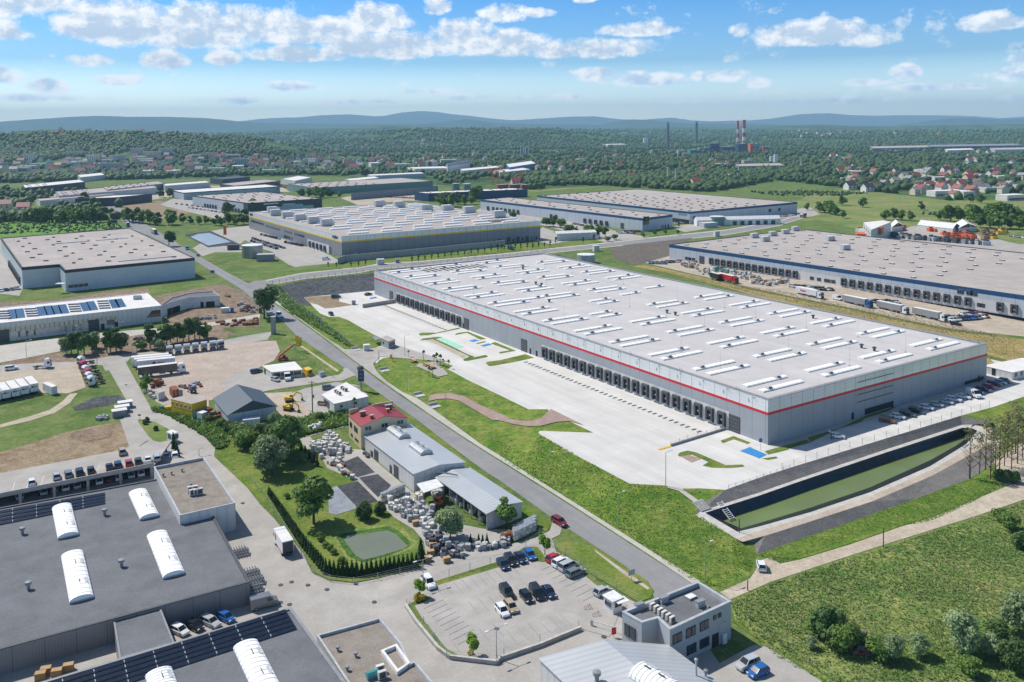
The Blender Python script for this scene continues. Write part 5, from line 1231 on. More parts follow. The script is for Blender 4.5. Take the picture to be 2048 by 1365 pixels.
# row of three grey stalls (bins) by the drive
for k, (x, y, lb) in enumerate(((868, 1045, 'topmost grey bin box with a white lid beside the loop drive'), (845, 1077, 'middle grey bin box of the three beside the loop drive'), (825, 1105, 'lowest grey bin box of the three beside the loop drive'))):
 o = root('bin_box', lb, 'bin', at(x, y + 18, None, 'e'), 'grey bin boxes by the loop drive'); q = o.location
 part(MB().box((q.x + 1.5, q.y, q.z), (4.2, 2.6, 2.0), 'mid_grey', .5), 'body', o); part(MB().box((q.x + 1.5, q.y, q.z + 2.0), (4.5, 2.9, .18), 'roof_white', .5), 'lid', o)
gk, P = cabin('guard_booth', 'white guard booth with a flat roof at the end of the green island', 'booth', 'e 1200,1235 1235,1222 1275,1238 1240,1250', .9, -1.9, 'white', 'white', .2)
a, b = side_facing(P, (.4, -.9)); windows(gk, a, b, [1.2], win_me(1.4, 1.2, 'dark_grey', 2), -.9); a, b = side_facing(P, (-.9, -.3)); windows(gk, a, b, [1.2], win_me(1.2, 1.2, 'dark_grey', 2), -.9)
# ---- white hall with solar roof, its raw annexe
WZ = 9.6
n, l, r = at(1945, 310, WZ, 'q'), at(0, 520, WZ, 'q'), at(1770, 155, WZ, 'q'); l = n + (l - n) * 1.35
P = [(n.x, n.y), (r.x, r.y), (l.x + r.x - n.x, l.y + r.y - n.y), (l.x, l.y)]
wh, P, _t = warehouse('solar_hall', 'long white hall with a white roof carrying rooflights and solar panels', P, 1.2, [('wall', WZ - 1.2, 'clad_white_hall', 0)], 'roof_white', 'hall', cap='white', par_h=.3, capw=.4)
a, b = side_facing(P, (.2, -1)); Lw = math.hypot(b[0] - a[0], b[1] - a[1])
def qu(x, y, z):
 p = at(x, y, z, 'q'); return (Vector((p.x, p.y)) - Vector(a)).dot(Vector((b[0] - a[0], b[1] - a[1]))) / Lw
u0, u1 = qu(0, 590, 6.5), qu(1385, 450, 6.5)
p0, p1 = wall_at(a, b, u0 - 12, 0, .06)[0], wall_at(a, b, u1, 0, .06)[0]; part(WQ(p0, p1, 5.4, 7.3, 'render_cream'), 'glazing', wh)
MUL = box_me('mullion', (.14, .2, 1.9), 'dark_grey')
for k in range(25): q, rz = wall_at(a, b, u0 + (u1 - u0) * k / 24, 5.4, .1); inst('mullion', MUL, wh, q, rz)
w3 = win_me(4.0, 2.4, 'light_grey', 1)
for x, y in ((180, 640), (275, 628), (368, 615), (460, 605), (598, 590), (735, 572), (825, 562), (910, 552), (1000, 543)): windows(wh, a, b, [qu(x, y, 3.5)], MB().box((0, -.05, 0), (4.0, .12, 2.5), 'galv').data('shutter'), 2.6, 'shutter')
for x, y in ((45, 720), (1135, 580)): q, rz = wall_at(a, b, qu(x, y, 3), 1.3, .02); inst('gate', GATE, wh, q, rz, None, 1.05)
for x, y, m_ in ((1247, 590, DOOR), (1412, 570, DOOR)): q, rz = wall_at(a, b, qu(x, y, 2.5), 1.4, .02); inst('door', m_, wh, q, rz, None, 1.3)
windows(wh, a, b, [qu(1343, 525, 4.5)], win_me(3.2, 2.2, 'mid_grey', 1), 3.4)
u = qu(1880, 395, 6); q0, q1 = wall_at(a, b, qu(1750, 440, 5), 0, .07)[0], wall_at(a, b, Lw - .5, 0, .07)[0]; qm = wall_at(a, b, qu(1815, 360, 7.5), 0, .07)[0]
part(MB().face([(q0[0], q0[1], 4.6), (q1[0], q1[1], 4.6), (q1[0], q1[1], 7.7), (qm[0], qm[1], 7.7)], 'glass'), 'corner_window', wh)
for x0, y0, x1, y1 in ((135, 360, 155, 470), (230, 350, 250, 460), (485, 325, 525, 430), (570, 315, 615, 422), (660, 310, 700, 412), (745, 300, 785, 405), (1000, 275, 1050, 375), (1085, 262, 1135, 365), (1350, 240, 1400, 340), (1420, 232, 1475, 328)):
 p, q = at(x0, y0, WZ - .2, 'q'), at(x1, y1, WZ - .2, 'q'); inst('solar_row', MB().box((0, 0, 0), ((q - p).length, 3.4, .2), 'galv', 0, 'solar').data('solar_row'), wh, ((p.x + q.x) / 2, (p.y + q.y) / 2, WZ - .28), math.atan2(q.y - p.y, q.x - p.x))
RLT = MB().box((0, 0, 0), (4.6, 1.3, .7), 'mid_grey', 0, 'white').data('roof_light')
for x, y, n in ((30, 385, 4), (365, 355, 4), (885, 300, 4), (1235, 262, 4)):
 for k in range(n): inst('roof_light', RLT, wh, at(x + 10 * k, y + 28 * k, WZ - .28, 'q'), .2)
inst('roof_plant', AHU, wh, at(1650, 235, WZ - .3, 'q'), .3, None, .35)
AZ = 8.4
P = ccw(poly_px('r 130,305 460,212 842,190 760,134 470,158 250,215', AZ))
ax, P, _t = warehouse('raw_annexe', 'raw white concrete annexe with open garage bays on the building site', P, 2.6, [('wall', AZ - 2.6, 'render_white', 0)], 'roof_bitumen', 'annexe', cap='light_grey', par_h=.5, capw=.3)
for x0, y0, x1, y1 in ((285, 318, 415, 385), (445, 322, 490, 372), (520, 315, 550, 362), (590, 305, 628, 352), (668, 278, 768, 345), (175, 335, 250, 395)):
 p, q = at(x0, y0, 6.0, 'r'), at(x1, y0, 6.0, 'r'); c = Vector(((p.x + q.x) / 2, (p.y + q.y) / 2)); 
 a_, b_ = min(((P[i], P[(i + 1) % 6]) for i in range(6)), key=lambda e: abs((c - Vector(e[0])).dot(Vector((e[1][1] - e[0][1], e[0][0] - e[1][0])).normalized())) + (0 if inside(c.x, c.y, inset(ccw([e[0], e[1], e[1], e[0]]), -40)) else 0))
 L_ = math.hypot(b_[0] - a_[0], b_[1] - a_[1]); uu = (c - Vector(a_)).dot(Vector(b_) - Vector(a_)) / L_; w = (x1 - x0) / 6.0235 * c.y / FPX
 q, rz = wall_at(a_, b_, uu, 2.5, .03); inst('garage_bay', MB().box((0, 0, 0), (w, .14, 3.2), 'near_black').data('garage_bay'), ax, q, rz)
# ---- right-hand modular building, yard kiosk and other small structures of the big hall
md, P = cabin('modular_building', 'white modular building behind the end of the big grey hall', 'modular building', 'p 2025,745 1968,731.5 2045,716 2100,729', 2.8, 0, 'clad_white_hall', 'roof_white', .1)
a, b = side_facing(P, (.6, -.8)); windows(md, a, b, [2 + 3.2 * k for k in range(5)], win_me(1.4, 1.3, 'dark_grey', 1), 1.0)
a, b = side_facing(P, (-.8, -.5)); Lw = math.hypot(b[0] - a[0], b[1] - a[1]); q, rz = wall_at(a, b, Lw * .35, 0, .02); inst('door', DOOR, md, q, rz, None, 1.2)
yk, P = cabin('yard_kiosk', 'grey gate kiosk with a pink roof rim at the yard entrance', 'gate kiosk', 'm 112,905 172,878 258,915 190,940', 3.2, 0, 'clad_grey', 'roof_beige', .1, 'brick_red')
a, b = side_facing(P, (.4, -.9)); Lw = math.hypot(b[0] - a[0], b[1] - a[1]); windows(yk, a, b, [Lw * .3, Lw * .7], win_me(1.6, 1.2, 'dark_grey', 2), 1.1)
a, b = side_facing(P, (-.8, -.5)); windows(yk, a, b, [Lw * .5], win_me(1.0, .9, 'dark_grey', 1), 1.3)
bs_ = root('bike_shelter', 'flat grey shelter roof on posts behind the gate kiosk', 'shelter', at(65, 935, None, 'm'))
P = ccw(poly_px('m 20,895 75,880 115,905 60,925', 2.4)); part(MB().prism(P, 2.3, 2.42, 'mid_grey', 'mid_grey', True), 'roof', bs_)
for q in P: inst('post', MB().tube((0, 0, 0), (0, 0, 2.4), .06, .06, 'steel', 6).data('post'), bs_, (q[0], q[1], 0))
# ================================================================ vehicles
def paint(c):
 n = 'paint_' + c
 if n not in MATS:
  cols = {'white': 'e8e9ea', 'silver': 'b4b8bb', 'grey': '75797d', 'black': '1c1e22', 'navy': '1e2c4c', 'blue': '1f62a8', 'red': 'b51f28', 'gold': 'b3a184', 'brown': '7a4a2e', 'green': '2a3a34', 'teal': '2f8fae', 'dred': '7c1a26', 'yellow': 'e2b61c', 'orange': 'd2602a', 'curtain': '8f8f90', 'dcurtain': '4a4a4c'}
  flat(n, cols[c], .3, .0, .04, .5, coat=.6)
 return n
CARS = {  # length, width, height, belt, cabin base rear/front, roof rear/front, bonnet height, tail height
 'hatch': (4.1, 1.75, 1.48, .92, -2.0, 1.1, -1.6, .35, .88, .92), 'sedan': (4.6, 1.8, 1.45, .93, -1.65, 1.1, -1.0, .35, .86, .95), 'estate': (4.7, 1.82, 1.5, .93, -2.28, 1.1, -1.95, .35, .88, .93),
 'suv': (4.6, 1.88, 1.7, 1.05, -2.22, 1.1, -1.95, .4, 1.02, 1.05), 'mpv': (4.8, 1.88, 1.8, 1.05, -2.35, 1.65, -2.2, .8, .98, 1.05)}
def car_meshes(kind, c):
 L, W, H, belt, c0, c1, r0, r1, bon, tail = CARS[kind]; w = W / 2; pm = paint(c)
 st = [(-L / 2, w * .80, .35, tail - .22), (-L / 2 + .12, w * .92, .24, tail - .02), (c0, w * .97, .22, tail), (c0 + .6, w, .22, belt), (0, w, .22, belt), (c1 - .2, w, .22, belt), (c1 + .15, w * .98, .22, bon + .02), (L / 2 - .45, w * .93, .24, bon - .08), (L / 2 - .1, w * .84, .28, bon - .2), (L / 2, w * .72, .36, bon - .34)]
 b = MB()
 rings = [[(x, -a, z0), (x, -a, z1 - .12), (x, -a + .09, z1), (x, a - .09, z1), (x, a, z1 - .12), (x, a, z0)] for x, a, z0, z1 in st]
 for R, S in zip(rings, rings[1:]):
  for i in range(6):
   j = (i + 1) % 6; b.face([R[i], S[i], S[j], R[j]][::-1], pm)
 b.face(rings[0], pm); b.face(rings[-1][::-1], pm)
 wr = w * .76
 b.face([(r0, -wr, H), (r1, -wr, H), (r1, wr, H), (r0, wr, H)], pm)
 for s in (-1, 1):      # roof edge, pillars
  b.face([(r0, s * wr, H), (r1, s * wr, H), (r1 + .03, s * (wr + .03), H - .09), (r0 - .03, s * (wr + .03), H - .09)][::s], pm)
  for xt, xb in ((r0, c0), ((r0 + r1) / 2, (c0 + c1) / 2 - .1), (r1, c1)):
   b.bar((xt, s * (wr + .01), H - .02), (xb, s * (w - .08), belt), .1, .07, pm)
 g_ = MB()
 gb = [(c0, -(w - .1), belt), (c1, -(w - .1), belt), (c1, w - .1, belt), (c0, w - .1, belt)]; gt = [(r0, -wr, H - .03), (r1, -wr, H - .03), (r1, wr, H - .03), (r0, wr, H - .03)]
 for i in range(4):
  j = (i + 1) % 4; g_.face([gb[i], gb[j], gt[j], gt[i]], 'glass')
 return b.data('car_body')
_cm = {}
WHEEL = MB().tube((0, -.1, 0), (0, .1, 0), .32, .32, 'rubber', 10).tube((0, -.115, 0), (0, .115, 0), .19, .19, 'galv', 8).data('wheel')
def car_glass(kind):
 L, W, H, belt, c0, c1, r0, r1, bon, tail = CARS[kind]; w = W / 2; wr = w * .76; g_ = MB()
 gb = [(c0 + .02, -(w - .1), belt), (c1 - .02, -(w - .1), belt), (c1 - .02, w - .1, belt), (c0 + .02, w - .1, belt)]; gt = [(r0 + .02, -wr, H - .02), (r1 - .02, -wr, H - .02), (r1 - .02, wr, H - .02), (r0 + .02, wr, H - .02)]
 for i in range(4):
  j = (i + 1) % 4; g_.face([gb[i], gb[j], gt[j], gt[i]], 'glass')
 return g_.data('car_window')
LAMP = {1: box_me('headlight', (.16, .42, .16), 'headlight'), -1: box_me('tail_light', (.12, .3, .2), 'tail_red')}
def car_template(kind, c):
 k = (kind, c)
 if k not in _cm:
  if kind not in _cm: _cm[kind] = car_glass(kind)
  _cm[k] = car_meshes(kind, c)
 return _cm[k], _cm[kind]
def put_car(kind, c, p, rz, label, group=None, detail=True, name='car'):
 body, glz = car_template(kind, c); L, W, H, belt = CARS[kind][:4]
 cat = {'suv': 'car', 'mpv': 'car'}.get(kind, 'car')
 if not detail:
  k = ('far', kind, c)
  if k not in _cm:
   bm = bmesh.new(); bm.from_mesh(body); n = len(bm.faces); bm.from_mesh(glz); me = bpy.data.meshes.new('far_car')
   bm.faces.ensure_lookup_table()
   for f in bm.faces[n:]: f.material_index = 1
   for sx in (-L * .31, L * .31):
    for sy in (-W / 2, W / 2):
     r = bmesh.ops.create_cube(bm, size=.55, matrix=Matrix.Translation((sx, sy * .93, .3)))
     for f in {f for v in r['verts'] for f in v.link_faces}: f.material_index = 2
   bm.to_mesh(me); bm.free(); me.materials.append(MATS[paint(c)]); me.materials.append(MATS['glass']); me.materials.append(MATS['rubber']); _cm[k] = me
  return thing(name, label, cat, p, rz, group, _cm[k])
 o = thing(name, label, cat, p, rz, group); sub('body', body, o); sub('window', glz, o)
 for sx in (-L * .31, L * .31):
  for sy in (-1, 1): sub('wheel', WHEEL, o, (sx, sy * (W / 2 - .09), .32))
 for sy in (-1, 1):
  sub('headlight', LAMP[1], o, (L / 2 - .16, sy * W * .33, .58)); sub('tail_light', LAMP[-1], o, (-L / 2 + .1, sy * W * .36, .68))
 return o
def heading(zone, x, y, dx, dy, z=None):
 a, b = at(x - dx / 2, y - dy / 2, z, zone), at(x + dx / 2, y + dy / 2, z, zone)
 return math.atan2(b.y - a.y, b.x - a.x)
def car(zone, x, y, vec, kind, c, label, group=None, z=None, detail=True):
 p = at(x, y, z, zone)
 if z is None: p.z += .13
 return put_car(kind, c, p, heading(zone, x, y, vec[0], vec[1], p.z), label, group, detail)
# walled car park
V1, V2, V3 = (45, 56), (75, -34), (-45, -56)
for q in ((15, 790, V1, 'hatch', 'navy', 'navy hatchback, first of four in the bay row along the fence, next to the lawn'), (55, 768, V1, 'estate', 'black', 'black estate car second along the fence row of the walled car park'),
  (102, 755, V1, 'sedan', 'navy', 'dark saloon between the black estate and the bright blue hatchback'), (150, 741, V1, 'hatch', 'blue', 'bright blue hatchback at the end of the fence row by the round tree'),
  (272, 757, V2, 'hatch', 'red', 'bright red hatchback parked at the head of the angled bays'), (308, 780, V2, 'suv', 'white', 'white SUV parked between the red hatchback and a silver people carrier'),
  (343, 799, V2, 'mpv', 'silver', 'silver people carrier parked beside the white SUV'), (378, 829, V2, 'estate', 'grey', 'mid-grey estate at the open end of the angled bays'),
  (35, 930, V1, 'suv', 'black', 'black SUV standing alone in the middle of the walled car park'), (133, 953, V1, 'hatch', 'black', 'black hatchback left of the tall black people carrier'),
  (186, 934, V1, 'mpv', 'black', 'tall black people carrier in the middle row'), (244, 927, V1, 'sedan', 'navy', 'navy saloon right of the tall black people carrier'),
  (12, 1022, V1, 'hatch', 'white', 'white hatchback beside the gold one in the middle of the car park'), (55, 1003, V1, 'hatch', 'gold', 'gold hatchback beside the white one in the middle of the car park'),
  (-357, 882, (50, 62), 'suv', 'white', 'white SUV alone in the corner bay by the yellow bush'), (515, 925, V2, 'hatch', 'silver', 'pale silver hatchback beside the gatehouse'),
  (1240, 1292, (-80, 34), 'suv', 'silver', 'silver SUV on the side lot below the grey office'), (1292, 1330, (-80, 34), 'hatch', 'blue', 'blue hatchback on the side lot beside the silver SUV'),
  (298, 573, (62, 36), 'estate', 'dred', 'dark maroon estate car turning out of the yard onto the road'), (1308, 795, (-18, -60), 'hatch', 'white', 'white car parked on the dirt track below the pond')):
 car('c', *q)
VH = (78, 36)
for q in ((900, 1122, VH, 'hatch', 'white', 'white hatchback between the two dark-roofed halls'), (975, 1099, VH, 'hatch', 'black', 'black hatchback in the gap between the dark-roofed halls'),
  (1055, 1079, VH, 'estate', 'silver', 'silver estate in the gap between the dark-roofed halls'), (1132, 1056, VH, 'hatch', 'blue', 'blue hatchback in the gap between the dark-roofed halls')):
 car('a', *q)
VD = (-9, -40)
for x, y, k, c, lb in ((158, 372, 'hatch', 'white', 'white car standing apart at the far end of the parking deck'), (283, 342, 'hatch', 'silver', 'silver hatchback, first of the four together on the parking deck'), (342, 330, 'estate', 'grey', 'grey estate second of four together on the parking deck'), (398, 322, 'suv', 'black', 'black SUV between the grey estate and a dark hatchback on the deck'), (455, 311, 'hatch', 'black', 'dark hatchback at the end of the deck\'s group of four'),
     (548, 295, 'sedan', 'black', 'black saloon beside the navy estate on the parking deck'), (590, 283, 'estate', 'navy', 'navy estate between the black saloon and the red car on the deck'), (645, 275, 'hatch', 'red', 'red hatchback on the parking deck'), (692, 266, 'hatch', 'green', 'dark green hatchback beside the red one on the parking deck'), (740, 259, 'sedan', 'white', 'white saloon between dark green and silver cars on the deck'), (785, 248, 'estate', 'silver', 'silver estate beside the white saloon on the parking deck'), (832, 240, 'sedan', 'navy', 'navy saloon near the end of the parking deck by the ramp'), (875, 235, 'hatch', 'white', 'white hatchback last on the deck, by the brown-roofed office'), (612, 219, 'suv', 'gold', 'beige SUV by itself on the far side of the parking deck')):
 car('a', x, y, VD, k, c, lb, 'cars on top of the parking deck', DZ + .03)
for k, (x, c) in enumerate(zip((45, 65, 187, 240, 298, 357, 402, 468, 522, 567, 630, 680, 725, 755), ('white', 'silver', 'silver', 'grey', 'white', 'silver', 'black', 'white', 'dred', 'white', 'silver', 'white', 'black', 'grey'))):
 if k == 0: continue
 p = at(x, 450 - (x * .19), -1.6, 'a'); put_car('hatch', c, (p.x + .7, p.y + 1.5, -2.42), heading('a', x, 400, *VD), c.replace('dred', 'dark red') + ' car in the shaded lower level of the parking deck', 'cars in the lower deck level', False)
# shaded end of the big hall
VS = (72, 14)
for x, y, k, c, lb in ((985, 1166, 'suv', 'brown', 'orange-brown SUV at the near end of the row along the shaded wall'), (1065, 1140, 'hatch', 'white', 'white hatchback second in the row along the shaded wall'), (1130, 1121, 'suv', 'green', 'dark green SUV in the row along the shaded wall'), (1193, 1100, 'suv', 'black', 'black SUV in the row along the shaded wall'), (1270, 1075, 'hatch', 'white', 'white hatchback beside the black SUV along the shaded wall'), (1340, 1053, 'hatch', 'silver', 'silver hatchback between two lighter cars along the shaded wall'), (1405, 1033, 'sedan', 'silver', 'silver saloon in the row along the shaded wall'), (1465, 1015, 'estate', 'white', 'white estate in the row along the shaded wall'), (1530, 995, 'sedan', 'white', 'white saloon beside the white delivery van'), (1632, 962, 'hatch', 'black', 'black hatchback just beyond the white delivery van'), (1675, 945, 'estate', 'navy', 'dark estate between the black hatchback and the red cars'), (1717, 925, 'hatch', 'red', 'red hatchback nearest to the dark estate by the shaded wall'), (1758, 903, 'estate', 'dred', 'dark red estate between the red hatchback and a silver car'), (1797, 893, 'hatch', 'silver', 'silver hatchback near the end of the row by the modular building'), (1832, 882, 'hatch', 'grey', 'grey hatchback last in the row, by the modular building')):
 car('h', x, y, VS, k, c, lb, 'cars along the shaded end wall')
oc = car('h', 628, 1280, (80, 8), 'hatch', 'white', 'white hatchback with its boot lid open near the hall\'s corner')
sub('boot_lid', MB().bar((-1.75, 0, 1.45), (-2.5, 0, 1.85), 1.3, .06, paint('white')).data('boot_lid'), oc)
for q in (('f', 583, 398, (30, 18), 'hatch', 'black', 'black hatchback alone at the edge of the empty loading yard'), ('f', 850, 255, (50, -8), 'sedan', 'black', 'black saloon parked near the far corner of the red-striped hall'), ('f', 185, 873, (40, 12), 'hatch', 'silver', 'silver hatchback beside the white van at the site office'), ('f', 48, 812, (70, -12), 'estate', 'navy', 'dark estate left of the yellow-rimmed site office'),
  ('f', 530, 1047, (45, 5), 'hatch', 'gold', 'beige hatchback in front of the white pavilion'), ('f', 565, 932, (50, -5), 'suv', 'grey', 'dark grey SUV behind the white pavilion'), ('f', 150, 398, (60, -6), 'estate', 'silver', 'silver estate beside the roadside tree'), ('f', 122, 358, (-30, -30), 'hatch', 'grey', 'grey hatchback behind the roadside tree'), ('e', 83, 792, (80, -10), 'suv', 'white', 'white SUV driving along the lorry lot'),
  ('p', 396, 513, (10, 6.5), 'hatch', 'black', 'black car driving on the road past the blue-grey warehouse')):
 car(*q)
p = at(618, 275, None, 'f')
pk = thing('pickup_truck', 'dark pickup truck with a blue cover on the gravel corner', 'pickup', p, .3); sub('body', MB().box((0, 0, .45), (5.2, 1.9, .75), paint('navy')).box((.5, 0, 1.2), (2.1, 1.75, .7), 'glass', 0, paint('navy')).box((-1.6, 0, 1.2), (2.0, 1.8, .9), paint('navy')).data('pickup_body'), pk)
for sx in (-1.6, 1.6):
 for sy in (-.8, .8): sub('wheel', WHEEL, pk, (sx, sy, .36))
# ---- vans and lorries
def van_tree(label, c, p, rz, group=None, glass='glass', name='delivery_van', s=1.0):
 b = MB(); pm = paint(c); prof = [(-2.7, .35), (-2.7, 2.35), (1.1, 2.4), (1.75, 1.35), (2.6, 1.05), (2.75, .4)]
 for s_ in (-1, 1): b.face([(x, s_ * .98, z) for x, z in prof][::-s_], pm)
 for i in range(6):
  (x0, z0), (x1, z1) = prof[i], prof[(i + 1) % 6]; b.face([(x0, -.98, z0), (x0, .98, z0), (x1, .98, z1), (x1, -.98, z1)], glass if i == 2 else pm)
 o = thing(name, label, 'van', p, rz, group, None, s); sub('body', b.data('van_body'), o)
 w = MB()
 for s_ in (-1, 1): w.face([(.45, s_ * .99, 1.35), (1.55, s_ * .99, 1.35), (1.1, s_ * .99, 2.1), (.45, s_ * .99, 2.1)][::s_], 'glass')
 sub('window', w.data('van_window'), o)
 for sx in (-1.7, 1.75):
  for sy in (-.9, .9): sub('wheel', WHEEL, o, (sx, sy, .34))
 return o
def vq(zone, x, y, vec, c, label, group=None, **k):
 p = at(x, y, None, zone); p.z += .13; return van_tree(label, c, p, heading(zone, x, y, *vec), group, **k)
vq('h', 1607, 985, (60, 26), 'white', 'white delivery van parked among the cars by the shaded wall'); vq('f', 268, 862, (14, 34), 'white', 'white van parked before the yellow-rimmed site office'); vq('f', 207, 412, (36, 30), 'white', 'white van with a blue bonnet stripe at the roadside tree')
vq('h', 628, 290, (60, 16), 'white', 'white van between the lettered lorry and the grey one'); vq('b', 72, 988, (105, -26), 'grey', 'dark grey van at the corner of the dark-roofed hall'); vq('w', 1100, 900, (90, -5), 'white', 'white van by the retaining wall of the yellow-striped hall'); vq('p', 374, 500, (9, 6), 'teal', 'teal van on the road past the blue-grey warehouse')
vq('p', 1023, 500, (10, -3), 'blue', 'blue van in the shade of the yellow-striped hall')
TW = MB().tube((0, -.15, 0), (0, .15, 0), .5, .5, 'rubber', 10).tube((0, -.165, 0), (0, .165, 0), .28, .28, 'galv', 8).data('lorry_wheel')
def cab_mesh(c):
 b = MB(); pm = paint(c); H = 3.6
 prof = [(-2.2, .6), (-2.2, H - .25), (-1.7, H), (-.6, H - .05), (-.15, 2.9), (0, 1.75), (.05, .5)]
 n = len(prof)
 for s_ in (-1, 1): b.face([(x, s_ * 1.22, z) for x, z in prof][::-s_], pm)
 for i in range(n):
  (x0, z0), (x1, z1) = prof[i], prof[(i + 1) % n]; b.face([(x0, -1.22, z0), (x0, 1.22, z0), (x1, 1.22, z1), (x1, -1.22, z1)], 'glass' if i == 4 else pm)
 b.box((.02, 0, .55), (.12, 2.3, .55), 'dark_grey'); b.box((.08, 0, 1.15), (.06, 1.6, .45), 'near_black')
 return b.data('lorry_cab')
def cab_win():
 b = MB()
 for s_ in (-1, 1): b.face([(-1.15, s_ * 1.23, 1.75), (-.15, s_ * 1.23, 1.75), (-.3, s_ * 1.23, 2.7), (-1.15, s_ * 1.23, 2.7)][::s_], 'glass')
 return b.data('cab_window')
CABW = cab_win(); CHASSIS = MB().box((-3.2, 0, .65), (6.0, .9, .3), 'near_black').box((-4.0, 0, .95), (1.2, 1.0, .12), 'dark_grey').box((-2.6, -.95, .45), (1.2, .5, .55), 'galv').data('chassis')
_lt = {}
def lorry(label, c, p, rz, group=None, trailer=None, name=None, tl=13.4):
 o = thing(name or ('articulated_lorry' if trailer else 'tractor_unit'), label, 'lorry', p, rz, group)
 if c not in _lt: _lt[c] = cab_mesh(c)
 sub('cab', _lt[c], o); sub('cab_window', CABW, o); sub('chassis', CHASSIS, o)
 for sx in (-1.3, -5.0):
  for sy in (-1, 1): sub('wheel', TW, o, (sx, sy * 1.05, .5))
 if trailer: trailer_parts(o, trailer, -2.9 - tl, tl)
 return o
def trailer_parts(o, c, x0, L, side=None):
 k = ('tr', c, L)
 if k not in _lt:
  b = MB(); m_ = {'white': 'trailer_white', 'grey': 'trailer_grey'}.get(c, paint(c) if c in ('red', 'dred', 'black', 'dcurtain', 'curtain', 'blue') else 'trailer_grey')
  P = [(0, -1.27), (L, -1.27), (L, 1.27), (0, 1.27)]; b.walls(P, 1.15, 3.95, m_); b.face([(*q, 3.95) for q in P], 'roof_white'); b.face([(*q, 1.15) for q in P[::-1]], 'near_black')
  u = MB(); u.box((L / 2, 0, .85), (L * .9, 1.0, .3), 'near_black'); u.box((L * .62, -1.1, .6), (2.2, .3, .5), 'mid_grey')
  _lt[k] = (b.data('trailer_box'), u.data('trailer_chassis'))
 t = sub('trailer', _lt[k][0], o, (x0, 0, 0)); sub('underframe', _lt[k][1], t)
 for sx in (1.8, 3.1, 4.4):
  for sy in (-1, 1): sub('wheel', TW, t, (sx, sy * 1.05, .5))
 return t
def lq(zone, x, y, vec, c, label, group=None, trailer=None, **k):
 p = at(x, y, None, zone); p.z += .14; return lorry(label, c, p, heading(zone, x, y, *vec), group, trailer, **k)
def decal(o, txt, size, m, x, y, z, rz=0.0):
 l_ = lettering(txt, size, m, o, (x, y, z), rz, 90, 'lettering', .02); l_.matrix_parent_inverse = Matrix.Identity(4); return l_
VT = (100, 24)
r1 = lq('h', 520, 285, VT, 'white', 'white lorry with red lettering on its side along the grass bank', None, 'white')
t = KIDS[r1.name][-1]; decal(t, 'Raben', 1.5, 'red', 5.0, -1.3, 2.6)
lq('h', 873, 350, VT, 'blue', 'blue-cabbed lorry with a grey curtain trailer along the grass bank', None, 'grey')
lq('h', 1133, 397, VT, 'white', 'white-cabbed lorry with a grey trailer, between two other grey-trailer lorries', None, 'grey'); lq('h', 1407, 450, VT, 'white', 'white-cabbed grey lorry nearest the crowded car park of the long warehouse', None, 'grey')
lq('g', 1703, 175, (100, 25), 'red', 'red lorry with a red trailer beside the stacked pallets', None, 'red')
tr = thing('trailer', 'black box trailer standing behind the red lorry', 'trailer', at(1520, 138, None, 'g'), heading('g', 1520, 140, 100, 25)); trailer_parts(tr, 'black', 0, 7.5)
lq('p', 312, 470, (12, 6.5), 'dred', 'lorry with a dark red cab turning at the road bend behind the warehouse', None, 'grey'); lq('p', 257, 455, (10, 8), 'blue', 'blue lorry on the far road bend', None, 'blue', tl=7.0)
lq('p', 1602, 436, (-12, 2), 'white', 'white lorry with a dark red box on the far road', None, 'dred', tl=6)
lq('p', 1752, 472, (30, 4), 'white', 'white lorry parked before the depot office block', None, 'white')
for k in range(7):
 lq('e', 1220 + 62 * k, 690 - 7.5 * k, (8, 40) if k < 6 else (40, 20), 'white', ('white tractor unit at the trailer end of the row of seven in the haulage yard', 'white tractor unit second in the row of seven beside the trailers', 'white tractor unit third in the row of seven in the haulage yard', 'white tractor unit in the middle of the row of seven in the haulage yard', 'white tractor unit third from the open end of the haulage yard row', 'white tractor unit next to the sideways one in the haulage yard', 'white tractor unit standing sideways at the open end of the row')[k], 'tractor units in the haulage yard')
for k, (x, y, c, w) in enumerate(((562, 765, 'white', 'topmost white'), (575, 800, 'red', 'upper red'), (592, 835, 'white', 'middle white'), (605, 860, 'red', 'lower red'), (615, 885, 'white', 'fifth, white'), (630, 912, 'white', 'lowest white'))):
 lq('e', x, y, (-60, 14), c, w + ' tractor unit in the slanting row beside the loop drive', 'tractor units by the loop drive')
lq('e', 368, 775, (90, -8), 'white', 'white tractor unit alone on the drive below the white hall')
for k, (x, y) in enumerate(((130, 1008), (62, 1022), (195, 992), (262, 975), (-6, 1036))):
 p = at(x - 12, y - 5, None, 'e'); tr = thing('trailer', ('white box trailer second from the open end of the row on the lorry lot', 'white box trailer in the middle of the row on the lorry lot', 'white box trailer last but one beside the small container', 'white box trailer at the end of the row beside the small container', 'white box trailer cut by the edge of the lorry lot row')[k] if k else 'white box trailer second of the full row on the lorry lot', 'trailer', p, heading('e', x, y, -85, -108), 'white trailers on the lorry lot')
 t = trailer_parts(tr, 'white', 0, 11.5); decal(t, 'dpd', .7, 'dark_grey', -.03, -.2, 2.9, -math.pi / 2); sub('logo', MB().box((-.05, .65, 2.55), (.05, .6, .6), 'stripe_red').data('logo'), t)
container('small white container beside the trailer row on the lorry lot', 'e', ((370, 915), (305, 885), (410, 905)), 2.8, 'trailer_white', 'roof_white')
d0, d1 = at(985, 800, None, 'e'), at(1240, 772, None, 'e'); rz = math.atan2(d1.y - d0.y, d1.x - d0.x); nx, ny = -math.sin(rz), math.cos(rz)
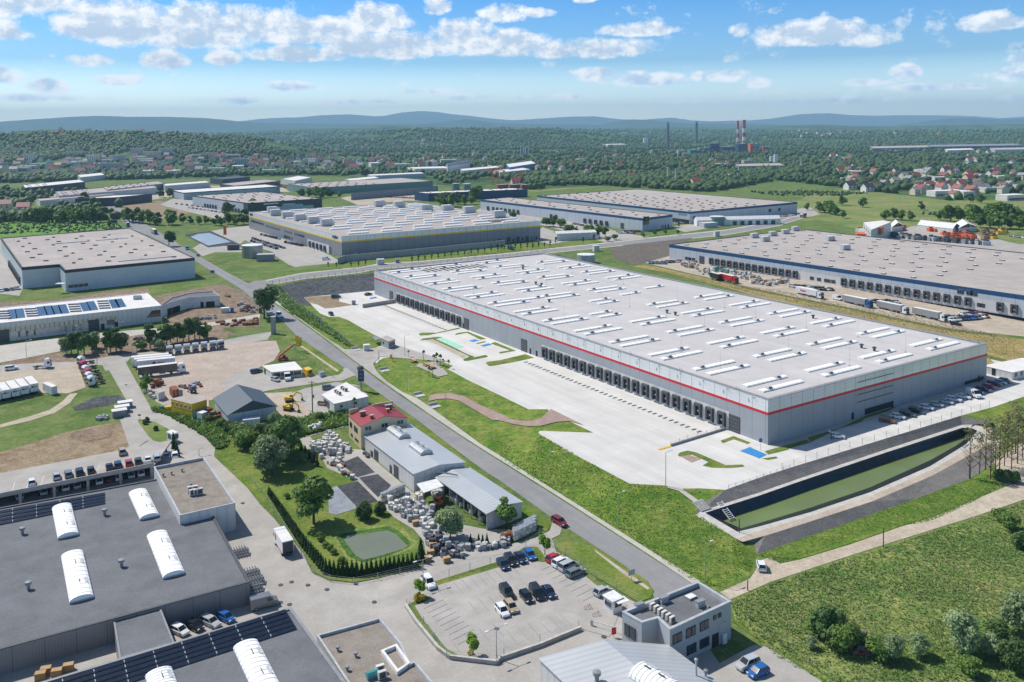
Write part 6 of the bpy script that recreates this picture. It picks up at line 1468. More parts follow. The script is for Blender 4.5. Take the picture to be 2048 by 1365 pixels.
for k in range(3):
 tr = thing('trailer', ('white box trailer with a red cube logo, nearest of three side by side', 'white box trailer between two others in the haulage yard', 'white box trailer farthest of three side by side in the haulage yard')[k], 'trailer', (d0.x + nx * 3.0 * k - 1.2 * k, d0.y + ny * 3.0 * k, d0.z + .1), rz, 'three white trailers in the haulage yard')
 t = trailer_parts(tr, 'white', 0, 13.4)
 if k == 0: decal(t, 'dpd', 1.3, 'dark_grey', 8.3, -1.3, 2.5); sub('logo', MB().face([(6.0, -1.29, 1.9), (6.6, -1.29, 2.2), (6.6, -1.29, 2.95), (6.0, -1.29, 3.25), (5.4, -1.29, 2.95), (5.4, -1.29, 2.2)], 'stripe_red').data('logo'), t)
lq('e', 1332, 808, (100, -13), 'white', 'lorry with a long grey curtain trailer beside the three white trailers', None, 'dcurtain')
# white box lorry with open rear, foreground
p = at(118, 655, None, 'b'); rz = heading('b', 165, 675, -58, -92)
bx_ = thing('box_lorry', 'white box lorry with its dark load bay open, on the paved forecourt', 'lorry', at(192, 738, None, 'b') + Vector((0, 0, .12)), rz)
b = MB(); P = [(0, -1.25), (6.2, -1.25), (6.2, 1.25), (0, 1.25)]
b.quad_wall(P[0], P[1], .95, 3.5, 'trailer_white'); b.quad_wall(P[1], P[2], .95, 3.5, 'trailer_white'); b.quad_wall(P[2], P[3], .95, 3.5, 'trailer_white'); b.face([(*q, 3.5) for q in P], 'roof_white'); b.face([(*q, 1.0) for q in P], 'dark_grey')
b.walls([(.05, -1.2), (.05, 1.2), (6.1, 1.2), (6.1, -1.2)], 1.0, 3.45, 'dark_grey')
for s_ in (-1.2, 1.2): b.box((.05, s_, .95), (.1, .12, 2.55), 'white')
b.box((.05, 0, 3.35), (.1, 2.5, .15), 'white'); sub('load_box', b.data('load_box'), bx_)
sub('cab', cab_mesh('white'), bx_, (8.3, 0, 0)); sub('cab_window', CABW, bx_, (8.3, 0, 0)); sub('chassis', CHASSIS, bx_, (6.2, 0, 0))
lg = MB(); lg.face([(5.9 + .55 * math.cos(t * .524), 1.27, 2.3 + .8 * math.sin(t * .524)) for t in range(12)], 'stripe_red'); sub('logo', lg.data('logo'), bx_)
for sx in (1.4, 7.0):
 for sy in (-1, 1): sub('wheel', TW, bx_, (sx, sy * 1.02, .5))
# ---- machines
def excavator(zone, x, y, rz, label, s=1.0, boom=1):
 o = thing('excavator', label, 'excavator', at(x, y, None, zone), rz, None, None, s)
 b = MB(); b.box((0, -1.0, 0), (3.6, .6, .9), 'near_black'); b.box((0, 1.0, 0), (3.6, .6, .9), 'near_black'); sub('track', b.data('track'), o)
 b = MB(); b.box((-.6, 0, 1.0), (3.0, 2.3, 1.1), 'yellow'); b.box((-1.6, 0, 1.0), (1.0, 2.4, 1.4), 'yellow'); sub('body', b.data('digger_body'), o)
 b = MB(); b.box((.7, .55, 1.1), (1.3, 1.0, 1.7), 'glass', 0, 'yellow'); sub('cab', b.data('digger_cab'), o)
 b = MB(); b.bar((.9, -.3, 1.6), (2.9, -.3, 4.0), .35, .5, 'yellow').bar((2.9, -.3, 4.0), (4.9, -.3, 3.0), .35, .45, 'yellow').bar((4.9, -.3, 3.1), (5.2, -.3, 1.0), .28, .35, 'yellow'); sub('boom', b.data('digger_boom'), o)
 b = MB(); b.box((5.1, -.3, .2), (.9, 1.1, .8), 'dark_grey'); sub('bucket', b.data('bucket'), o)
 return o
excavator('f', 285, 1020, .3, 'yellow excavator standing behind another on the digger lot', .8); excavator('f', 280, 1085, -.4, 'yellow excavator in front with its bucket on the ground', .8); excavator('r', 945, 210, 2.6, 'small orange excavator among the building site rubble', .55)
th = thing('telehandler', 'red telescopic handler with its boom raised beside the fence', 'telehandler', at(235, 722, None, 'f'), .5, None, None, .75)
sub('body', MB().box((0, 0, .7), (5.2, 2.2, .9), 'red').box((.6, -.5, 1.6), (1.5, 1.0, 1.2), 'glass', 0, 'red').data('body'), th); sub('boom', MB().bar((-2.0, .5, 1.9), (6.2, .5, 7.4), .6, .7, 'red').bar((6.2, .5, 7.4), (8.2, .5, 6.4), .25, .3, 'near_black').data('boom'), th)
for sx in (-1.8, 1.8):
 for sy in (-1, 1): sub('wheel', TW, th, (sx, sy * 1.0, .5))
fl = thing('forklift', 'orange forklift under the canopy of the recycling hall', 'forklift', at(945, 480, None, 'b'), .8)
sub('body', MB().box((0, 0, .4), (2.0, 1.2, .9), 'orange').box((-.7, 0, 1.3), (.6, 1.1, .35), 'near_black').data('body'), fl)
sub('mast', MB().bar((1.1, -.4, .1), (1.1, -.4, 2.6), .1, .1, 'dark_grey').bar((1.1, .4, .1), (1.1, .4, 2.6), .1, .1, 'dark_grey').box((1.7, 0, .15), (1.2, .8, .08), 'dark_grey').data('mast'), fl)
sub('cage', MB().bar((-.8, -.5, 1.3), (-.8, -.5, 2.2), .06, .06, 'near_black').bar((-.8, .5, 1.3), (-.8, .5, 2.2), .06, .06, 'near_black').bar((.6, -.5, 1.3), (.6, -.5, 2.2), .06, .06, 'near_black').bar((.6, .5, 1.3), (.6, .5, 2.2), .06, .06, 'near_black').box((-.1, 0, 2.2), (1.6, 1.15, .08), 'orange').data('cage'), fl)
for sx in (-.7, .7):
 for sy in (-1, 1): sub('wheel', WHEEL, fl, (sx, sy * .55, .3))
tk = thing('tractor', 'small blue-hooded tractor parked among the scrap of the store yard', 'tractor', at(1265, 540, None, 's'), 2.4)
sub('body', MB().box((.9, 0, .7), (1.9, .9, .8), 'blue').box((-.5, 0, .9), (1.3, 1.3, 1.5), 'glass', 0, 'blue').data('body'), tk)
for sx, r in ((1.4, .7), (-.7, 1.2)):
 for sy in (-1, 1): w = sub('wheel', TW, tk, (sx, sy * .8, .5 * r)); w.scale = (r, r, r)
# ---- cars far off, in rows
CW = ['white', 'silver', 'grey', 'black', 'navy', 'white', 'silver', 'black', 'dred', 'blue']
def far_row(zone, x0, y0, x1, y1, n, vec, where, z=None):
 for k in range(n):
  t = k / max(1, n - 1); c = RND.choice(CW); x, y = x0 + (x1 - x0) * t, y0 + (y1 - y0) * t
  car(zone, x, y, vec, RND.choice(('hatch', 'estate', 'suv', 'sedan')), c, '%s car parked %s' % (c.replace('dred', 'dark red'), where), '%s cars %s' % (c, where), z, False)
w_ = 'in the rows before the yellow-striped hall'
far_row('w', 275, 580, 500, 635, 9, (30, -26), w_); far_row('w', 165, 632, 560, 752, 13, (30, -26), w_); far_row('w', 150, 665, 470, 760, 10, (30, -26), w_); far_row('w', 585, 680, 790, 722, 8, (30, -26), w_)
w_ = 'on the yard of the long blue-edged warehouse'
far_row('h', 310, 200, 560, 215, 9, (40, 8), w_); far_row('h', 430, 215, 580, 222, 6, (40, 8), w_); far_row('h', 890, 310, 1050, 312, 7, (40, 8), w_); far_row('h', 1430, 425, 1690, 415, 11, (36, 12), w_); far_row('h', 1440, 440, 1640, 425, 9, (36, 12), w_); far_row('h', 1530, 400, 1660, 402, 5, (36, 12), w_); far_row('h', 1480, 470, 1490, 470, 1, (50, 6), w_); far_row('g', 1090, 30, 1180, 32, 4, (40, 6), w_); far_row('k', 1235, 1212, 1420, 1200, 7, (40, 6), w_)
w_ = 'beside the narrow blue-edged warehouse'; far_row('k', 935, 965, 1110, 962, 9, (26, 2), w_); far_row('k', 950, 975, 1050, 975, 5, (26, 2), w_); far_row('k', 590, 905, 650, 915, 4, (26, 2), w_)
w_ = 'before the wide warehouse with the steel tank'; far_row('l', 60, 825, 330, 790, 16, (20, 2), w_); far_row('k', 1380, 900, 1480, 895, 5, (26, 2), w_)
w_ = 'on the lot left of the blue-grey warehouse'; far_row('q', 10, 145, 210, 118, 4, (40, 10), w_)
w_ = 'on the lorry yard before the navy warehouse'; far_row('i', 1490, 775, 1760, 815, 10, (26, 4), w_); far_row('i', 1390, 745, 1600, 770, 6, (26, 4), w_)
w_ = 'on the wide lot behind the green-grey warehouse'; far_row('j', 130, 585, 290, 600, 12, (20, 0), w_); far_row('j', 120, 600, 280, 615, 12, (20, 0), w_); far_row('j', 1060, 690, 1290, 700, 10, (20, 0), w_)
w_ = 'on the depot lot among the orange machines'; far_row('l', 930, 925, 1060, 930, 6, (24, 3), w_); far_row('l', 1960, 950, 2040, 960, 5, (24, 3), w_)
# ================================================================ plants
def leafmat(name, c1, c2, c3):
 m, nt = newmat(name)
 p = nt.n('NewGeometry').outputs['Position']; r = nt.n('ObjectInfo').outputs['Random']
 a = nt.ramp(nt.noise(p, .55, 3), .35, .65); b = nt.ramp(nt.noise(p, 2.6, 2), .3, .7)
 col = nt.mix(nt.m('MULTIPLY', b, .5), nt.mix(a, lin(c1), lin(c2)), lin(c3))
 k = nt.m('ADD', .78, nt.m('MULTIPLY', r, .44)); col = nt.mix(1.0, col, nt.n('CombineXYZ', (k, k, nt.m('MULTIPLY', k, .96))).outputs[0], 'MULTIPLY')
 d = nt.n('BsdfPrincipled', {'Base Color': col, 'Roughness': .6, 'Specular IOR Level': .25}); t = nt.n('BsdfTranslucent', (col,))
 nt.n('OutputMaterial', (nt.n('MixShader', (.25, d.outputs[0], t.outputs[0])).outputs[0],))
 MATS[name] = m
leafmat('leaf', '4c6c30', '658539', '839b4c'); leafmat('leaf_dark', '3a552e', '4c6a38', '648046'); leafmat('leaf_pale', '748a5c', '8c9f70', 'a3b288'); leafmat('leaf_twig', '77744f', '86845c', '98996e'); leafmat('leaf_thuja', '24401f', '305026', '42652f'); leafmat('leaf_lime', '6b8f2a', '83a834', '9abb48'); leafmat('leaf_yellow', 'b8a822', 'c8ba30', 'd6ca50'); leafmat('leaf_far', '2b4427', '3c5830', '5c7444')
ICO = None
def ico(sub_=1):
 bm = bmesh.new(); bmesh.ops.create_icosphere(bm, subdivisions=sub_, radius=1.0)
 v = np.array([q.co[:] for q in bm.verts]); f = np.array([[q.index for q in p.verts] for p in bm.faces]); bm.free(); return v, f
IV, IF = ico(2); IV1, IF1 = ico(1)
def np_mesh(name, V, F, mats, mi=None, smooth=False):
 me = bpy.data.meshes.new(name); n = F.shape[1]
 me.vertices.add(len(V)); me.vertices.foreach_set('co', V.astype(np.float32).ravel())
 me.loops.add(F.size); me.loops.foreach_set('vertex_index', F.astype(np.int32).ravel())
 me.polygons.add(len(F)); me.polygons.foreach_set('loop_start', np.arange(0, F.size, n, dtype=np.int32))
 for m in mats: me.materials.append(MATS[m])
 if mi is not None: me.polygons.foreach_set('material_index', mi.astype(np.int32))
 if smooth: me.polygons.foreach_set('use_smooth', np.ones(len(F), dtype=bool))
 me.update(calc_edges=True); return me
def crown(seed, H, R, z0, n, leaf, m, lobes=12, shape='round', core=.62):
 r = np.random.RandomState(seed); V, F = [], []
 if shape == 'cone':
  C = np.array([[0, 0, z0 + (H - z0) * t] for t in np.linspace(.06, .93, lobes)]); S = np.array([R * (1.02 - .92 * t ** 1.25) * (.9 + .2 * r.rand()) for t in np.linspace(.06, .93, lobes)])
 else:
  C = []; S = []
  for k in range(lobes):
   a = r.rand() * 6.283; t = r.rand(); rr = R * .62 * math.sqrt(r.rand()) * (1.0 if shape == 'round' else .55) * (1.15 - .75 * abs(t - .4))
   C.append([math.cos(a) * rr, math.sin(a) * rr, z0 + (H - z0) * (.2 + .65 * t)]); S.append(R * (.34 + .22 * r.rand()) * (.8 if shape == 'tall' else 1))
  C = np.array(C); S = np.array(S)
 nb = 0
 if core:
  for c, s in zip(C, S):
   d = 1 + .25 * r.randn(len(IV1), 1).clip(-1, 1); V.append(IV1 * s * core * d * np.array([1, 1, .85]) + c); F.append(IF1 + nb); nb += len(IV1)
 w = S ** 2 / (S ** 2).sum(); k = r.choice(len(C), n, p=w)
 d = r.randn(n, 3); d /= np.linalg.norm(d, axis=1)[:, None]; d[:, 2] = np.where(d[:, 2] < -.5, -d[:, 2], d[:, 2])
 P = C[k] + d * S[k][:, None] * (.72 + .38 * r.rand(n, 1)) * np.array([1, 1, .9])
 nn = d + np.array([0, 0, .35]) + .5 * r.randn(n, 3); nn /= np.linalg.norm(nn, axis=1)[:, None]
 t = np.cross(nn, r.randn(n, 3)); t /= np.linalg.norm(t, axis=1)[:, None]; b = np.cross(t, nn); L = leaf * (.6 + .8 * r.rand(n, 1))
 Q = np.stack([P - t * L, P + b * L * .7, P + t * L, P - b * L * .7], 1).reshape(-1, 3); i = np.arange(n)[:, None] * 4 + nb
 F.append(np.concatenate([i + [[0, 1, 2]], i + [[0, 2, 3]]])); V.append(Q)
 return np_mesh('crown', np.concatenate(V), np.concatenate(F), [m])
def trunk(H, r0, seed, limbs=4, z=.35):
 b = MB(); R = random.Random(seed); b.tube((0, 0, -.3), (0, 0, H * .55), r0, r0 * .6, 'bark', 7); b.tube((0, 0, H * .55), (R.uniform(-.3, .3), 0, H * .85), r0 * .6, r0 * .15, 'bark', 6)
 for k in range(limbs):
  a = k * 6.283 / max(1, limbs) + R.random(); h = H * R.uniform(z, .6); b.tube((0, 0, h), (math.cos(a) * H * .22, math.sin(a) * H * .22, h + H * .2), r0 * .4, r0 * .1, 'bark', 5)
 return b.data('trunk')
TREES = {
 'broad0': (trunk(10, .3, 1), crown(1, 10, 4.4, 1.6, 2600, .42, 'leaf', 15)), 'broad1': (trunk(10, .28, 2), crown(2, 10, 3.6, 1.2, 2200, .40, 'leaf', 13)), 'broad2': (trunk(10, .3, 3), crown(3, 10, 4.6, 1.4, 2600, .42, 'leaf_dark', 16)),
 'tall': (trunk(10, .25, 4), crown(4, 10, 3.2, .8, 1900, .40, 'leaf_dark', 14, 'tall')), 'pale': (trunk(10, .2, 5, 5, .15), crown(5, 10, 4.4, .4, 2600, .36, 'leaf_pale', 15)), 'bush': (trunk(6, .15, 6, 5, .05), crown(6, 10, 6.0, .1, 1800, .55, 'leaf', 12)),
 'bush_dark': (trunk(6, .15, 7, 5, .05), crown(7, 10, 5.6, .1, 1800, .55, 'leaf_dark', 12)), 'thuja': (trunk(4, .12, 8, 0), crown(8, 10, 1.7, .15, 700, .5, 'leaf_thuja', 9, 'cone', .85)), 'ball': (trunk(6, .25, 9, 2), crown(9, 10, 3.4, 3.6, 1300, .5, 'leaf_lime', 12)),
 'yellow': (trunk(3, .1, 10, 4, .1), crown(10, 10, 6.0, .2, 900, .7, 'leaf_yellow', 9)), 'street': (trunk(8, .2, 11, 2), crown(11, 10, 2.0, 2.6, 700, .45, 'leaf_dark', 9, 'tall')), 'sparse': (trunk(10, .11, 12, 12, .15), crown(12, 10, 1.9, 1.8, 340, .16, 'leaf_twig', 16, 'tall', 0)),
 'far0': (trunk(5, .3, 13, 0), crown(13, 10, 4.6, .6, 420, .9, 'leaf', 10)), 'far1': (trunk(5, .3, 14, 0), crown(14, 10, 4.0, .4, 420, .9, 'leaf_dark', 10)), 'far2': (trunk(5, .3, 15, 0), crown(15, 10, 5.0, .5, 420, .9, 'leaf', 9)), 'farp': (trunk(5, .3, 16, 0), crown(16, 10, 2.2, .3, 380, .8, 'leaf_dark', 10, 'tall')), 'sapling': (trunk(9, .25, 17, 3), crown(17, 10, 1.8, 4.5, 160, .45, 'leaf', 6))}
def tree(kind, p, H, label, group=None, name='tree', cat=None, rz=None):
 s = H / 10; o = thing(name, label, cat or name.replace('_', ' '), p, RND.random() * 6.28 if rz is None else rz, group, None, s * RND.uniform(.95, 1.05))
 t, c = TREES[kind]; sub('trunk', t, o); sub('crown', c, o); return o
def tz(zone, x, y, kind, H, label, group=None, name='tree', cat=None): return tree(kind, at(x, y, None, zone), H, label, group, name, cat)
gt = 'old trees in the garden of the pond'
for x, y, k, H, lb in ((60, 290, 'broad1', 9, 'broad green tree at the far left edge of the garden thicket'), (110, 330, 'pale', 11, 'grey-green willow-like tree at the front of the garden thicket'), (170, 260, 'broad0', 11, 'tall bright green tree in the middle of the garden thicket'), (200, 210, 'broad0', 10, 'bright green round tree at the top end of the garden thicket'), (120, 230, 'broad2', 9, 'dark tree buried in the middle of the garden thicket'), (30, 210, 'broad1', 8, 'light green tree beside the weedy bank above the garden'), (-20, 190, 'bush', 6, 'low bright shrub at the end of the weedy bank by the garden'), (60, 170, 'bush_dark', 6, 'dark purple-green shrub behind the garden thicket')):
 tz('b', x, y, k, H, lb)
tz('b', 320, 575, 'broad0', 11, 'big solitary broadleaf tree on the lawn beside the pale sheeting'); tz('b', 570, 548, 'bush_dark', 4, 'dark round bush between the sheeting and the pond', None, 'bush'); tz('b', 650, 525, 'bush_dark', 3, 'smaller dark round bush beside the bag piles', None, 'bush')
tz('b', 1003, 640, 'pale', 8, 'pale green tree in front of the open store'); tz('b', 1285, 598, 'broad1', 7.5, 'leafy tree at the end wall of the open store'); tz('b', 258, 265, 'bush', 3, 'small light bush under the garden thicket', None, 'bush')
for x, y in ((355, 660), (380, 690), (402, 705), (420, 725), (460, 768), (350, 640), (185, 445)): tz('b', x, y, 'bush', 1.4, 'small clipped shrub on the garden lawn left of the pond', 'small shrubs left of the pond', 'shrub')
tz('b', 228, 435, 'pale', 2.6, 'small blue-green spruce beside the big solitary tree', None, 'conifer')
N_ = 34
for k in range(N_):
 t = k / (N_ - 1); x, y = (95 + t * 230, 418 + t * 350) if t < .75 else (267 + (t - .75) * 400, 680 + (t - .75) * 480)
 tz('b', x, y + 8, 'thuja', 2.6 + 1.0 * t, 'slim thuja in the long hedge row along the forecourt side of the garden', 'thujas along the forecourt', 'thuja', 'conifer')
for x in (380, 400, 421, 443, 464, 487, 511, 535, 560, 585, 608, 633, 656, 679, 701, 723, 745, 767, 790, 812, 833): tz('b', x, 832 - max(0, (x - 560)) * .16 - max(0, 430 - x) * .18, 'thuja', 3.5, 'slim thuja in the spaced row between the pond and the road corner', 'thujas below the pond', 'thuja', 'conifer')
for x, y in ((856, 730), (858, 765)): tz('b', x, y, 'thuja', 4, 'tall dark thuja at the corner by the broken pallets', 'corner thujas by the pallets', 'thuja', 'conifer')
for x, y in ((257, 205), (277, 225), (298, 247), (318, 265), (336, 285)): tz('b', x, y, 'thuja', 3.2, 'slim thuja beside the upper bag pile', 'thujas by the upper bag pile', 'thuja', 'conifer')
for x, y in ((1145, 670), (1165, 672), (1187, 668), (1105, 668)): tz('b', x, y, 'thuja', 2.4, 'small thuja in the planted strip below the open store', 'thujas below the open store', 'thuja', 'conifer')
for x, y in ((868, 170), (885, 215), (870, 195), (890, 235)): tz('a', x, y, 'thuja', 3.6, 'slim dark cypress beside the white guard booth', 'cypresses by the guard booth', 'cypress', 'conifer')
tz('c', 225, 728, 'ball', 4.2, 'round clipped lime-green tree at the top of the car park'); tz('b', 1118, 1232, 'ball', 4.0, 'round clipped lime-green tree at the bottom of the car park'); tz('b', 850, 940, 'ball', 3.6, 'round clipped lime-green tree by the car park corner'); tz('b', 850, 958, 'yellow', 2.0, 'bright yellow bush at the car park corner', None, 'bush'); tz('b', 1103, 1228, 'yellow', 1.1, 'small yellow bush under the clipped tree at the bottom of the car park', None, 'bush')
wh_ = 'young trees between the drive and the white hall'
for k, (x, y, kd, H) in enumerate(((800, 900, 'pale', 7), (860, 910, 'tall', 9), (940, 905, 'tall', 10), (1015, 900, 'broad2', 9), (1110, 870, 'broad1', 7), (1120, 830, 'pale', 7), (1290, 880, 'tall', 9), (1330, 870, 'broad1', 9), (1400, 860, 'tall', 10), (1460, 880, 'broad2', 8), (1650, 860, 'broad1', 5), (1810, 830, 'tall', 11), (1890, 840, 'pale', 5), (1960, 800, 'broad1', 9), (1700, 850, 'bush', 4), (2010, 800, 'tall', 10))):
 tz('q', x, y, kd, H, 'leafy young tree in the belt between the loop drive and the white hall', wh_)
for x, y, kd, H in ((330, 750, 'tall', 9), (400, 745, 'broad1', 8), (470, 735, 'tall', 10), (540, 725, 'broad2', 9), (600, 720, 'tall', 8), (690, 700, 'broad1', 7), (250, 760, 'broad2', 8), (130, 860, 'pale', 5), (660, 715, 'bush', 3)): tz('r', x, y, kd, H, 'leafy young tree in the belt behind the row of tractor units', 'young trees behind the tractor units')
tz('r', 1378, 470, 'broad2', 14, 'tall single roadside tree beside the parked vans'); tz('s', 520, 530, 'broad1', 7, 'bright green tree at the corner of the store yard by the grey trailer')
for x, y, kd, H in ((1690, 1255, 'bush', 4), (1745, 1290, 'bush', 5), (1800, 1330, 'bush', 4.5), (1640, 1240, 'bush_dark', 3.5), (1720, 1330, 'bush_dark', 4), (1850, 1310, 'bush', 4), (1590, 1200, 'bush', 2.6), (1500, 1165, 'bush', 2.2), (1440, 1135, 'bush_dark', 1.8), (1330, 1120, 'bush', 1.6)): tz('e', x, y, kd, H, 'leafy shrub on the weedy bank below the dark gabled hall', 'shrubs on the weedy bank', 'shrub')
for x, y, kd, H in ((170, 1185, 'pale', 4), (500, 1150, 'bush', 2.5), (750, 1075, 'sapling', 4), (640, 1130, 'bush', 1.6)): tz('f', x, y, kd, H, 'small green shrub on the waste ground between the two yards', 'shrubs on the waste ground', 'shrub')
for x, y in ((1120, 1228), (1040, 1185), (1055, 1168)): tz('e', x, y, 'bush_dark', 1.6, 'low dark shrub on the green island of the loop drive', 'shrubs on the green island', 'shrub')
md_ = 'bushes in the wild meadow'
for x, y, kd, H, lb in ((395, 1165, 'bush_dark', 6.5, 'largest dark bush in the wild meadow beside the charred heap'), (470, 1205, 'bush', 5, 'lower green bush leaning on the largest dark meadow bush'), (340, 1120, 'bush', 4, 'small bush behind the largest dark meadow bush'), (710, 1255, 'pale', 5, 'pale bush below the charred heap in the meadow'), (640, 1250, 'bush', 4, 'green bush right beside the charred heap'), (850, 1240, 'pale', 4.6, 'narrow silvery shrub standing alone in the meadow'), (1070, 1220, 'pale', 8, 'tall silvery willow in the meadow, left of a smaller one'), (1210, 1245, 'pale', 4.5, 'low silvery willow beside the tall one in the meadow'), (1350, 1130, 'pale', 8, 'silvery willow cut by the picture edge in the meadow'), (1240, 1170, 'bush_dark', 4, 'dark low bush between the meadow willows'), (1300, 600, 'bush', 4, 'rounded bush where the meadow meets the dirt track'), (1365, 700, 'bush_dark', 4, 'dark rounded bush at the meadow edge below the copse'), (1250, 560, 'bush', 3, 'small bush beside the dirt track below the copse'), (310, 1200, 'pale', 2.5, 'small grey-green shrub by the green meadow fence'), (1100, 1330, 'bush', 3.5, 'reedy bush at the bottom of the meadow'), (1320, 1300, 'bush_dark', 5, 'dark bush in the bottom corner of the meadow')): tz('d', x, y, kd, H, lb, None, 'bush')
for x, y in ((1100, 345), (1150, 322), (1205, 350), (1228, 330), (1275, 282), (1310, 300), (1340, 270), (1365, 240), (1250, 300), (1390, 300), (1330, 220), (1180, 300), (1290, 240), (1400, 260)): tz('d', x, y, 'sparse', RND.uniform(12, 16), 'thin-trunked sparse tree in the copse at the end of the pond', 'copse at the end of the pond')
for x, y in ((1290, 360), (1330, 365), (1250, 355)): tz('d', x, y, 'bush_dark', 3, 'low brush under the copse at the end of the pond', 'brush under the copse', 'bush')
st_ = 'street trees along the back road'
for x in list(range(1275, 2060, 52)): tz('j', x, 1206 - (x - 1275) * .135 + 8, 'street', RND.uniform(4.5, 6.5), 'young street tree on the strip behind the yellow-striped hall', st_)
for x, y in ((680, 1252), (855, 1245), (910, 1240), (795, 1248), (617, 1250)): tz('j', x, y, 'street', 4.6, 'young street tree near the corner of the retaining wall', st_ + ' corner')
for x, y in ((15, 1112), (65, 1117), (120, 1113), (165, 1109), (215, 1107), (258, 1107), (305, 1099), (350, 1097), (395, 1088), (440, 1068), (655, 1060), (740, 1044)): tz('k', x, y, 'street', RND.uniform(5, 7), 'young street tree beside the road bend behind the red-striped hall', st_ + ' bend')
for x, y in ((550, 1130), (683, 1175), (805, 1215), (690, 1205), (605, 1300), (640, 1310), (395, 1100), (720, 1190), (655, 1180), (750, 1190)): tz('m', x, y, 'sapling', RND.uniform(2.6, 5), 'newly planted sapling around the picnic terrace', 'saplings round the picnic terrace', 'sapling', 'tree')
for x, y, H in ((420, 925, 13), (480, 930, 10), (370, 920, 10), (545, 975, 10), (600, 975, 8), (720, 1000, 13), (780, 1010, 15), (830, 1000, 11), (700, 985, 11), (850, 1040, 5), (905, 1025, 6), (100, 855, 8), (1130, 1010, 6), (1220, 990, 5), (1300, 985, 6), (1400, 985, 5), (1120, 1000, 4), (1290, 960, 5)): tz('k', x, y, RND.choice(('broad0', 'broad1', 'bush')), H * .8, 'bushy green tree around the lots of the narrow blue-edged warehouse', 'trees by the narrow warehouse')
tz('i', 1332, 1075, 'broad2', 12, 'rounded willow beside the road bend at the blue-grey warehouse')
lf = 'trees behind the blue-grey warehouse'
for x, y, H in ((30, 880, 11), (90, 890, 9), (220, 885, 12), (280, 890, 14), (335, 885, 16), (390, 885, 13), (480, 890, 13), (540, 885, 15), (590, 890, 16), (640, 890, 14), (700, 890, 16), (750, 890, 14), (790, 885, 11), (660, 760, 16), (750, 775, 13), (980, 880, 12), (1020, 885, 14), (1070, 890, 14), (1120, 895, 13), (1180, 900, 13), (1235, 910, 12), (1330, 910, 15), (1360, 905, 13), (1440, 890, 9), (1500, 900, 8), (1560, 905, 8), (1620, 900, 8), (1700, 910, 9), (1740, 915, 8), (1800, 900, 12), (1850, 910, 10), (1920, 905, 14), (1800, 830, 14), (1980, 800, 15), (1260, 690, 14), (1335, 690, 12), (860, 920, 6), (665, 905, 5)): tz('i', x, y, RND.choice(('far0', 'far1', 'far2')), H, 'broad green tree in the belt behind the blue-grey warehouse', lf)
tz('j', 20, 790, 'far2', 9, 'tree standing before the navy warehouse, nearer the roof corner', 'trees before the navy warehouse'); tz('j', 95, 790, 'far2', 9, 'tree standing before the navy warehouse, nearer the roof corner', 'trees before the navy warehouse')
for x, y, H in ((1500, 750, 14), (1550, 760, 15), (1600, 765, 16), (1640, 745, 12), (1690, 750, 11), (1740, 745, 12), (1780, 720, 18), (1800, 700, 16), (400, 690, 12), (460, 690, 13), (520, 690, 14), (580, 690, 14), (630, 690, 12), (560, 700, 12), (200, 655, 9), (900, 520, 18), (700, 690, 8)): tz('j', x, y, RND.choice(('far0', 'far1', 'far2')), H, 'bushy tree among the halls beyond the yellow-striped one', 'trees among the middle halls')
for x, y, H in ((430, 750, 8), (520, 765, 10), (560, 770, 12), (600, 780, 13), (640, 790, 10), (690, 810, 8), (690, 715, 11), (840, 730, 11), (1280, 750, 9), (1010, 825, 9), (1080, 820, 10), (1130, 825, 9), (1200, 830, 9), (1420, 825, 9), (1500, 835, 15), (1560, 835, 14), (1640, 840, 16), (1700, 850, 17), (1760, 850, 15), (1820, 850, 17), (1880, 850, 18), (1940, 860, 17), (2000, 860, 16), (1720, 880, 12), (1800, 890, 13), (1860, 890, 14), (1950, 890, 13), (2010, 895, 12), (1650, 690, 10), (1730, 700, 10)): tz('l', x, y, RND.choice(('far0', 'far1', 'far2')), H, 'bushy tree or thicket on the open fields around the depot', 'trees round the depot fields')
# woodland too far to count: one mass
def blobs(name, P, S, m, seed):
 r = np.random.RandomState(seed); n = len(P); var = [IV1 * (1 + .22 * r.randn(len(IV1), 1).clip(-1.2, 1.2)) for _ in range(8)]
 nv = len(IV1); V = np.empty((n, nv, 3)); k = r.randint(0, 8, n)
 for j in range(8):
  q = np.where(k == j)[0]; V[q] = var[j][None]
 V = V * S[:, None, :] + P[:, None, :] + np.array([0, 0, 1.0]) * S[:, None, 2:3] * .75
 F = (IF1[None] + (np.arange(n) * nv)[:, None, None]).reshape(-1, 3)
 return np_mesh(name, V.reshape(-1, 3), F, [m], None, True)
KEEP = [p for n, p in SHEETS if n in ('road', 'road_far', 'far_lot', 'town_lot', 'right_lot', 'depot_lot', 'mid_lot', 'car_park_far', 'waste_field', 'plot_road', 'right_yard', 'dry_bank', 'yard')] + [inset(p, -6) for p in FOOT] + [[tuple(p)[:2] for p in Y_OUT]]
KB = [(min(q[0] for q in p), max(q[0] for q in p), min(q[1] for q in p), max(q[1] for q in p), p) for p in KEEP]
def free(x, y):
 return not any(a <= x <= b and c <= y <= d and inside(x, y, p) for a, b, c, d, p in KB)
leafmat('wood_far', '3a5733', '4f6d3e', '74895a')
def nz2(x, y, s): return math.sin(x * s + 1.3 * math.sin(y * s * .7)) * math.cos(y * s * 1.2 + 1.1 * math.sin(x * s * .6 + 2))
TOWN = [[(-20, 326), (200, 314), (400, 308), (760, 315), (1010, 318), (830, 340), (640, 347), (400, 352), (-20, 354)], [(1590, 350), (1700, 344), (2060, 346), (2060, 402), (1900, 398), (1800, 388), (1690, 372)]]
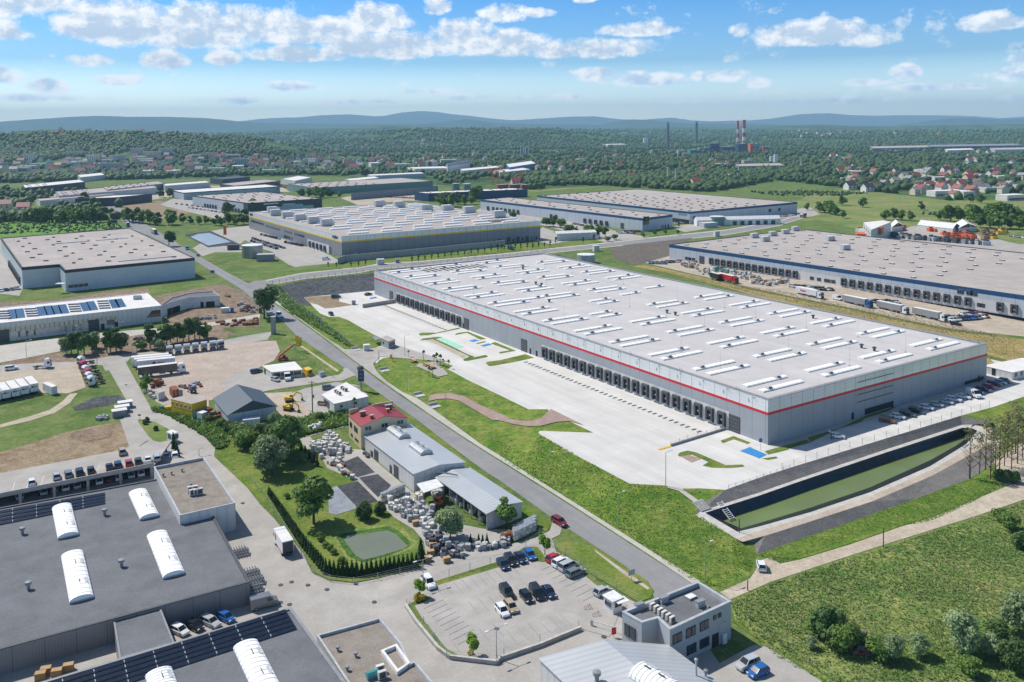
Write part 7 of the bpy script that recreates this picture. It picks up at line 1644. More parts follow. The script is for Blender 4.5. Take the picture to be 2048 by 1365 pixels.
def woods(name, poly, n, lo, hi, cover, seed, label, flatf=1.0):
 R = random.Random(seed); P, S = [], []; xs = [q[0] for q in poly]; ys = [q[1] for q in poly]; tries = 0
 while len(P) < n and tries < n * 8:
  tries += 1; x, y = R.uniform(min(xs), max(xs)), R.uniform(min(ys), max(ys))
  if not inside(x, y, poly): continue
  p = far_at(x, y)
  if p is None or p.y > 9000: continue
  if any(inside(x, y, t_) for t_ in TOWN) and R.random() < .6: continue
  if nz2(p.x, p.y, .006) + .5 * nz2(p.x, p.y, .021) + .35 * R.uniform(-1, 1) > cover: continue
  if not free(p.x, p.y): continue
  h = R.uniform(lo, hi) * (1 + max(0, p.y - 2500) / 5000); w = h * R.uniform(.38, .62) * flatf
  P.append((p.x, p.y, p.z - .3 * h * .2)); S.append((w, w * R.uniform(.8, 1.2), h * .55))
 o = obj(name, blobs(name, np.array(P), np.array(S), 'wood_far', seed)); return tag(o, label, 'woodland', None, 'stuff')
# ================================================================ the valley: town, works, woods
woods('woodland', [(-260, 264), (500, 268), (700, 262), (1000, 256), (1300, 262), (1700, 262), (2290, 257), (2290, 298), (1700, 300), (1300, 300), (900, 300), (500, 305), (-260, 336)], 10500, 7, 12, .55, 31, 'dark woods over the distant hills')
woods('woodland', [(-260, 302), (700, 300), (1000, 290), (2290, 279), (2290, 348), (1600, 350), (1300, 368), (1060, 372), (900, 335), (700, 350), (500, 352), (200, 362), (-260, 374)], 9200, 7, 13, .48, 32, 'green woods and gardens on the plain round the town')
woods('woodland', [(1040, 350), (1300, 350), (1560, 340), (2290, 344), (2290, 394), (1900, 402), (1700, 378), (1560, 362), (1420, 385), (1200, 372), (1060, 380)], 2300, 6, 12, .45, 33, 'leafy belt round the houses beyond the fields')
woods('scrub', [(1500, 384), (1640, 384), (2130, 398), (2130, 450), (1900, 442), (1640, 415), (1560, 395)], 900, 1.2, 4, .1, 34, 'scattered scrub on the open fields')
woods('scrub', [(-40, 380), (140, 378), (240, 400), (240, 440), (-40, 448)], 260, 5, 11, .5, 35, 'thick greenery at the edge of the crop field')
woods('scrub', [(-40, 444), (120, 440), (235, 448), (250, 458), (190, 466), (-40, 470)], 420, 1.2, 2.6, 2, 36, 'leafy rows of the bright crop field')
woods('woodland', [(440, 342), (820, 340), (1000, 346), (900, 372), (860, 352), (640, 352), (470, 352)], 260, 6, 11, .8, 37, 'tree belt between the halls and the town')
# ---- houses
def house_me(w, d, h, r, mw, mr):
 b = MB(); b.gable((-w / 2, -d / 2), (w / 2, -d / 2), (w / 2, d / 2), (-w / 2, d / 2), -1, h + 1, r, mw, mr, .5)
 for x in (-w * .25, w * .2): b.box((x, -d / 2 - .03, h * .35), (1.3, .1, 1.4), 'window_glass'); b.box((x, -d / 2 - .03, h * .72), (1.2, .1, 1.1), 'window_glass')
 b.box((w * .2, d * .1, h + r * .5), (.7, .7, r * .8), 'brick_red'); return b.data('house')
HOUSES = [('small white house with a red tiled roof', house_me(11, 9, 5.5, 4, 'render_white', 'roof_tile')), ('small cream house with a brown roof', house_me(12, 9, 5, 4, 'render_cream', 'roof_brown')), ('small white house with a dark roof', house_me(11, 9, 5.5, 3.8, 'render_white', 'roof_dark')), ('small pinkish house with a red roof', house_me(10, 10, 6, 3.5, 'stucco', 'roof_red')), ('low pale shop with a white roof', MB().box((0, 0, -1), (26, 14, 7), 'offwhite', 0, 'roof_white').box((0, -7.05, 1), (22, .15, 1.8), 'window_glass').data('shop')), ('narrow pale house with a grey roof', house_me(9, 9, 6.5, 3.2, 'render_cream', 'mid_grey'))]
def scatter_houses(poly, n, seed, where, sc=1.0, minpx=5):
 R = random.Random(seed); done = []; t = 0; xs = [q[0] for q in poly]; ys = [q[1] for q in poly]
 while len(done) < n and t < n * 60:
  t += 1; x, y = R.uniform(min(xs), max(xs)), R.uniform(min(ys), max(ys))
  if not inside(x, y, poly): continue
  p = far_at(x, y)
  if p is None or not free(p.x, p.y) or any(abs(x - a) < minpx * 1.6 and abs(y - b) < minpx * .5 for a, b in done): continue
  done.append((x, y)); lb, me = R.choice(HOUSES)
  thing('house', lb + ' ' + where, 'house', p, R.choice((.2, .3, 1.8, 1.9)) + R.uniform(-.15, .15), 'houses ' + where + ', ' + lb.split(' with')[-1], me, sc * R.uniform(.9, 1.25))
scatter_houses([(-60, 330), (200, 318), (400, 312), (760, 318), (1010, 322), (830, 338), (640, 345), (400, 350), (-60, 352)], 175, 41, 'in the old town below the wooded hill', 1.3)
scatter_houses([(1590, 352), (1700, 344), (2060, 346), (2060, 402), (1900, 398), (1800, 388), (1690, 372)], 75, 42, 'in the suburb beyond the open fields')
scatter_houses([(1640, 285), (2050, 305), (2050, 345), (1640, 338)], 30, 43, 'hidden in the woods of the plain')
scatter_houses([(1560, 262), (1780, 262), (1900, 272), (1600, 275)], 24, 44, 'on the distant hillside', 1.5, 4); scatter_houses([(1120, 330), (1500, 330), (1500, 372), (1120, 362)], 16, 45, 'among the trees behind the wide warehouse'); scatter_houses([(550, 282), (800, 275), (1000, 288), (700, 305)], 18, 46, 'in the wooded valley between the hills', 1.4, 4)
for x, y, lb in ((1700, 380, 'dark-roofed farmhouse alone in the field'), (1735, 384, 'white dark-roofed house beside the lone farmhouse'), (12, 420, 'white house with a red roof at the field edge behind the crop'), (48, 426, 'pinkish low house beside the crop field'), (1030, 372, 'house with a pink roof beside the construction cranes'), (1390, 372, 'white house in the trees above the wide warehouse')):
 thing('house', lb, 'house', far_at(x, y), .3, None, HOUSES[2 if 'dark' in lb else 3][1], 1.2)
scatter_houses([(90, 262), (340, 264), (330, 276), (60, 274)], 14, 47, 'on top of the wooded hill', 1.2, 6); scatter_houses([(780, 312), (1480, 300), (1480, 332), (1000, 345)], 34, 48, 'between the plain woods and the works')
# apartment blocks
def block_me(w, d, h, m, storeys):
 b = MB(); b.box((0, 0, -1), (w, d, h + 1), m, 0, 'roof_beige')
 n = max(3, int(w / 5))
 for s in range(storeys):
  for k in range(n): b.box((-w / 2 + w * (k + .5) / n, -d / 2 - .02, 1.2 + (h - 1.5) * s / storeys), (1.9, .12, 1.4), 'window_glass')
 return b.data('block')
AB = [block_me(46, 12, 13, 'render_cream', 4), block_me(36, 12, 16, 'light_grey', 5), block_me(18, 16, 22, 'render_white', 7)]
for k, (x, y, j, lb) in enumerate(((305, 312, 0, 'long cream apartment block at the foot of the wooded hill, nearest its middle'), (335, 308, 1, 'pale apartment block beside the church in the old town'), (275, 308, 1, 'pale apartment block left of the long cream one'), (190, 318, 0, 'cream apartment block at the start of the old town'), (240, 322, 1, 'grey apartment block in the centre of the old town'), (150, 312, 0, 'cream apartment block half hidden by trees'), (62, 325, 2, 'white apartment tower in the trees by the picture edge'), (183, 328, 2, 'white apartment tower in the middle of the old town'), (420, 315, 0, 'cream apartment block right of the church'), (218, 340, 1, 'grey apartment block above the factory roofs'), (40, 306, 0, 'cream block on the town edge below the hill'), (480, 330, 1, 'grey block in the red-roofed quarter'))):
 thing('apartment_block', lb, 'apartment block', far_at(x, y), .15, None, AB[j])
def tower(name, label, cat, x, yb, yt, w, m, cap=None, wpx=None):
 p = far_at(x, yb); H = (yb - yt) * p.y / FPX; return p, H
p, H = tower('', '', '', 443, 331, 306, 8, '')
ch = thing('church', 'white church tower with a dark pointed spire in the old town', 'church', p); sub('tower', MB().box((0, 0, -1), (7, 7, H * .6 + 1), 'render_white').data('tower'), ch); sub('spire', MB().lathe((0, 0, H * .6), [(5, 0), (2.2, H * .12), (.6, H * .25), (0, H * .42)], 'roof_dark', 8).data('spire'), ch); sub('nave', MB().gable((4, -6), (26, -6), (26, 6), (4, 6), -1, 9, 5, 'render_white', 'roof_tile').data('nave'), ch)
for x, yb, yt, wp, lb in ((1044, 314, 292, 7, 'white slab tower, left one of the twin blocks above the woods'), (1054, 315, 294, 8, 'white slab tower, right one of the twin blocks above the woods')):
 p, H = tower('', '', '', x, yb, yt, 0, ''); o = thing('tower_block', lb, 'tower block', p); w = wp * p.y / FPX
 b = MB(); b.box((0, 0, -2), (w, w * .7, H + 2), 'render_white', 0, 'roof_beige'); sub('wall', b.data('wall'), o); b = MB(); b.box((0, -w * .36, 2), (w * .3, .4, H - 4), 'window_glass'); sub('glazing', b.data('glazing'), o)
p, H = tower('', '', '', 863, 338, 322.5, 0, ''); o = thing('office_tower', 'white office tower with a maroon stripe at the factory', 'office tower', p, -.2); w = 22 * p.y / FPX
b = MB(); b.box((0, 0, -1), (w, w * .6, H + 1), 'render_white', 0, 'roof_white'); sub('wall', b.data('wall'), o); sub('stripe', MB().box((-w * .05, -w * .31, 0), (w * .3, .5, H), 'clad_red_dark' if 'clad_red_dark' in MATS else 'roof_red').data('stripe'), o)
# chimneys
def stack(x, yb, yt, r, label, bands):
 p = far_at(x, yb); H = (yb - yt) * p.y / FPX; o = thing('chimney', label, 'chimney', p)
 if bands:
  n = 7
  for k in range(n):
   z0, z1 = H * k / n, H * (k + 1) / n; r0, r1 = r * (1.15 - .3 * k / n), r * (1.15 - .3 * (k + 1) / n); mt = 'chimney_grey' if k == 0 and r < 5 else ('stripe_red', 'white')[(k + 1) % 2 if n % 2 == 0 else k % 2]
   sub('shaft' if k == 0 else 'band', MB().lathe((0, 0, 0), [(r0, z0 - (3 if k == 0 else 0)), (r1, z1)], ('white', 'stripe_red')[k % 2] if k < n - 1 else 'stripe_red', 16).data('band'), o)
 else: sub('shaft', MB().lathe((0, 0, -3), [(r * 1.25, 0), (r, H * .98)], 'chimney_grey', 14).data('shaft'), o)
 sub('rim', MB().lathe((0, 0, H - 2.5), [(r * .95, 0), (r * 1.0, 2.5), (r * .6, 2.5), (0, 1.5)], 'near_black', 14).data('rim'), o)
 return o
stack(1336, 298, 244.5, 5, 'grey chimney nearer the storage tank', False); stack(1393, 287, 243.5, 6.5, 'grey chimney standing between the storage tank and the striped pair', False); stack(1475.5, 301, 242, 4.2, 'slimmer of the two red and white chimneys of the power plant', True); stack(1488, 299, 240.5, 6.6, 'thicker of the two red and white chimneys of the power plant', True)
def cyl_thing(name, label, cat, x, yb, yt, wpx, m, mt='white', n=20, roof=.06):
 p = far_at(x, yb); H = (yb - yt) * p.y / FPX; r = wpx / 2 * p.y / FPX; o = thing(name, label, cat, p)
 sub('shell', MB().lathe((0, 0, -1.5), [(r, 0), (r, H + 1.5)], m, n).data('shell'), o); sub('roof', MB().lathe((0, 0, H), [(r * 1.02, -.1), (r * 1.02, .15), (0, r * roof)], mt, n).data('roof'), o); return o
cyl_thing('storage_tank', 'white storage tank in the woods left of the grey chimneys', 'tank', 1291, 290, 277, 10, 'white'); cyl_thing('silo', 'shorter of the two white silos by the long grey works', 'silo', 1542.5, 332, 313, 7, 'white'); cyl_thing('silo', 'taller of the two white silos by the long grey works', 'silo', 1551.5, 331, 309.5, 9, 'white')
cyl_thing('water_tank', 'round grey steel water tank at the back corner of the red-striped hall', 'tank', 1172, 527, 509, 36, 'galv'); cyl_thing('water_tank', 'broad shiny steel tank on the lawn before the yellow-striped hall', 'tank', 505, 515, 490, 41, 'steel'); cyl_thing('water_tank', 'blue-grey steel tank before the wide warehouse', 'tank', 1434, 451, 433, 29, 'curtain_green')
cyl_thing('water_tank', 'left one of two grey tanks behind the deep blue factory', 'tank', 912, 380, 367, 15, 'curtain_green'); cyl_thing('water_tank', 'right one of two grey tanks behind the deep blue factory', 'tank', 934, 381, 368, 15, 'curtain_green')
# power plant blocks
for x, yb, yt, w, d, m, lb in ((1428, 305, 287, 18, 30, 'clad_deepblue', 'deep blue boiler house of the power plant'), (1455, 306, 294, 26, 30, 'clad_deepblue', 'dark blue turbine hall of the power plant'), (1483, 308, 288, 18, 30, 'clad_deepblue', 'dark blue filter house under the striped chimneys'), (1503, 306, 287, 9, 24, 'orange', 'ochre bunker tower of the power plant'), (1512, 304, 288, 8, 24, 'teal', 'pale blue tower of the power plant'), (1386, 308, 300, 15, 24, 'teal', 'pale teal works building before the power plant'), (1362, 309, 301, 15, 24, 'light_grey', 'pale grey works building before the power plant'), (1530, 303, 294, 10, 20, 'red', 'small red and white works right of the power plant'), (1408, 305, 296, 22, 24, 'mid_grey', 'grey steelwork hall beside the deep blue boiler house'), (1495, 332, 321, 20, 20, 'concrete', 'bare concrete frame building before the silos')):
 p = far_at(x, yb); k = p.y / FPX; o = thing('plant_building', lb, 'industrial building', p); b = MB(); b.box((0, 0, -2), (w * k, d, (yb - yt) * k + 2), m, 0, 'roof_beige'); sub('wall', b.data('wall'), o)
 b = MB(); b.box((0, -d / 2 - .2, (yb - yt) * k * .5), (w * k * .8, .4, (yb - yt) * k * .16), 'window_glass'); sub('glazing', b.data('glazing'), o)
 b = MB(); b.box((w * k * .2, 0, (yb - yt) * k), (w * k * .25, d * .3, 5), 'galv'); sub('roof_plant', b.data('roof_plant'), o)
def crane(x, yb, yt, label, flip=1):
 p = far_at(x, yb); H = (yb - yt) * p.y / FPX; o = thing('tower_crane', label, 'crane', p, .4)
 m = MB()
 for s in ((-.8, -.8), (.8, -.8), (.8, .8), (-.8, .8)): m.bar((s[0], s[1], 0), (s[0], s[1], H), .3, .3, 'orange')
 for k in range(int(H / 3)): m.bar((-.8, -.8, 3 * k), (.8, -.8, 3 * k + 3), .2, .2, 'orange'); m.bar((.8, .8, 3 * k), (-.8, .8, 3 * k + 3), .2, .2, 'orange')
 sub('mast', m.data('mast'), o); sub('jib', MB().bar((-10 * flip, 0, H), (22 * flip, 0, H), .9, 1.0, 'orange').box((-9 * flip, 0, H - 2), (3, 1.5, 2), 'concrete').data('jib'), o); return o
crane(985, 371, 338, 'orange tower crane, first of the three on the building plot'); crane(997, 372, 342, 'orange tower crane in the middle of the three on the building plot', -1); crane(1041, 372, 344, 'orange tower crane at the far end of the building plot')
for x, yb, yt, lb in ((1335, 363, 335, 'white lattice pylon in the trees behind the wide warehouse'), (1351, 369, 338, 'white lattice pylon nearest the wide warehouse'), (1477, 350, 325, 'white pylon beside the long grey works'), (1602, 340, 318, 'white pylon beside the two silos')):
 p = far_at(x, yb); H = (yb - yt) * p.y / FPX; o = thing('pylon', lb, 'pylon', p); sub('mast', MB().tube((0, 0, 0), (0, 0, H), 1.3, .4, 'white', 6).data('mast'), o); sub('crossarm', MB().bar((-5, 0, H * .86), (5, 0, H * .86), .5, .5, 'white').bar((-4, 0, H * .95), (4, 0, H * .95), .4, .4, 'white').data('crossarm'), o)
# building plot of red shells beside the cranes
for k in range(9):
 x = 1000 + 8 * k; thing('shell_house', 'unfinished terracotta house shell under the tower cranes', 'house shell', far_at(x, 378 - .7 * (k % 3)), .3, 'house shells under the cranes', box_me('house_shell', (9, 8, 6), 'roof_tile', 'roof_beige') if k == 0 else bpy.data.meshes['house_shell'])
# ---- depot
dp, P = cabin('depot_office', 'white three-storey depot office with an orange wing', 'office building', 'l 905,897 848,842 995,826 1055,838', 15.5, 4, 'clad_white_hall', 'roof_white', 0, 'light_grey')
a, b = side_facing(P, (-.5, -.9)); Lw = math.hypot(b[0] - a[0], b[1] - a[1])
for z in (8, 11.5): windows(dp, a, b, [Lw * f for f in (.15, .4, .65, .88)], win_me(2.6, 1.6, 'dark_grey', 2), z)
p, rz = wall_at(a, b, Lw * .2, 4, 3); inst('wing', MB().box((0, 0, 0), (14, 6, 4.5), 'orange').data('wing'), dp, p, rz)
a, b = side_facing(P, (.7, -.7)); Lw = math.hypot(b[0] - a[0], b[1] - a[1]); p, rz = wall_at(a, b, Lw * .4, 10, 1); inst('bay', MB().box((0, 0, 0), (7, 2, 5), 'orange').data('bay'), dp, p, rz)
for s, lb in (('l 1515,890 1252,860 1300,842 1570,868', 'long white storage tent on the depot'), ('l 1560,885 1530,850 1640,840 1695,872', 'shorter white storage tent behind the long one'), ('l 1060,878 1055,850 1120,845 1150,865', 'small white tent beside the depot office')):
 P = poly_px(s, 8.0); o = root('storage_tent', lb, 'tent', (P[0][0], P[0][1], 4)); a, b, c, d = ccw(P) if True else P
 if math.hypot(a[0] - b[0], a[1] - b[1]) < math.hypot(b[0] - c[0], b[1] - c[1]): a, b, c, d = b, c, d, a
 mb = MB(); mb.walls(ccw([a, b, c, d]), 3.5, 8, 'offwhite'); part(mb, 'wall', o); part(MB().roof2(a, b, c, d, 8, 3.0, 'white', .2), 'roof', o)
ITEM = {c: MB().box((0, 0, 0), (2.4, 2.0, 1.6), c).box((.4, .2, 1.6), (1.2, 1.0, .5), 'dark_grey').data('stack_' + c) for c in ('orange', 'mid_grey', 'dark_grey', 'yellow', 'light_grey', 'wood')}
R = random.Random(5)
for poly, cs, n, lb in (([(1700, 462), (1740, 470), (1985, 492), (1930, 488), (1800, 478)], ('mid_grey', 'dark_grey', 'light_grey'), 70, 'grey pallet stack on the depot lot'), ([(1885, 470), (1935, 468), (1950, 478), (1895, 484)], ('orange', 'orange', 'orange'), 36, 'bright orange machine on the depot lot'), ([(1785, 455), (1810, 455), (1810, 462), (1785, 462)], ('orange',), 10, 'orange machine beside the small white tent'), ([(1960, 465), (2010, 465), (2005, 476), (1960, 484)], ('yellow', 'wood'), 24, 'yellow and timber stack at the end of the depot lot'), ([(1855, 455), (1885, 452), (1880, 466), (1860, 466)], ('orange', 'mid_grey'), 8, 'orange machine between the depot tents')):
 k = 0
 while k < n:
  x, y = R.uniform(min(q[0] for q in poly), max(q[0] for q in poly)), R.uniform(min(q[1] for q in poly), max(q[1] for q in poly))
  if not inside(x, y, poly): continue
  k += 1; c = R.choice(cs); w = {'mid_grey': 'grey', 'dark_grey': 'dark grey', 'light_grey': 'pale grey', 'orange': 'orange', 'yellow': 'yellow', 'wood': 'timber'}[c]
  thing('stack', w + ' stack' + lb.split('stack')[-1] if 'stack' in lb else (lb if c == 'orange' else w + ' crate' + lb.split('machine')[-1]), 'stack', at(x, y), R.random() * .4, w + ' stacks: ' + lb, ITEM[c], R.uniform(1.0, 2.0))
# ================================================================ loose goods and street furniture
def bag_mesh(seed, m, w=1.0, h=1.05):
 r = np.random.RandomState(seed); bm = bmesh.new(); bmesh.ops.create_cube(bm, size=1.0); bmesh.ops.subdivide_edges(bm, edges=bm.edges, cuts=2, use_grid_fill=True)
 for v in bm.verts:
  k = 1.0 + .10 * (1 - abs(v.co.z) * 2); v.co.x *= w * k; v.co.y *= w * k; v.co.z = (v.co.z + .5) * h
  v.co += Vector(r.uniform(-.07, .07, 3))
 me = bpy.data.meshes.new('bag'); bm.to_mesh(me); bm.free(); me.materials.append(MATS[m]); return me
flat('bag_white', 'd2d0ca', .7, 0, .35, 1.2); flat('bag_grey', 'a9aaac', .7, 0, .25, 1.5); flat('bag_dark', '5a5c62', .8, 0, .3, 1.5); flat('scrap', '7d6a58', .85, 0, .4, 1.2); flat('wrap_teal', '5f9c9c', .5, 0, .2); flat('wrap_brown', '96714f', .7, 0, .25)
BAGS = {'white': [bag_mesh(k, 'bag_white') for k in range(3)], 'grey': [bag_mesh(k + 5, 'bag_grey') for k in range(2)], 'dark': [bag_mesh(k + 9, 'bag_dark', .9, .7) for k in range(2)], 'teal': [bag_mesh(14, 'wrap_teal', 1.1, 1.5)], 'brown': [bag_mesh(15, 'wrap_brown', 1.1, 1.3)], 'scrap': [bag_mesh(16, 'scrap', 1.2, .7), bag_mesh(17, 'rust', 1.0, .6)]}
def pile(zone, poly, n, kinds, where, seed, layers=1, noun='bulk bag', sc=(.9, 1.2), sep=.75, name=None):
 R = random.Random(seed); P = pts(zone + ' ' + poly); xs = [p.x for p in P]; ys = [p.y for p in P]; got = []; t = 0; nm = name or noun.replace(' ', '_')
 pp = [tuple(p)[:2] for p in P]
 while len(got) < n and t < n * 80:
  t += 1; x, y = R.uniform(min(xs), max(xs)), R.uniform(min(ys), max(ys))
  if not inside(x, y, pp): continue
  near = [q for q in got if math.hypot(q[0] - x, q[1] - y) < sep]
  if len(near) >= layers: continue
  z = gz(x, y) + .13 + (max(q[2] for q in near) if near else 0) ; k = R.choice(kinds); s = R.uniform(*sc)
  got.append((x, y, z - gz(x, y) - .13 + .85 * s)); thing(nm, '%s %s %s' % (k, noun, where), noun.split()[-1], (x, y, z), R.random() * 3, '%s %ss %s' % (k, noun, where), R.choice(BAGS[k]), s)
pile('b', '290,185 420,128 445,150 510,210 480,240 400,235 370,250 300,210', 62, ('white', 'white', 'grey'), 'heaped above the dark sheeting', 1, 2)
pile('b', '380,270 460,250 470,300 520,350 480,360 450,300', 16, ('scrap', 'white'), 'at the edge of the dark sheeting', 2)
pile('b', '690,470 780,455 830,490 915,500 920,600 880,640 840,560 760,560 710,510', 70, ('white', 'white', 'grey'), 'in the long heap below the canopy', 3, 2)
pile('b', '880,670 960,640 1080,730 1060,745 930,735', 42, ('dark', 'dark', 'grey'), 'spilling towards the road corner', 4, 2, 'waste bale')
pile('b', '1050,690 1200,690 1302,650 1302,680 1180,710 1060,712', 16, ('white', 'grey', 'dark'), 'along the strip below the open store', 5)
pile('b', '835,435 870,425 865,450 840,460', 5, ('white',), 'at the corner of the recycling hall', 6); pile('b', '900,425 960,410 985,430 930,450', 8, ('white', 'grey'), 'under the small canopy', 7); pile('b', '1000,400 1150,500 1170,560 1130,560 1060,500 990,430', 14, ('white',), 'in front of the open store bays', 8)
pile('f', '425,1215 510,1200 520,1230 440,1250', 10, ('white',), 'in the group before the red-roofed house', 9, 2)
pile('b', '560,225 600,215 610,235 580,245', 3, ('dark',), 'beside the recycling hall gate', 10)
pile('s', '590,380 700,340 800,400 790,440 600,470', 22, ('scrap',), 'in the scrap heap by the corner tree', 11, 2, 'scrap lump'); pile('s', '1510,930 1700,900 1720,1010 1540,1010', 20, ('scrap',), 'in the scrap heap at the dark gable', 12, 2, 'scrap lump'); pile('s', '560,560 640,540 660,640 580,640', 9, ('scrap', 'white'), 'beside the beige container', 13, 1, 'scrap lump'); pile('s', '1040,440 1170,430 1380,400 1470,440 1300,470 1100,500', 14, ('scrap', 'grey'), 'on the open store yard', 14, 1, 'scrap lump')
pile('r', '1050,300 1180,300 1290,370 1270,400 1110,400', 34, ('scrap', 'grey'), 'on the building site heap', 15, 2, 'rubble lump', (.6, 1.4)); pile('r', '560,465 800,440 830,470 600,490', 14, ('scrap', 'grey'), 'in the timber heap of the building site', 16, 1, 'rubble lump'); pile('r', '800,520 1290,480 1290,540 930,570', 30, ('scrap',), 'on the earth bank beside the sunken yard', 17, 1, 'rubble lump', (.8, 1.8))
pile('k', '1405,1215 1560,1205 1560,1260 1480,1250', 34, ('brown', 'white', 'grey', 'white'), 'on the near end of the long warehouse yard', 18, 1, 'wrapped pallet', (.9, 1.6), 1.2); pile('g', '1430,85 1600,70 1868,120 1868,165 1720,140 1600,110 1450,110', 70, ('white', 'teal', 'white', 'grey', 'brown', 'white'), 'behind the red lorry', 19, 1, 'wrapped pallet', (.9, 1.7), 1.2); pile('h', '0,130 130,160 280,135 300,150 180,190 90,195 0,170', 46, ('white', 'grey', 'white', 'brown'), 'on the long warehouse yard by the ramp', 20, 1, 'wrapped pallet', (.9, 1.6), 1.2)
pile('e', '690,1140 770,1125 780,1150 700,1160', 12, ('grey',), 'on the ploughed patch', 21, 1, 'rubble lump', (.5, .9)); pile('d', '520,1160 610,1170 600,1240 530,1230', 22, ('dark', 'scrap'), 'in the charred heap of the meadow', 22, 2, 'charred lump', (.7, 1.3)); pile('q', '1540,700 1760,690 1750,740 1550,730', 12, ('dark',), 'on the bank between the young trees', 23, 1, 'rubble lump', (.6, 1.1))
IBC = MB().box((0, 0, .15), (1.15, .98, .95), 'bag_white').box((0, 0, 0), (1.2, 1.0, .15), 'wood').box((0, 0, 1.1), (1.2, 1.0, .05), 'galv').data('tank_crate')
for i in range(6):
 for j in range(3):
  for k in range(2):
   p = at(75 + 18 * i + 3 * j, 655 - 9 * i - 14 * j, None, 'c'); thing('tank_crate', ('lower' if k == 0 else 'upper') + ' white caged tank in the block by the yard gate', 'tank crate', p + Vector((0, 0, .12 + 1.15 * k)), .6, ('lower' if k == 0 else 'upper') + ' caged tanks by the yard gate', IBC)
for i in range(7):
 for k in range(2):
  p = at(668 + 16 * i, 462 - 7 * i, None, 'b'); thing('tank_crate', ('lower' if k == 0 else 'upper') + ' white caged tank in the wall beside the dark sheeting', 'tank crate', p + Vector((0, 0, .12 + 1.15 * k)), .5, ('lower' if k == 0 else 'upper') + ' caged tanks by the sheeting', IBC)
PAL = MB()
for z in range(6): PAL.box((0, 0, .15 * z), (1.2, .8, .1), 'pallet')
PAL = PAL.data('pallet_stack')
for x, y, lb in ((905, 730, 'wooden pallet stack at the tip of the waste heap by the road corner'), (890, 760, 'broken pallet stack nearest the road corner'), (830, 580, 'pallet stack between the two heaps of white bags'), (915, 690, 'tall pallet stack leaning on the dark bales'), (985, 765, 'scattered pallet stack below the dark bales')): thing('pallet_stack', lb, 'pallets', at(x, y, None, 'b') + Vector((0, 0, .12)), .4, None, PAL, 1.3)
for x, y, lb in ((230, 1325, 'tallest wooden pallet stack below the grey hall wall'), (343, 1308, 'single wooden pallet stack apart under the grey hall wall'), (203, 1350, 'lower wooden pallet stack beside the tallest one'), (285, 1335, 'flat wooden pallet stack on the grass strip')): thing('pallet_stack', lb, 'pallets', at(x, y, None, 'a') + Vector((0, 0, .12)), .3, None, PAL, 1.4)
o = thing('cable_reel', 'large brown cable reel lying by the planted strip', 'cable reel', at(1285, 655, None, 'b') + Vector((0, 0, 1.1)), .6); sub('drum', MB().tube((-.8, 0, 0), (.8, 0, 0), .8, .8, 'rust', 14).data('drum'), o); sub('flange', MB().tube((-.95, 0, 0), (-.8, 0, 0), 1.15, 1.15, 'wrap_brown', 16).data('flange'), o); sub('flange', MB().tube((.8, 0, 0), (.95, 0, 0), 1.15, 1.15, 'wrap_brown', 16).data('flange'), o)
rk = MB()
for k in range(5): rk.box((0, .5 * k, .25 * (k % 3)), (2.6, .35, .2), 'steel').box((.4 * k - .8, 1, .8), (.1, 2.2, .1), 'dark_grey')
rk = rk.data('rack')
for x, y, lb in ((1265, 850, 'steel rack pile at the corner of the dark-roofed hall, upper one'), (1285, 885, 'steel rack pile at the corner of the dark-roofed hall, middle one'), (1275, 920, 'steel rack pile at the corner of the dark-roofed hall, lower one'), (1210, 740, 'steel frame trolley beside the right eave of the dark-roofed hall')): thing('rack', lb, 'rack', at(x, y, None, 'a') + Vector((0, 0, .12)), .5, None, rk, 1.4)
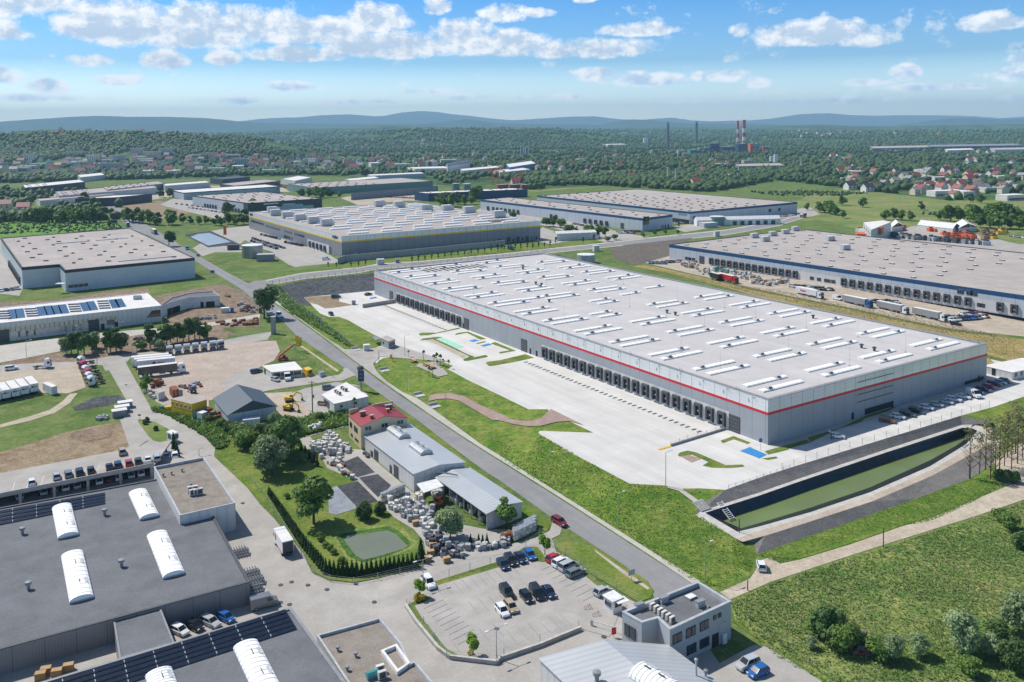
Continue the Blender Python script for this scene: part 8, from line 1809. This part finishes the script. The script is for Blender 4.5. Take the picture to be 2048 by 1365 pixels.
# ---- lamps, poles, signs
def lamp(zone, x, yb, yt, label, double=False, arm=1.5, rz=.6, group=None):
 p = at(x, yb, None, zone); H = (yb - yt) / ZONES[zone][2] * p.y / FPX; o = thing('street_lamp', label, 'street lamp', p, rz, group)
 sub('pole', MB().tube((0, 0, 0), (0, 0, H), .11, .07, 'galv', 7).data('pole'), o)
 for s in ((1, -1) if double else (1,)):
  sub('arm', MB().bar((0, 0, H - .05), (s * arm, 0, H + .1), .07, .07, 'galv').data('arm'), o); sub('lamp_head', MB().box((s * (arm + .3), 0, H + .02), (.8, .3, .14), 'lamp_lens').data('lamp_head'), o)
 return o
for q in (('c', 830, 386, 205, 'tall lamp post at the tip of the yard above the grass bank'), ('c', 238, 372, 212, 'lamp post on the bank beside the narrow brick bay, road side'), ('c', 590, 592, 410, 'lamp post halfway down the long grass bank by the road'), ('c', 1028, 866, 658, 'lamp post on the bank behind the grey office building'), ('f', 1112, 692, 540, 'tall lamp post in the middle of the yard entrance'), ('f', 926, 762, 650, 'lamp post at the kerb of the picnic island'), ('f', 1130, 942, 768, 'lamp post on the island bank above the road'), ('f', 1408, 1132, 942, 'lamp post at the mouth of the brick path'), ('f', 1738, 1302, 1145, 'lamp post beside the brick path barrier'), ('f', 670, 628, 535, 'lamp post on the hedge bank below the loading yard'), ('f', 508, 508, 420, 'lamp post on the hedge bank nearest the far junction'),
  ('q', 318, 932, 728, 'lamp post on the wet concrete slab of the white hall'), ('q', 868, 702, 560, 'lamp post before the shuttered bays of the white hall'), ('q', 1435, 627, 512, 'lamp post by the plain wall of the white hall'), ('q', 1950, 572, 462, 'lamp post at the slanted corner of the white hall'), ('q', 1168, 1012, 940, 'short lamp post at the bend of the loop drive'), ('q', 1597, 912, 780, 'lamp post beside the white trailers'), ('e', 698, 760, 712, 'small lamp post at the slanting tractor row'), ('a', 93, 400, 335, 'thin lamp post on the parking deck near its far end'), ('a', 266, 360, 300, 'thin lamp post on the parking deck behind the silver hatchback'), ('a', 592, 292, 238, 'thin lamp post on the parking deck near the red car'), ('a', 997, 232, 195, 'short lamp post behind the brown-roofed office block'), ('w', 1457, 940, 815, 'lamp post before the retaining wall'), ('j', 1298, 1185, 1105, 'lamp post on the tree strip behind the retaining wall'), ('j', 935, 1190, 1140, 'short lamp post at the retaining wall corner'), ('k', 235, 1055, 1018, 'lamp post at the shaded end of the yellow-striped hall'), ('m', 95, 1200, 1040, 'lamp post at the kerb of the gate drive')):
 lamp(*q)
lamp('b', 868, 882, 742, 'double-armed lamp post at the corner of the walled car park', True); lamp('b', 1235, 1250, 1083, 'double-armed lamp post at the lower wall of the car park', True, 1.7)
pl = thing('utility_pole', 'wooden utility pole with a transformer beside the digger lot', 'utility pole', at(450, 1112, None, 'f')); sub('pole', MB().tube((0, 0, 0), (0, 0, 11), .2, .14, 'bark', 7).data('pole'), pl); sub('crossarm', MB().bar((-1.2, 0, 10.4), (1.2, 0, 10.4), .12, .12, 'bark').data('crossarm'), pl); sub('transformer', MB().box((.3, 0, 5.5), (.7, .6, 1.0), 'mid_grey').data('transformer'), pl)
for zone, x, yb, yt, lb in (('d', 668, 690, 590, 'lone dark wooden post beside the dirt track'), ('d', 278, 832, 810, 'short stump post beside the dirt track'), ('c', 1240, 905, 850, 'thin pole where the dirt track leaves the road'), ('d', 1103, 345, 285, 'thin dark pole at the end of the pond embankment'), ('c', 1198, 615, 545, 'thin marker pole standing in the pond')):
 p = at(x, yb, None, zone); H = (yb - yt) / ZONES[zone][2] * p.y / FPX; o = thing('post', lb, 'post', p); sub('shaft', MB().tube((0, 0, -.5), (0, 0, H), .13, .1, 'bark', 6).data('shaft'), o); sub('cap', MB().tube((0, 0, H), (0, 0, H + .08), .14, .05, 'bark', 6).data('cap'), o)
ps = thing('pylon_sign', 'tall dark pylon sign with stacked panels at the roadside drive', 'sign', at(800, 945, None, 'f')); sub('column', MB().box((0, 0, 0), (.6, .5, 8), 'galv').data('column'), ps)
for k, (z, w) in enumerate(((3.6, 2.0), (4.9, 2.1), (6.2, 2.1))): sub('panel', MB().box((0, 0, z), (w, .7, 1.1), 'navy').data('panel'), ps)
sub('globe', MB().lathe((-.2, 0, 7.4), [(0, 0), (1.0, .2), (1.3, .8), (1.0, 1.4), (0, 1.6)], 'dark_grey', 10).data('globe'), ps)
for x, y, lb in ((328, 655, 'yellow flag beside the haulage yard fence, nearer the road corner'), (347, 668, 'yellow flag beside the haulage yard fence, nearer the site office')):
 o = thing('flag', lb, 'flag', at(x, y, None, 'f'), .3); sub('pole', MB().tube((0, 0, 0), (0, 0, 6.4), .06, .04, 'galv', 6).data('pole'), o); sub('cloth', MB().bar((.75, 0, 2.6), (.75, .1, 6.2), 1.4, .05, 'yellow').data('cloth'), o)
o = thing('flag', 'orange flag by the basin of the yellow-striped hall', 'flag', at(1762, 1030, None, 'i'), .3); sub('pole', MB().tube((0, 0, 0), (0, 0, 12), .1, .06, 'galv', 6).data('pole'), o); sub('cloth', MB().bar((1.2, 0, 4.5), (1.2, .1, 11.5), 2.2, .08, 'orange').data('cloth'), o)
o = thing('flag', 'pale yellow banner at the picnic island gate', 'flag', at(228, 1140, None, 'm'), .4); sub('pole', MB().tube((0, 0, 0), (0, 0, 3.6), .05, .04, 'galv', 6).data('pole'), o); sub('cloth', MB().bar((-.4, 0, 1.0), (-.4, .05, 2.6), .9, .05, 'yellow').data('cloth'), o)
def sign(zone, x, yb, yt, label, w, h, m, txt=None, rz=0.0):
 p = at(x, yb, None, zone); H = (yb - yt) / ZONES[zone][2] * p.y / FPX; o = thing('sign', label, 'sign', p, rz); sub('post', MB().tube((0, 0, 0), (0, 0, H), .05, .05, 'galv', 6).data('post'), o); sub('panel', MB().box((0, -.06, H - h), (w, .08, h), m).data('panel'), o); return o
sign('c', 658, 858, 795, 'grey information board on the verge triangle by the road', 1.6, 1.2, 'light_grey', None, .5); sign('c', 570, 1142, 1086, 'red and white traffic sign in front of the grey office building', .9, 1.3, 'red', None, .3); sign('d', 53, 205, 140, 'blue disabled parking sign by the hall corner', .9, 1.1, 'blue'); sign('e', 1003, 1150, 1108, 'small sign post at the tip of the green island', .9, .5, 'dark_grey'); sign('e', 1527, 100, 75, 'blue board on the verge of the far road', 2.5, 1.6, 'blue'); sign('i', 890, 895, 868, 'dark blue board at the far road curve', 8, 4.5, 'navy'); sign('f', 1025, 735, 700, 'small yellow notice on the island fence', .6, .9, 'yellow')
gp = thing('gate_pillar', 'tall grey concrete pillar at the mouth of the haulage drive', 'pillar', at(170, 532, None, 'f')); sub('shaft', MB().box((0, 0, 0), (1.8, 1.8, 7.5), 'mid_grey').data('shaft'), gp); sub('cap', MB().box((0, 0, 7.5), (2.0, 2.0, .2), 'light_grey').data('cap'), gp)
def boxy(zone, x, y, d, m, label, name, cat, mt=None, rz=.3):
 o = thing(name, label, cat, at(x, y, None, zone), rz); sub('body', MB().box((0, 0, 0), d, m).data('body'), o); sub('lid', MB().box((0, 0, d[2]), (d[0] + .2, d[1] + .2, .12), mt or m).data('lid'), o); return o
boxy('f', 838, 652, (2.4, 2.0, 2.4), 'offwhite', 'white utility cabinet on the bank below the gate kiosk', 'utility_cabinet', 'cabinet', 'white'); boxy('f', 745, 322, (1.8, 1.8, 2.0), 'mid_grey', 'grey cabinet at the green strip of the empty yard', 'utility_cabinet', 'cabinet'); boxy('j', 1028, 1218, (4.5, 3.2, 3.4), 'offwhite', 'white transformer hut by the back road corner', 'transformer_hut', 'hut', 'white'); boxy('j', 1160, 1205, (2.4, 2.4, 2.2), 'mid_grey', 'small grey transformer box beside the white hut', 'transformer_hut', 'hut'); boxy('p', 1192, 503, (4, 3, 4), 'offwhite', 'white hut above the steel tank at the back road', 'transformer_hut', 'hut', 'white'); boxy('p', 1433, 473, (4, 3, 4), 'offwhite', 'white hut at the back road above the long warehouse', 'transformer_hut', 'hut', 'white')
boxy('p', 532, 522, (11, 7, 4.5), 'clad_mid', 'dark grey pump house beside the broad steel tank', 'pump_house', 'hut', 'light_grey', .15); boxy('p', 467, 500, (8, 5, 3.6), 'dark_grey', 'dark pump house by the basin', 'pump_house', 'hut', None, .2); boxy('k', 1640, 925, (14, 8, 4), 'light_grey', 'grey pump house beside the blue-grey tank', 'pump_house', 'hut', 'offwhite', .4); boxy('r', 1330, 400, (1.4, 1.4, 2.4), 'dark_grey', 'grey bin cabinet under the roadside tree', 'utility_cabinet', 'cabinet'); boxy('r', 990, 395, (1.6, 1.4, 2.3), 'blue', 'blue portable toilet on the building site', 'portable_toilet', 'toilet'); boxy('r', 905, 395, (3.6, 2.4, 2.3), 'offwhite', 'grey site hut beside the portable toilet', 'site_hut', 'hut', 'white')
boxy('s', 800, 820, (1.8, 1.2, 1.3), 'teal', 'teal skip beside the yellow skip', 'skip', 'skip'); boxy('s', 868, 835, (1.9, 1.3, 1.4), 'yellow', 'yellow skip before the stacked cabins', 'skip', 'skip')
tk_ = thing('tent', 'row of white tent gables with arched openings by the blue-grey tank', 'tent', at(1870, 905, None, 'k'), .12)
sub('canopy', MB().gable((-38, -4), (38, -4), (38, 4), (-38, 4), 0, 5, 2.5, 'white', 'white', .2).data('canopy'), tk_)
for k in range(6): sub('opening', MB().box((-4 + 7 * k, -4.05, 0), (3.6, .2, 3.6), 'dark_grey').data('opening'), tk_)
tk_ = thing('marquee', 'long white marquee on the lot of the narrow warehouse', 'tent', at(592, 1022, None, 'k'), .25); sub('canopy', MB().gable((-16, -4), (16, -4), (16, 4), (-16, 4), 0, 5.5, 1.5, 'offwhite', 'white', .2).data('canopy'), tk_)
# picnic tables
for k, (x, y) in enumerate(((445, 1150), (578, 1190), (632, 1215))):
 o = thing('picnic_table', ('wooden picnic table nearest the gate on the terrace', 'wooden picnic table in the middle of the terrace', 'wooden picnic table at the end of the terrace by the saplings')[k], 'picnic table', at(x, y, None, 'm') + Vector((0, 0, .15)), 2.1)
 sub('table_top', MB().box((0, 0, .7), (3.4, 1.1, .1), 'pallet').data('table_top'), o)
 for s in (-1, 1): sub('bench', MB().box((0, s * 1.0, .42), (3.4, .45, .08), 'pallet').data('bench'), o); sub('leg', MB().box((s * 1.3, 0, 0), (.12, 1.8, .7), 'wood').data('leg'), o)
# fences: posts as parts, wires as one panel
POST = MB().tube((0, 0, -.2), (0, 0, 1.0), .05, .05, 'galv', 5).data('post')
def fence(label, s, H=1.8, step=4.5, m='galv', wires=4, name='fence'):
 P = pts(s); o = root(name, label, 'fence', P[0]); mb = MB(); n = 0
 for a, b in zip(P, P[1:]):
  L = (b - a).length; k = max(1, int(L / step)); prev = None
  for i in range(k + 1):
   q = a.lerp(b, i / k); q.z = gz(q.x, q.y)
   if n < 98 and (i or n == 0): inst('post', POST, o, q, 0, None, (1.3, 1.3, H)); n += 1
   if prev is not None:
    for w in range(wires): z = H * (w + .6) / wires; mb.bar(prev + Vector((0, 0, z)), q + Vector((0, 0, z)), .025, .025, m)
   prev = q
 part(mb, 'wire_panel', o); return o
fence('wire fence along the thuja hedge beside the forecourt', 'b 0,350 60,420 150,560 320,825 400,862 520,876 640,852 860,800', 1.6); fence('wire fence along the upper side of the walled car park', 'b 785,985 835,900 890,870 1302,748 c 130,690 195,645', 1.8); fence('wire fence on the low wall at the bottom of the car park', 'b 800,1000 870,1075 985,1245 1240,1270 c 20,1235 200,1165 395,1095', 1.6); fence('tall wire fence between the car park and the verge triangle', 'c 200,640 260,690 480,850 690,975', 2.2); fence('wire fence along the top of the pond bank', 'd 160,300 500,190 800,105 1060,25 1200,-15', 1.8); fence('green wire fence between the meadow and the side lot', 'd -20,1030 0,1050 200,1215 500,1420', 1.8, 4, 'leaf_thuja'); fence('wire fence along the haulage yard beside the road', 'f 205,540 330,650 600,850', 2.0); fence('wire fence along the loop drive beside the haulage yard', 'e 908,745 960,830 1040,960 1110,1075', 1.6); fence('wire fence along the hedge bank of the empty yard', 'f 150,190 300,310 420,390 560,490 700,600 760,640', 1.8); fence('wire fence along the drive before the sunken yard', 'r 830,745 1300,650 1460,605', 2.0); fence('wire fence behind the blue-grey warehouse lawn', 'r 720,75 960,80 1200,270 1330,370', 2.2)
RL = fence('steel guard rail along the yard edge above the pond', 'c 1145,392 d 0,362 200,290', .9, 2.5, 'galv', 2, 'guard_rail')
fence('steel railing beside the ramp of the last loading bays', 'c 855,178 940,145 1125,95', 1.1, 3, 'galv', 3, 'railing')
wl_ = thing('ramp_wall', 'grey concrete ramp wall at the far loading bays', 'wall', at(880, 335, None, 'f')); p, q = at(810, 345, 0, 'f'), at(1045, 308, 0, 'f'); part(MB().bar((p.x, p.y, .9), (q.x, q.y, .9), .6, 1.8, 'concrete'), 'body', wl_); part(MB().bar((p.x, p.y, 1.86), (q.x, q.y, 1.86), .75, .12, 'kerb'), 'coping', wl_)
wl_ = thing('ramp_wall', 'low concrete ramp wall with yellow marks below the end railing', 'wall', at(900, 180, None, 'c')); p, q = at(855, 183, 0, 'c'), at(1125, 100, 0, 'c'); part(MB().bar((p.x, p.y, .3), (q.x, q.y, .3), .4, .7, 'mid_grey'), 'body', wl_); p, q = at(795, 200, 0, 'c'), at(855, 183, 0, 'c'); part(MB().bar((p.x, p.y, .06), (q.x, q.y, .06), .8, .12, 'yellow'), 'marking', wl_)
cw = root('car_park_wall', 'low grey retaining wall round the lower side of the car park', 'wall', at(870, 1080, None, 'b')); mb = MB(); Q = pts('b 778,990 830,1070 940,1205 1000,1250 1235,1278 c 0,1258 200,1190 405,1105')
for p, q in zip(Q, Q[1:]): mb.bar((p.x, p.y, p.z + .35), (q.x, q.y, q.z + .35), .4, .9, 'concrete')
part(mb, 'body', cw); mb = MB()
for p, q in zip(Q, Q[1:]): mb.bar((p.x, p.y, p.z + .83), (q.x, q.y, q.z + .83), .5, .06, 'kerb')
part(mb, 'coping', cw)
# bay lines of the walled car park
def lines(s, n, vec, L, zone='b', m='mid_grey', w=.045):
 P = pts(zone + ' ' + s)
 for k in range(n):
  p = P[0].lerp(P[-1], k / max(1, n - 1)); d = Vector((math.cos(vec), math.sin(vec), 0)) * L; z = g(p.y) + .18; q = p + d
  nx = Vector((-d.y, d.x, 0)).normalized() * w
  mb = MB().face([(p.x - nx.x, p.y - nx.y, z), (q.x - nx.x, q.y - nx.y, g(q.y) + .18), (q.x + nx.x, q.y + nx.y, g(q.y) + .18), (p.x + nx.x, p.y + nx.y, z)], m); tag(mb.build('bay_line'), None, None, None, 'structure')
hv = heading('b', 1000, 850, 50, 60); hw = heading('c', 340, 790, -75, 34); hr = heading('b', 900, 1080, 80, -38)
lines('930,890 1302,780', 10, hv, 4.8); lines('c 60,755 190,720', 4, hv, 4.8, 'b') if False else None
lines('870,1000 1040,1180', 9, hr, 4.8); lines('1050,1215 1270,1140', 4, hv + math.pi, 4.8); lines('1095,965 1240,920', 4, hv, 4.8)
lines('35,1200 360,1085', 7, hv + math.pi, 4.8, 'c'); lines('290,770 500,920', 8, hw, 4.8, 'c'); lines('20,900 120,865', 3, hv, 4.8, 'c'); lines('900,1090 1210,1240', 5, hv, 4.6, 'c')
lines('580,575 720,620', 2, hv, 3, 'a')
MAN = MB().lathe((0, 0, 0), [(.5, 0), (.5, .03), (0, .035)], 'dark_grey', 10).data('manhole_cover')
for z_, x, y in (('b', 152, 968), ('b', 198, 978), ('b', 385, 903), ('b', 622, 966), ('b', 290, 881), ('b', 153, 880), ('b', 208, 865), ('c', 297, 1237), ('b', 1235, 1100), ('a', 1215, 470), ('a', 1170, 300), ('c', 520, 1140), ('b', 530, 874), ('e', 905, 900), ('e', 1120, 1100)):
 thing('manhole_cover', 'round dark manhole cover set in the forecourt paving or its drives', 'manhole cover', at(x, y, None, z_) + Vector((0, 0, .16)), 0, 'manhole covers of the forecourt', MAN)
# dock wheel guides
WG = MB().bar((-.2, 0, .08), (-.2, -1.6, .08), .1, .16, 'mid_grey').bar((.2, 0, .08), (.2, -1.6, .08), .1, .16, 'mid_grey').bar((-.2, -1.6, .08), (.2, -1.6, .08), .1, .16, 'mid_grey').data('wheel_guide')
for u in us1 + us2:
 for s in (-1.35, 1.35):
  p, rz = wall_at(fa, fb, fu(u) + s, .02, 7.5); thing('wheel_guide', 'low steel wheel guide on the yard before the loading docks, %s group' % ('far' if u > 150 else 'near'), 'wheel guide', p, rz, 'wheel guides, %s docks' % ('far' if u > 150 else 'near'), WG)
# stakes along the back road
STK = MB().tube((0, 0, 0), (0, 0, 2.2), .09, .07, 'bark', 5).box((0, 0, 2.2), (.4, .4, .3), 'bark').data('stake')
for k in range(40):
 t = k / 39; x = 545 + t * 545; y = 571 - 21 * min(1, (x - 545) / 175) - max(0, x - 720) * .1145
 thing('tree_stake', 'dark wooden stake in the row along the back road verge', 'stake', at(x, y), 0, 'stakes along the back road', STK)
# pond fittings
o = thing('ladder', 'white escape ladder lying on the pond liner', 'ladder', (0, 0, 0)); A, B = at(1098, 470, None, 'c'), at(1165, 555, -4.1, 'c'); o.location = A; d = (B - A); side = Vector((-d.y, d.x, 0)).normalized() * .8; mb = MB()
for s in (-1, 1): mb.bar(side * s + Vector((0, 0, .5)), d + side * s + Vector((0, 0, .3)), .14, .14, 'white')
sub('rail', mb.data('rail'), o); mb = MB()
for k in range(10): q = d * (k + .5) / 10 + Vector((0, 0, .4)); mb.bar(q - side, q + side, .1, .1, 'white')
sub('rung', mb.data('rung'), o)
sp = thing('steps', 'concrete garden steps going down the bank beside the pond', 'steps', at(1010, 480, None, 'c')); mb = MB(); A, B = at(990, 462, None, 'c'), at(1030, 503, None, 'c')
for k in range(9): q = A.lerp(B, k / 8); mb.box((q.x, q.y, q.z - .2), (3.2, .5, .5), 'concrete', .55)
part(mb, 'tread', sp); mb = MB(); mb.bar(A + Vector((1.7, .5, .5)), B + Vector((1.7, .5, .5)), .06, .06, 'galv'); part(mb, 'handrail', sp)
sheet('step_path', 'c 850,385 900,392 990,455 975,470 895,410 835,392', 'sidewalk', 4, None, 3)
for x, y, lb in ((955, 790, 'pale concrete culvert head on the picnic island bank'), (1315, 1045, 'pale concrete culvert head below the brick path mouth'), (1205, 968, 'pale concrete culvert slab above the brick path mouth'), (755, 640, 'pale concrete culvert head beside the white cabinet')):
 o = thing('culvert', lb, 'culvert', at(x, y, None, 'f') + Vector((0, 0, .1)), .6); sub('headwall', MB().box((0, 0, -.3), (3.2, .4, 1.1), 'kerb').data('headwall'), o); sub('apron', MB().box((0, -1.6, -.3), (3.4, 2.8, .35), 'kerb').data('apron'), o)
o = thing('barrier', 'red and white lifting barrier beside the small gatehouse', 'barrier', at(460, 1085, None, 'c') + Vector((0, 0, .1)), -.5); sub('cabinet', MB().box((0, 0, 0), (.4, .4, 1.1), 'galv').data('cabinet'), o); sub('boom', MB().bar((0, 0, 1.0), (5.2, 0, 1.05), .1, .14, 'white').data('boom'), o)
for x, y, lb in ((440, 1000, 'bicycle parked near the barrier, left one of two'), (482, 1035, 'bicycle parked near the barrier, right one of two')):
 o = thing('bicycle', lb, 'bicycle', at(x, y, None, 'c') + Vector((0, 0, .13)), .4)
 for s in (-.5, .5):
  mb = MB()
  for k in range(12): a, b = k * .5236, (k + 1) * .5236; mb.bar((s + .33 * math.cos(a), 0, .34 + .33 * math.sin(a)), (s + .33 * math.cos(b), 0, .34 + .33 * math.sin(b)), .04, .04, 'rubber')
  sub('wheel', mb.data('bike_wheel'), o)
 sub('frame', MB().bar((-.5, 0, .34), (0, 0, .8), .04, .04, 'red').bar((0, 0, .8), (.42, 0, .8), .04, .04, 'red').bar((.5, 0, .34), (.4, 0, 1.0), .04, .04, 'red').bar((0, 0, .3), (.4, 0, .8), .04, .04, 'red').data('frame'), o)
# a person at the open boot
def person(label, p, rz, h=1.76):
 o = thing('person', label, 'person', p, rz); J = {'p': (0, 0, .95), 's': (0, 0, 1.2), 'c': (0, .01, 1.42), 'n': (0, .02, 1.53), 'h': (.02, .02, 1.63), 'hh': (.02, .02, 1.73)}
 E_ = [('p', 's'), ('s', 'c'), ('c', 'n'), ('n', 'h'), ('h', 'hh')]; Rr = {'p': .15, 's': .14, 'c': .16, 'n': .06, 'h': .1, 'hh': .075}
 for s, t in ((-1, 'l'), (1, 'r')):
  for n, v, r in (('sh', (0, .2, 1.42), .07), ('el', (.05, .27, 1.13), .05), ('wr', (.22, .24, .95), .035), ('ha', (.30, .23, .92), .035), ('hi', (0, .1, .9), .1), ('kn', (.03, .11, .5), .07), ('an', (-.01, .12, .09), .05), ('to', (.16, .13, .05), .045)):
   J[n + t] = (v[0], v[1] * s, v[2]); Rr[n + t] = r
  E_ += [('c', 'sh' + t), ('sh' + t, 'el' + t), ('el' + t, 'wr' + t), ('wr' + t, 'ha' + t), ('p', 'hi' + t), ('hi' + t, 'kn' + t), ('kn' + t, 'an' + t), ('an' + t, 'to' + t)]
 ks = list(J); me = bpy.data.meshes.new('body'); me.from_pydata([J[k] for k in ks], [(ks.index(a), ks.index(b)) for a, b in E_], [])
 b = obj('body', me, o); md = b.modifiers.new('skin', 'SKIN'); b.modifiers.new('sub', 'SUBSURF').levels = 1; b.modifiers['sub'].render_levels = 1
 for k, sv in zip(ks, me.skin_vertices[0].data): sv.radius = (Rr[k], Rr[k]); sv.use_root = k == 'p'
 flat('dark_clothes', '23262c', .8); me.materials.append(MATS['dark_clothes']); flat('skin', 'c79a7c', .6); sub('head', MB().lathe((.03, .02, 1.55), [(.0, -.02), (.075, .04), (.09, .12), (.0, .15)], 'skin', 10).data('face'), o); sub('hair', MB().lathe((.01, .02, 1.66), [(.1, 0), (.09, .07), (0, .12)], 'near_black', 10).data('hair'), o)
person('person in dark clothes standing at the open boot of the white hatchback', at(582, 1290, 0, 'h') + Vector((0, 0, .03)), .3)
# ---- rough grass of the meadow and the banks
def tufts(name, polys, n, lo, hi, mats, seed, label, dense=None):
 r = np.random.RandomState(seed); P = []
 for s in polys:
  pp = [tuple(p)[:2] for p in pts(s)]; xs = [q[0] for q in pp]; ys = [q[1] for q in pp]; k = 0
  while k < n:
   x, y = r.uniform(min(xs), max(xs)), r.uniform(min(ys), max(ys))
   if inside(x, y, pp):
    k += 1
    if r.rand() < .35 + .65 * (.5 + .5 * nz2(x, y, .16)): P.append((x, y, gz(x, y)))
 P = np.array(P); N = len(P); h = r.uniform(lo, hi, (N, 1)) * (1 + .5 * r.rand(N, 1)); V = []
 for k in range(3):
  a = r.rand(N) * 6.283; w = h * .55; d = np.stack([np.cos(a), np.sin(a), np.zeros(N)], 1); e = np.stack([-np.sin(a), np.cos(a), np.zeros(N)], 1); e = e * r.uniform(.5, 1.5, (N, 1)); e[:, 2] = 1
  V += [P - d * w, P + d * w, P + e * h]
 V = np.stack(V, 1).reshape(-1, 3); F = np.arange(N * 9).reshape(-1, 3)
 mi = ((np.array([nz2(x, y, .09) + .6 * r.randn() for x, y, z in P]) > .35).astype(int) + (r.rand(N) < .12).astype(int)).clip(0, len(mats) - 1)
 me = np_mesh(name, V, F, mats, np.repeat(mi, 3))
 return tag(obj(name, me), label, 'grass', None, 'stuff')
leafmat('tuft_green', '5a803c', '729449', '90a860'); leafmat('tuft_light', '7d9652', '92a262', 'a8b078'); leafmat('tuft_dry', 'a89b72', 'b8aa82', 'c6ba94'); leafmat('tuft_bank', '588030', '6f943c', '8ea452')
tufts('meadow_grass', ['p 1462,1206 1540,1170 1700,1117 1880,1060 2048,1005 2080,1010 2080,1400 1720,1400 1560,1320 1475,1245'], 42000, .12, .3, ['tuft_green', 'tuft_light', 'tuft_dry'], 51, 'tall wild grass of the meadow')
tufts('bank_tufts', ['c 130,220 200,125 640,370 840,385 1000,530 1180,645 1290,780 1100,900 950,850 600,600 300,420 0,250 0,160', 'd 30,730 560,545 1100,350 1220,330 1290,370 1080,480 900,560 650,600 160,770'], 13000, .08, .2, ['tuft_bank', 'tuft_bank', 'tuft_light'], 52, 'rough grass on the bank between road and yard')
tufts('dry_tufts', ['p 1290,533 1450,568 1560,581 1700,611 1900,647 2048,686 2048,728 1900,678 1700,633 1500,588 1330,545'], 9000, .15, .35, ['tuft_dry', 'tuft_dry', 'tuft_light'], 53, 'dry yellow grass on the long bank')
tufts('weed_tufts', ['e 1090,1080 1200,1118 1400,1225 1500,1295 1560,1365 1640,1340 1640,1180 1560,1140 1230,1075', 'f 200,1190 480,1110 700,1080 710,1190 500,1235 350,1270 150,1230', 'f 120,180 200,190 330,300 560,470 760,640 700,620 500,500 300,390 130,250'], 2500, .3, .9, ['tuft_green', 'tuft_bank', 'tuft_light'], 54, 'weeds on the banks by the yards')
